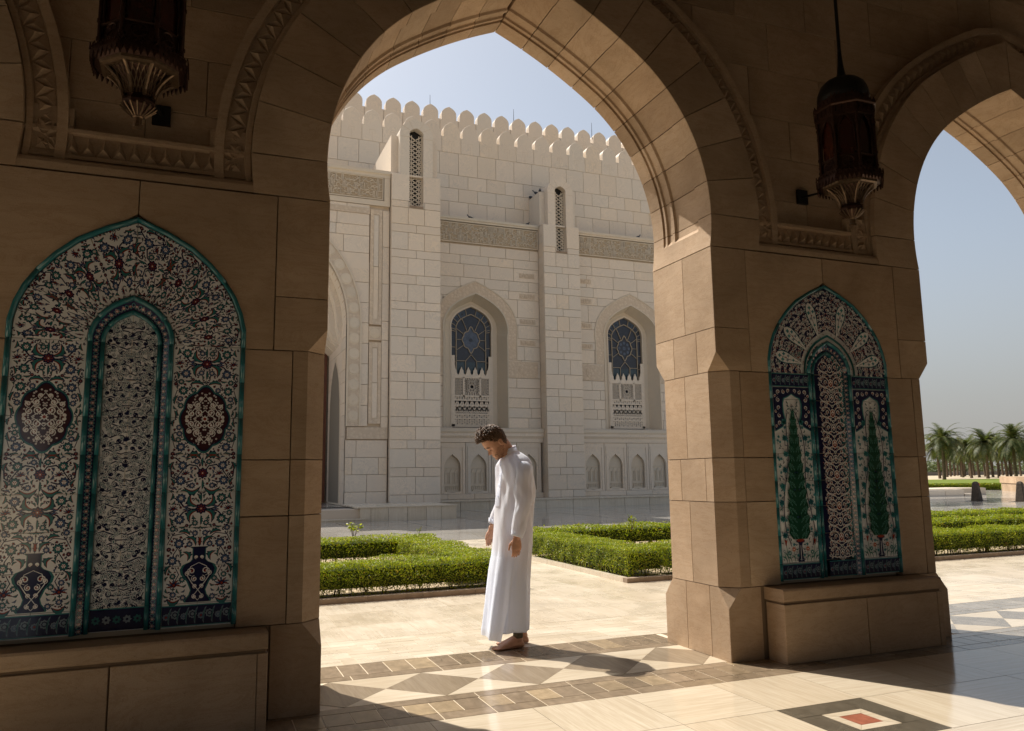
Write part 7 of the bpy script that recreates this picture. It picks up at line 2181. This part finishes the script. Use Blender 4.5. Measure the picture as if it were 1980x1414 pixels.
for (x, y, z, rz, lab) in ((11.30, 27.3, 12.72, 2.9, 'dark pigeon alone in the middle of the ledge above the first blue window'), (14.02, 27.3, 12.72, .5, 'dark pigeon on the ledge corner at the foot of the second tower'),
        (14.50, 27.9, 14.30, 1.8, 'dark pigeon farthest left on the side roof of the second tower'), (14.52, 27.3, 14.30, 2.4, 'dark pigeon in the middle of the side roof of the second tower'), (14.55, 26.95, 14.30, 1.2, 'dark pigeon on the side roof nearest the arched head of the second tower'),
        (19.9, 27.3, 12.72, .2, 'dark pigeon on the ledge above the second blue window, close to the arch edge')):
    o = add('pigeon', pm, None, (x, y, z), (0, 0, rz), (1.25, 1.25, 1.25)); tag(o, lab, 'pigeon', 'pigeons resting on the mosque')

# ------------------------------------------------------------------ distance on the right
def at(px, depth):
    d = _f + _r*((px-990)/1508.24); return (0.3756 + d.x*depth, -4.72 + d.y*depth)
def poly_sheet(name, pts, z, mat):
    o = add(name, mesh(name, [(x, y, z) for x, y in pts], [tuple(range(len(pts)))], [M[mat]])); o['kind'] = 'structure'; return o
poly_sheet('lawn', [at(1650, 56), at(2400, 50), at(2400, 122), at(1650, 122)], .0, 'lawn')
poly_sheet('far_path', [at(1600, 124), at(2500, 124), at(2500, 160), at(1600, 160)], -.02, 'sandg')
def wallbox(name, label, cat, a, b, th, h, mat, parts='slab', n=4):
    a, b = Vector((*a, 0)), Vector((*b, 0)); d = (b-a); L_ = d.length; ang = math.atan2(d.y, d.x)
    o = empty(name, a); o.rotation_euler = (0, 0, ang); tag(o, label, cat)
    for i in range(n):
        mb = MB(); mb.box(L_*i/n+.01, L_*(i+1)/n-.01, 0, th, -.05, h); add(parts, mb.mesh(parts, [M[mat]]), o)
    return o
wallbox('low_wall', 'low grey marble wall at the far left edge of the plaza, beyond the hedges', 'wall', at(1700, 41), at(1841, 41), .6, .34, 'marble')
wallbox('marble_step', 'single pale marble step continuing to the right of the low grey wall', 'step', at(1842, 41), at(1862, 41), .5, .14, 'marble', n=1)
pl = empty('planter', (*at(1943, 47.5), 0)); tag(pl, 'large square sandstone planter beside the lawn at the right edge', 'planter')
c0 = Vector((*at(1943, 47.5), 0)); c1 = Vector((*at(1913, 51.5), 0)); c2 = Vector((*at(2080, 43), 0)); c3 = c1 + (c2-c0)
for nm, f_, z0, z1 in (('base', 0, -.05, .50), ('rim', .04, .50, .90)):
    q = [c0, c2, c3, c1]; ce = sum(q, Vector())/4; pp = [((p-ce)*(1+f_)+ce-c0) for p in q]
    v, f = prism([(p.x, p.y) for p in pp], z0, z1, 0, 'xy'); add(nm, mesh(nm, v, f, [M['sand']]), pl)
def mid_hedge(a, b, w_, h, lab):
    a, b = Vector((*a, 0)), Vector((*b, 0)); d = b-a; L_ = d.length; n = int(L_*900); u = d.normalized(); nn = Vector((-u.y, u.x, 0))
    t = nprng.uniform(0, L_, n); s_ = nprng.uniform(0, w_, n); z = h*nprng.power(1.5, n); z = np.where(nprng.uniform(0, 1, n) < .35, h+nprng.normal(0, .02, n), z); s_ = np.where(z < h*.93, s_*.1, s_)
    c = np.stack([u.x*t+nn.x*s_, u.y*t+nn.y*s_, z], 1)
    o = empty('hedge', a); tag(o, lab, 'hedge', 'clipped hedges'); f_ = add('foliage', leaf_mesh('foliage', c, np.tile((-nn.x, -nn.y, .5), (n, 1)), .045), o); f_['kind'] = 'stuff'
    mb = MB(); q = [Vector((0, 0, 0))+nn*.08, u*L_+nn*.08, u*L_+nn*(w_-.05), nn*(w_-.05)]; v, f = prism([(p.x, p.y) for p in q], 0, h-.06, 0, 'xy'); add('inner_growth', mesh('inner_growth', v, f, [M['leafcore']]), o)
mid_hedge(at(1700, 55), at(1912, 53), .9, .42, 'distant clipped hedge in front of the lawn, between the pillar and the planter')
M['hydrant'] = simple('red_paint', (.45, .03, .02), .4, .4); M['bollard'] = simple('dark_stone', (.075, .058, .045), .85, .2, nz=.45, nscale=12)
h_ = empty('hydrant', (*at(1867.5, 46), 0)); tag(h_, 'small red hydrant standing in front of the distant hedge', 'hydrant')
mb = MB(); mb.lathe([(.07, 0), (.07, .42), (.11, .44), (.11, .56), (.05, .62)], 10); mb.tube([(-.16, 0, .5), (.16, 0, .5)], .055, 8); add('body', mb.mesh('body', [M['hydrant']]), h_)
M['pigm'] = None
def bollard(px, depth, lab):
    b = empty('bollard', (*at(px, depth), 0)); tag(b, lab, 'bollard', 'tapered stone bollards on the plaza'); b.rotation_euler = (0, 0, .35)
    def bm():
        mb = MB(); sec = [(.23, 0), (.19, .3), (.145, .62), (.13, .74), (.10, .80), (.05, .83), (.0, .835)]
        rings = [[(sx*r_, sy*r_*.8, z) for sx, sy in ((-1, -.8), (-.8, -1), (.8, -1), (1, -.8), (1, .8), (.8, 1), (-.8, 1), (-1, .8))] for r_, z in [(max(a, .004), b_) for a, b_ in sec]]
        mb.loft(rings); return mb.mesh('shaft', [M['bollard']])
    cobj('shaft', 'bol', bm, b)
    mb = MB(); mb.box(-.62, .62, -.30, .30, -.008, .006); cobj('drain_grate', 'bolb', lambda: mb.mesh('drain_grate', [M['bollard']]), b)  # flat dark strip of the drain grate round the bollard foot
bollard(1864, 34.5, 'dark tapered stone bollard on the plaza, farther from the planter'); bollard(1948, 33.2, 'dark tapered stone bollard on the plaza, in front of the planter')
# date palms
def trunk_mesh(h):
    mb = MB(); rings = []; n = 12
    for i in range(int(h/.16)+1):
        z = i*.16; r_ = .24 - .08*z/h + (.025 if i % 2 else 0)
        rings.append([(r_*math.cos(t)+.05*math.sin(z*.6), r_*math.sin(t), z) for t in np.linspace(0, 2*PI, n+1)[:-1]])
    mb.loft(rings); return mb.mesh('trunk', [M['palmtrunk']])
def crown_mesh(seed, h, R_=3.2):
    rg = random.Random(seed); v = []; f = []
    for i in range(78):
        az = rg.uniform(0, 2*PI); el = rg.choice((1.15, .85, .6, .35, .1, -.2, -.5))+rg.uniform(-.15, .15); L_ = R_*rg.uniform(.8, 1.08); n = 11
        d = Vector((math.cos(az)*math.cos(el), math.sin(az)*math.cos(el), math.sin(el))); p = Vector((0, 0, h)); side = Vector((-math.sin(az), math.cos(az), 0)); pts = [p.copy()]
        for k in range(n):
            d = (d + Vector((0, 0, -.105-.012*k))).normalized(); p = p + d*L_/n; pts.append(p.copy())
        for k in range(1, n+1):
            t = k/n; ll = .62*math.sin(PI*min(1, t*.85+.12))+.08
            for sg in (-1, 1):
                for q in range(3):
                    b = pts[k-1].lerp(pts[k], q/3); dd = (pts[k]-pts[k-1]).normalized(); o_ = (side*sg + dd*.75 + Vector((0, 0, .15-.25*rg.random()))).normalized()
                    w_ = dd*.042; e = b + o_*ll*rg.uniform(.85, 1.1) + Vector((0, 0, -.12*ll)); m_ = len(v); v += [tuple(b-w_), tuple(b+w_), tuple(e)]; f.append((m_, m_+1, m_+2))
        for k in range(n):
            m_ = len(v); w_ = Vector((0, 0, .03*(1-k/n)+.008)); v += [tuple(pts[k]-w_), tuple(pts[k+1]-w_), tuple(pts[k+1]+w_), tuple(pts[k]+w_)]; f.append((m_, m_+1, m_+2, m_+3))
    return mesh('crown', v, f, [M['palmleaf']])
crowns = [crown_mesh(s_, 0) for s_ in (1, 2, 3)]; tk = trunk_mesh(5.6)
pal = [(1806, 120, 1.08, 'date palm closest to the cypress pillar, tall with bare trunk'), (1798, 138, .98, 'date palm half hidden behind the pillar edge'), (1943, 118, 1.0, 'largest date palm, standing behind the left end of the planter'),
       (1926, 132, .95, 'date palm just left of the largest palm, partly behind its crown'), (1910, 140, 1.0, 'second date palm to the left of the largest palm'), (1889, 128, 1.02, 'date palm with high crown midway between the pillar and the largest palm'),
       (1873, 150, .98, 'slender date palm left of the midway palm'), (1979, 124, 1.04, 'date palm at the right edge of the photo, behind the planter'), (1962, 145, .98, 'date palm between the largest palm and the right edge'),
       (1858, 140, .97, 'low dense date palm in the middle of the gap between pillar and grove'), (1899, 152, 1.0, 'date palm whose crown touches the high-crowned midway palm'), (1842, 156, .95, 'small date palm right of the tall one nearest the pillar'), (1933, 150, .97, 'date palm mostly hidden directly behind the largest palm')]
for i, (px, d_, sc, lab) in enumerate(pal):
    x, y = at(px, d_); o = empty('date_palm', (x, y, -.03)); tag(o, lab, 'palm tree', 'date palms beyond the lawn'); o.rotation_euler = (rnd.uniform(-.05, .05), rnd.uniform(-.05, .05), i*1.3); o.scale = (sc, sc, sc*rnd.uniform(.93, 1.07))
    add('trunk', tk, o, (0, 0, 0)); add('crown', crowns[i % 3], o, (0, 0, 5.5), scale=(1.16, 1.16, 1.08))
for i, px in enumerate((1812, 1819, 1826, 1832, 1839, 1846, 1855, 1864, 1884, 1899, 1918, 1935, 1952, 1970, 1988, 2005, 2030)):
    d_ = 172 + (i % 4)*13; x, y = at(px, d_); o = empty('date_palm', (x, y, -.03)); tag(o, 'distant date palm in the back rows of the grove beyond the lawn', 'palm tree', 'distant date palms in the back rows of the grove'); o.rotation_euler = (rnd.uniform(-.05, .05), rnd.uniform(-.05, .05), i*2.1); z_ = rnd.uniform(.86, 1.08); o.scale = (z_, z_, z_)
    add('trunk', tk, o, (0, 0, 0)); add('crown', crowns[(i+1) % 3], o, (0, 0, 5.5))
M['farwall'] = simple('far_wall', (.15, .14, .13), .9, .1)
wallbox('boundary_wall', 'long dark boundary wall far behind the palm grove', 'wall', at(1600, 232), at(2400, 225), .4, 1.0, 'farwall', n=12)
M['fartree'] = m_leaf('far_foliage', [(0, (.06, .08, .035)), (.5, (.09, .115, .05)), (1, (.13, .15, .075))], .2, .6)
cs = []
for i in range(150):
    px = rnd.uniform(1640, 2400); d_ = rnd.uniform(250, 300); x, y = at(px, d_); h = rnd.uniform(2.5, 5.0); k_ = 90
    p = nprng.normal(0, 1, (k_, 3)); p /= np.linalg.norm(p, axis=1)[:, None]; p *= nprng.uniform(.7, 1.05, (k_, 1)); cs.append(p*np.array([3.0, 3.0, h*.5]) + np.array([x, y, h*.5]))
c = np.concatenate(cs); o = add('far_woodland', leaf_mesh('far_woodland', c, np.tile((0, 0, 1.), (len(c), 1)), .55, .6, 'fartree')); tag(o, 'hazy green belt of trees behind the boundary wall', 'trees', kind='stuff')
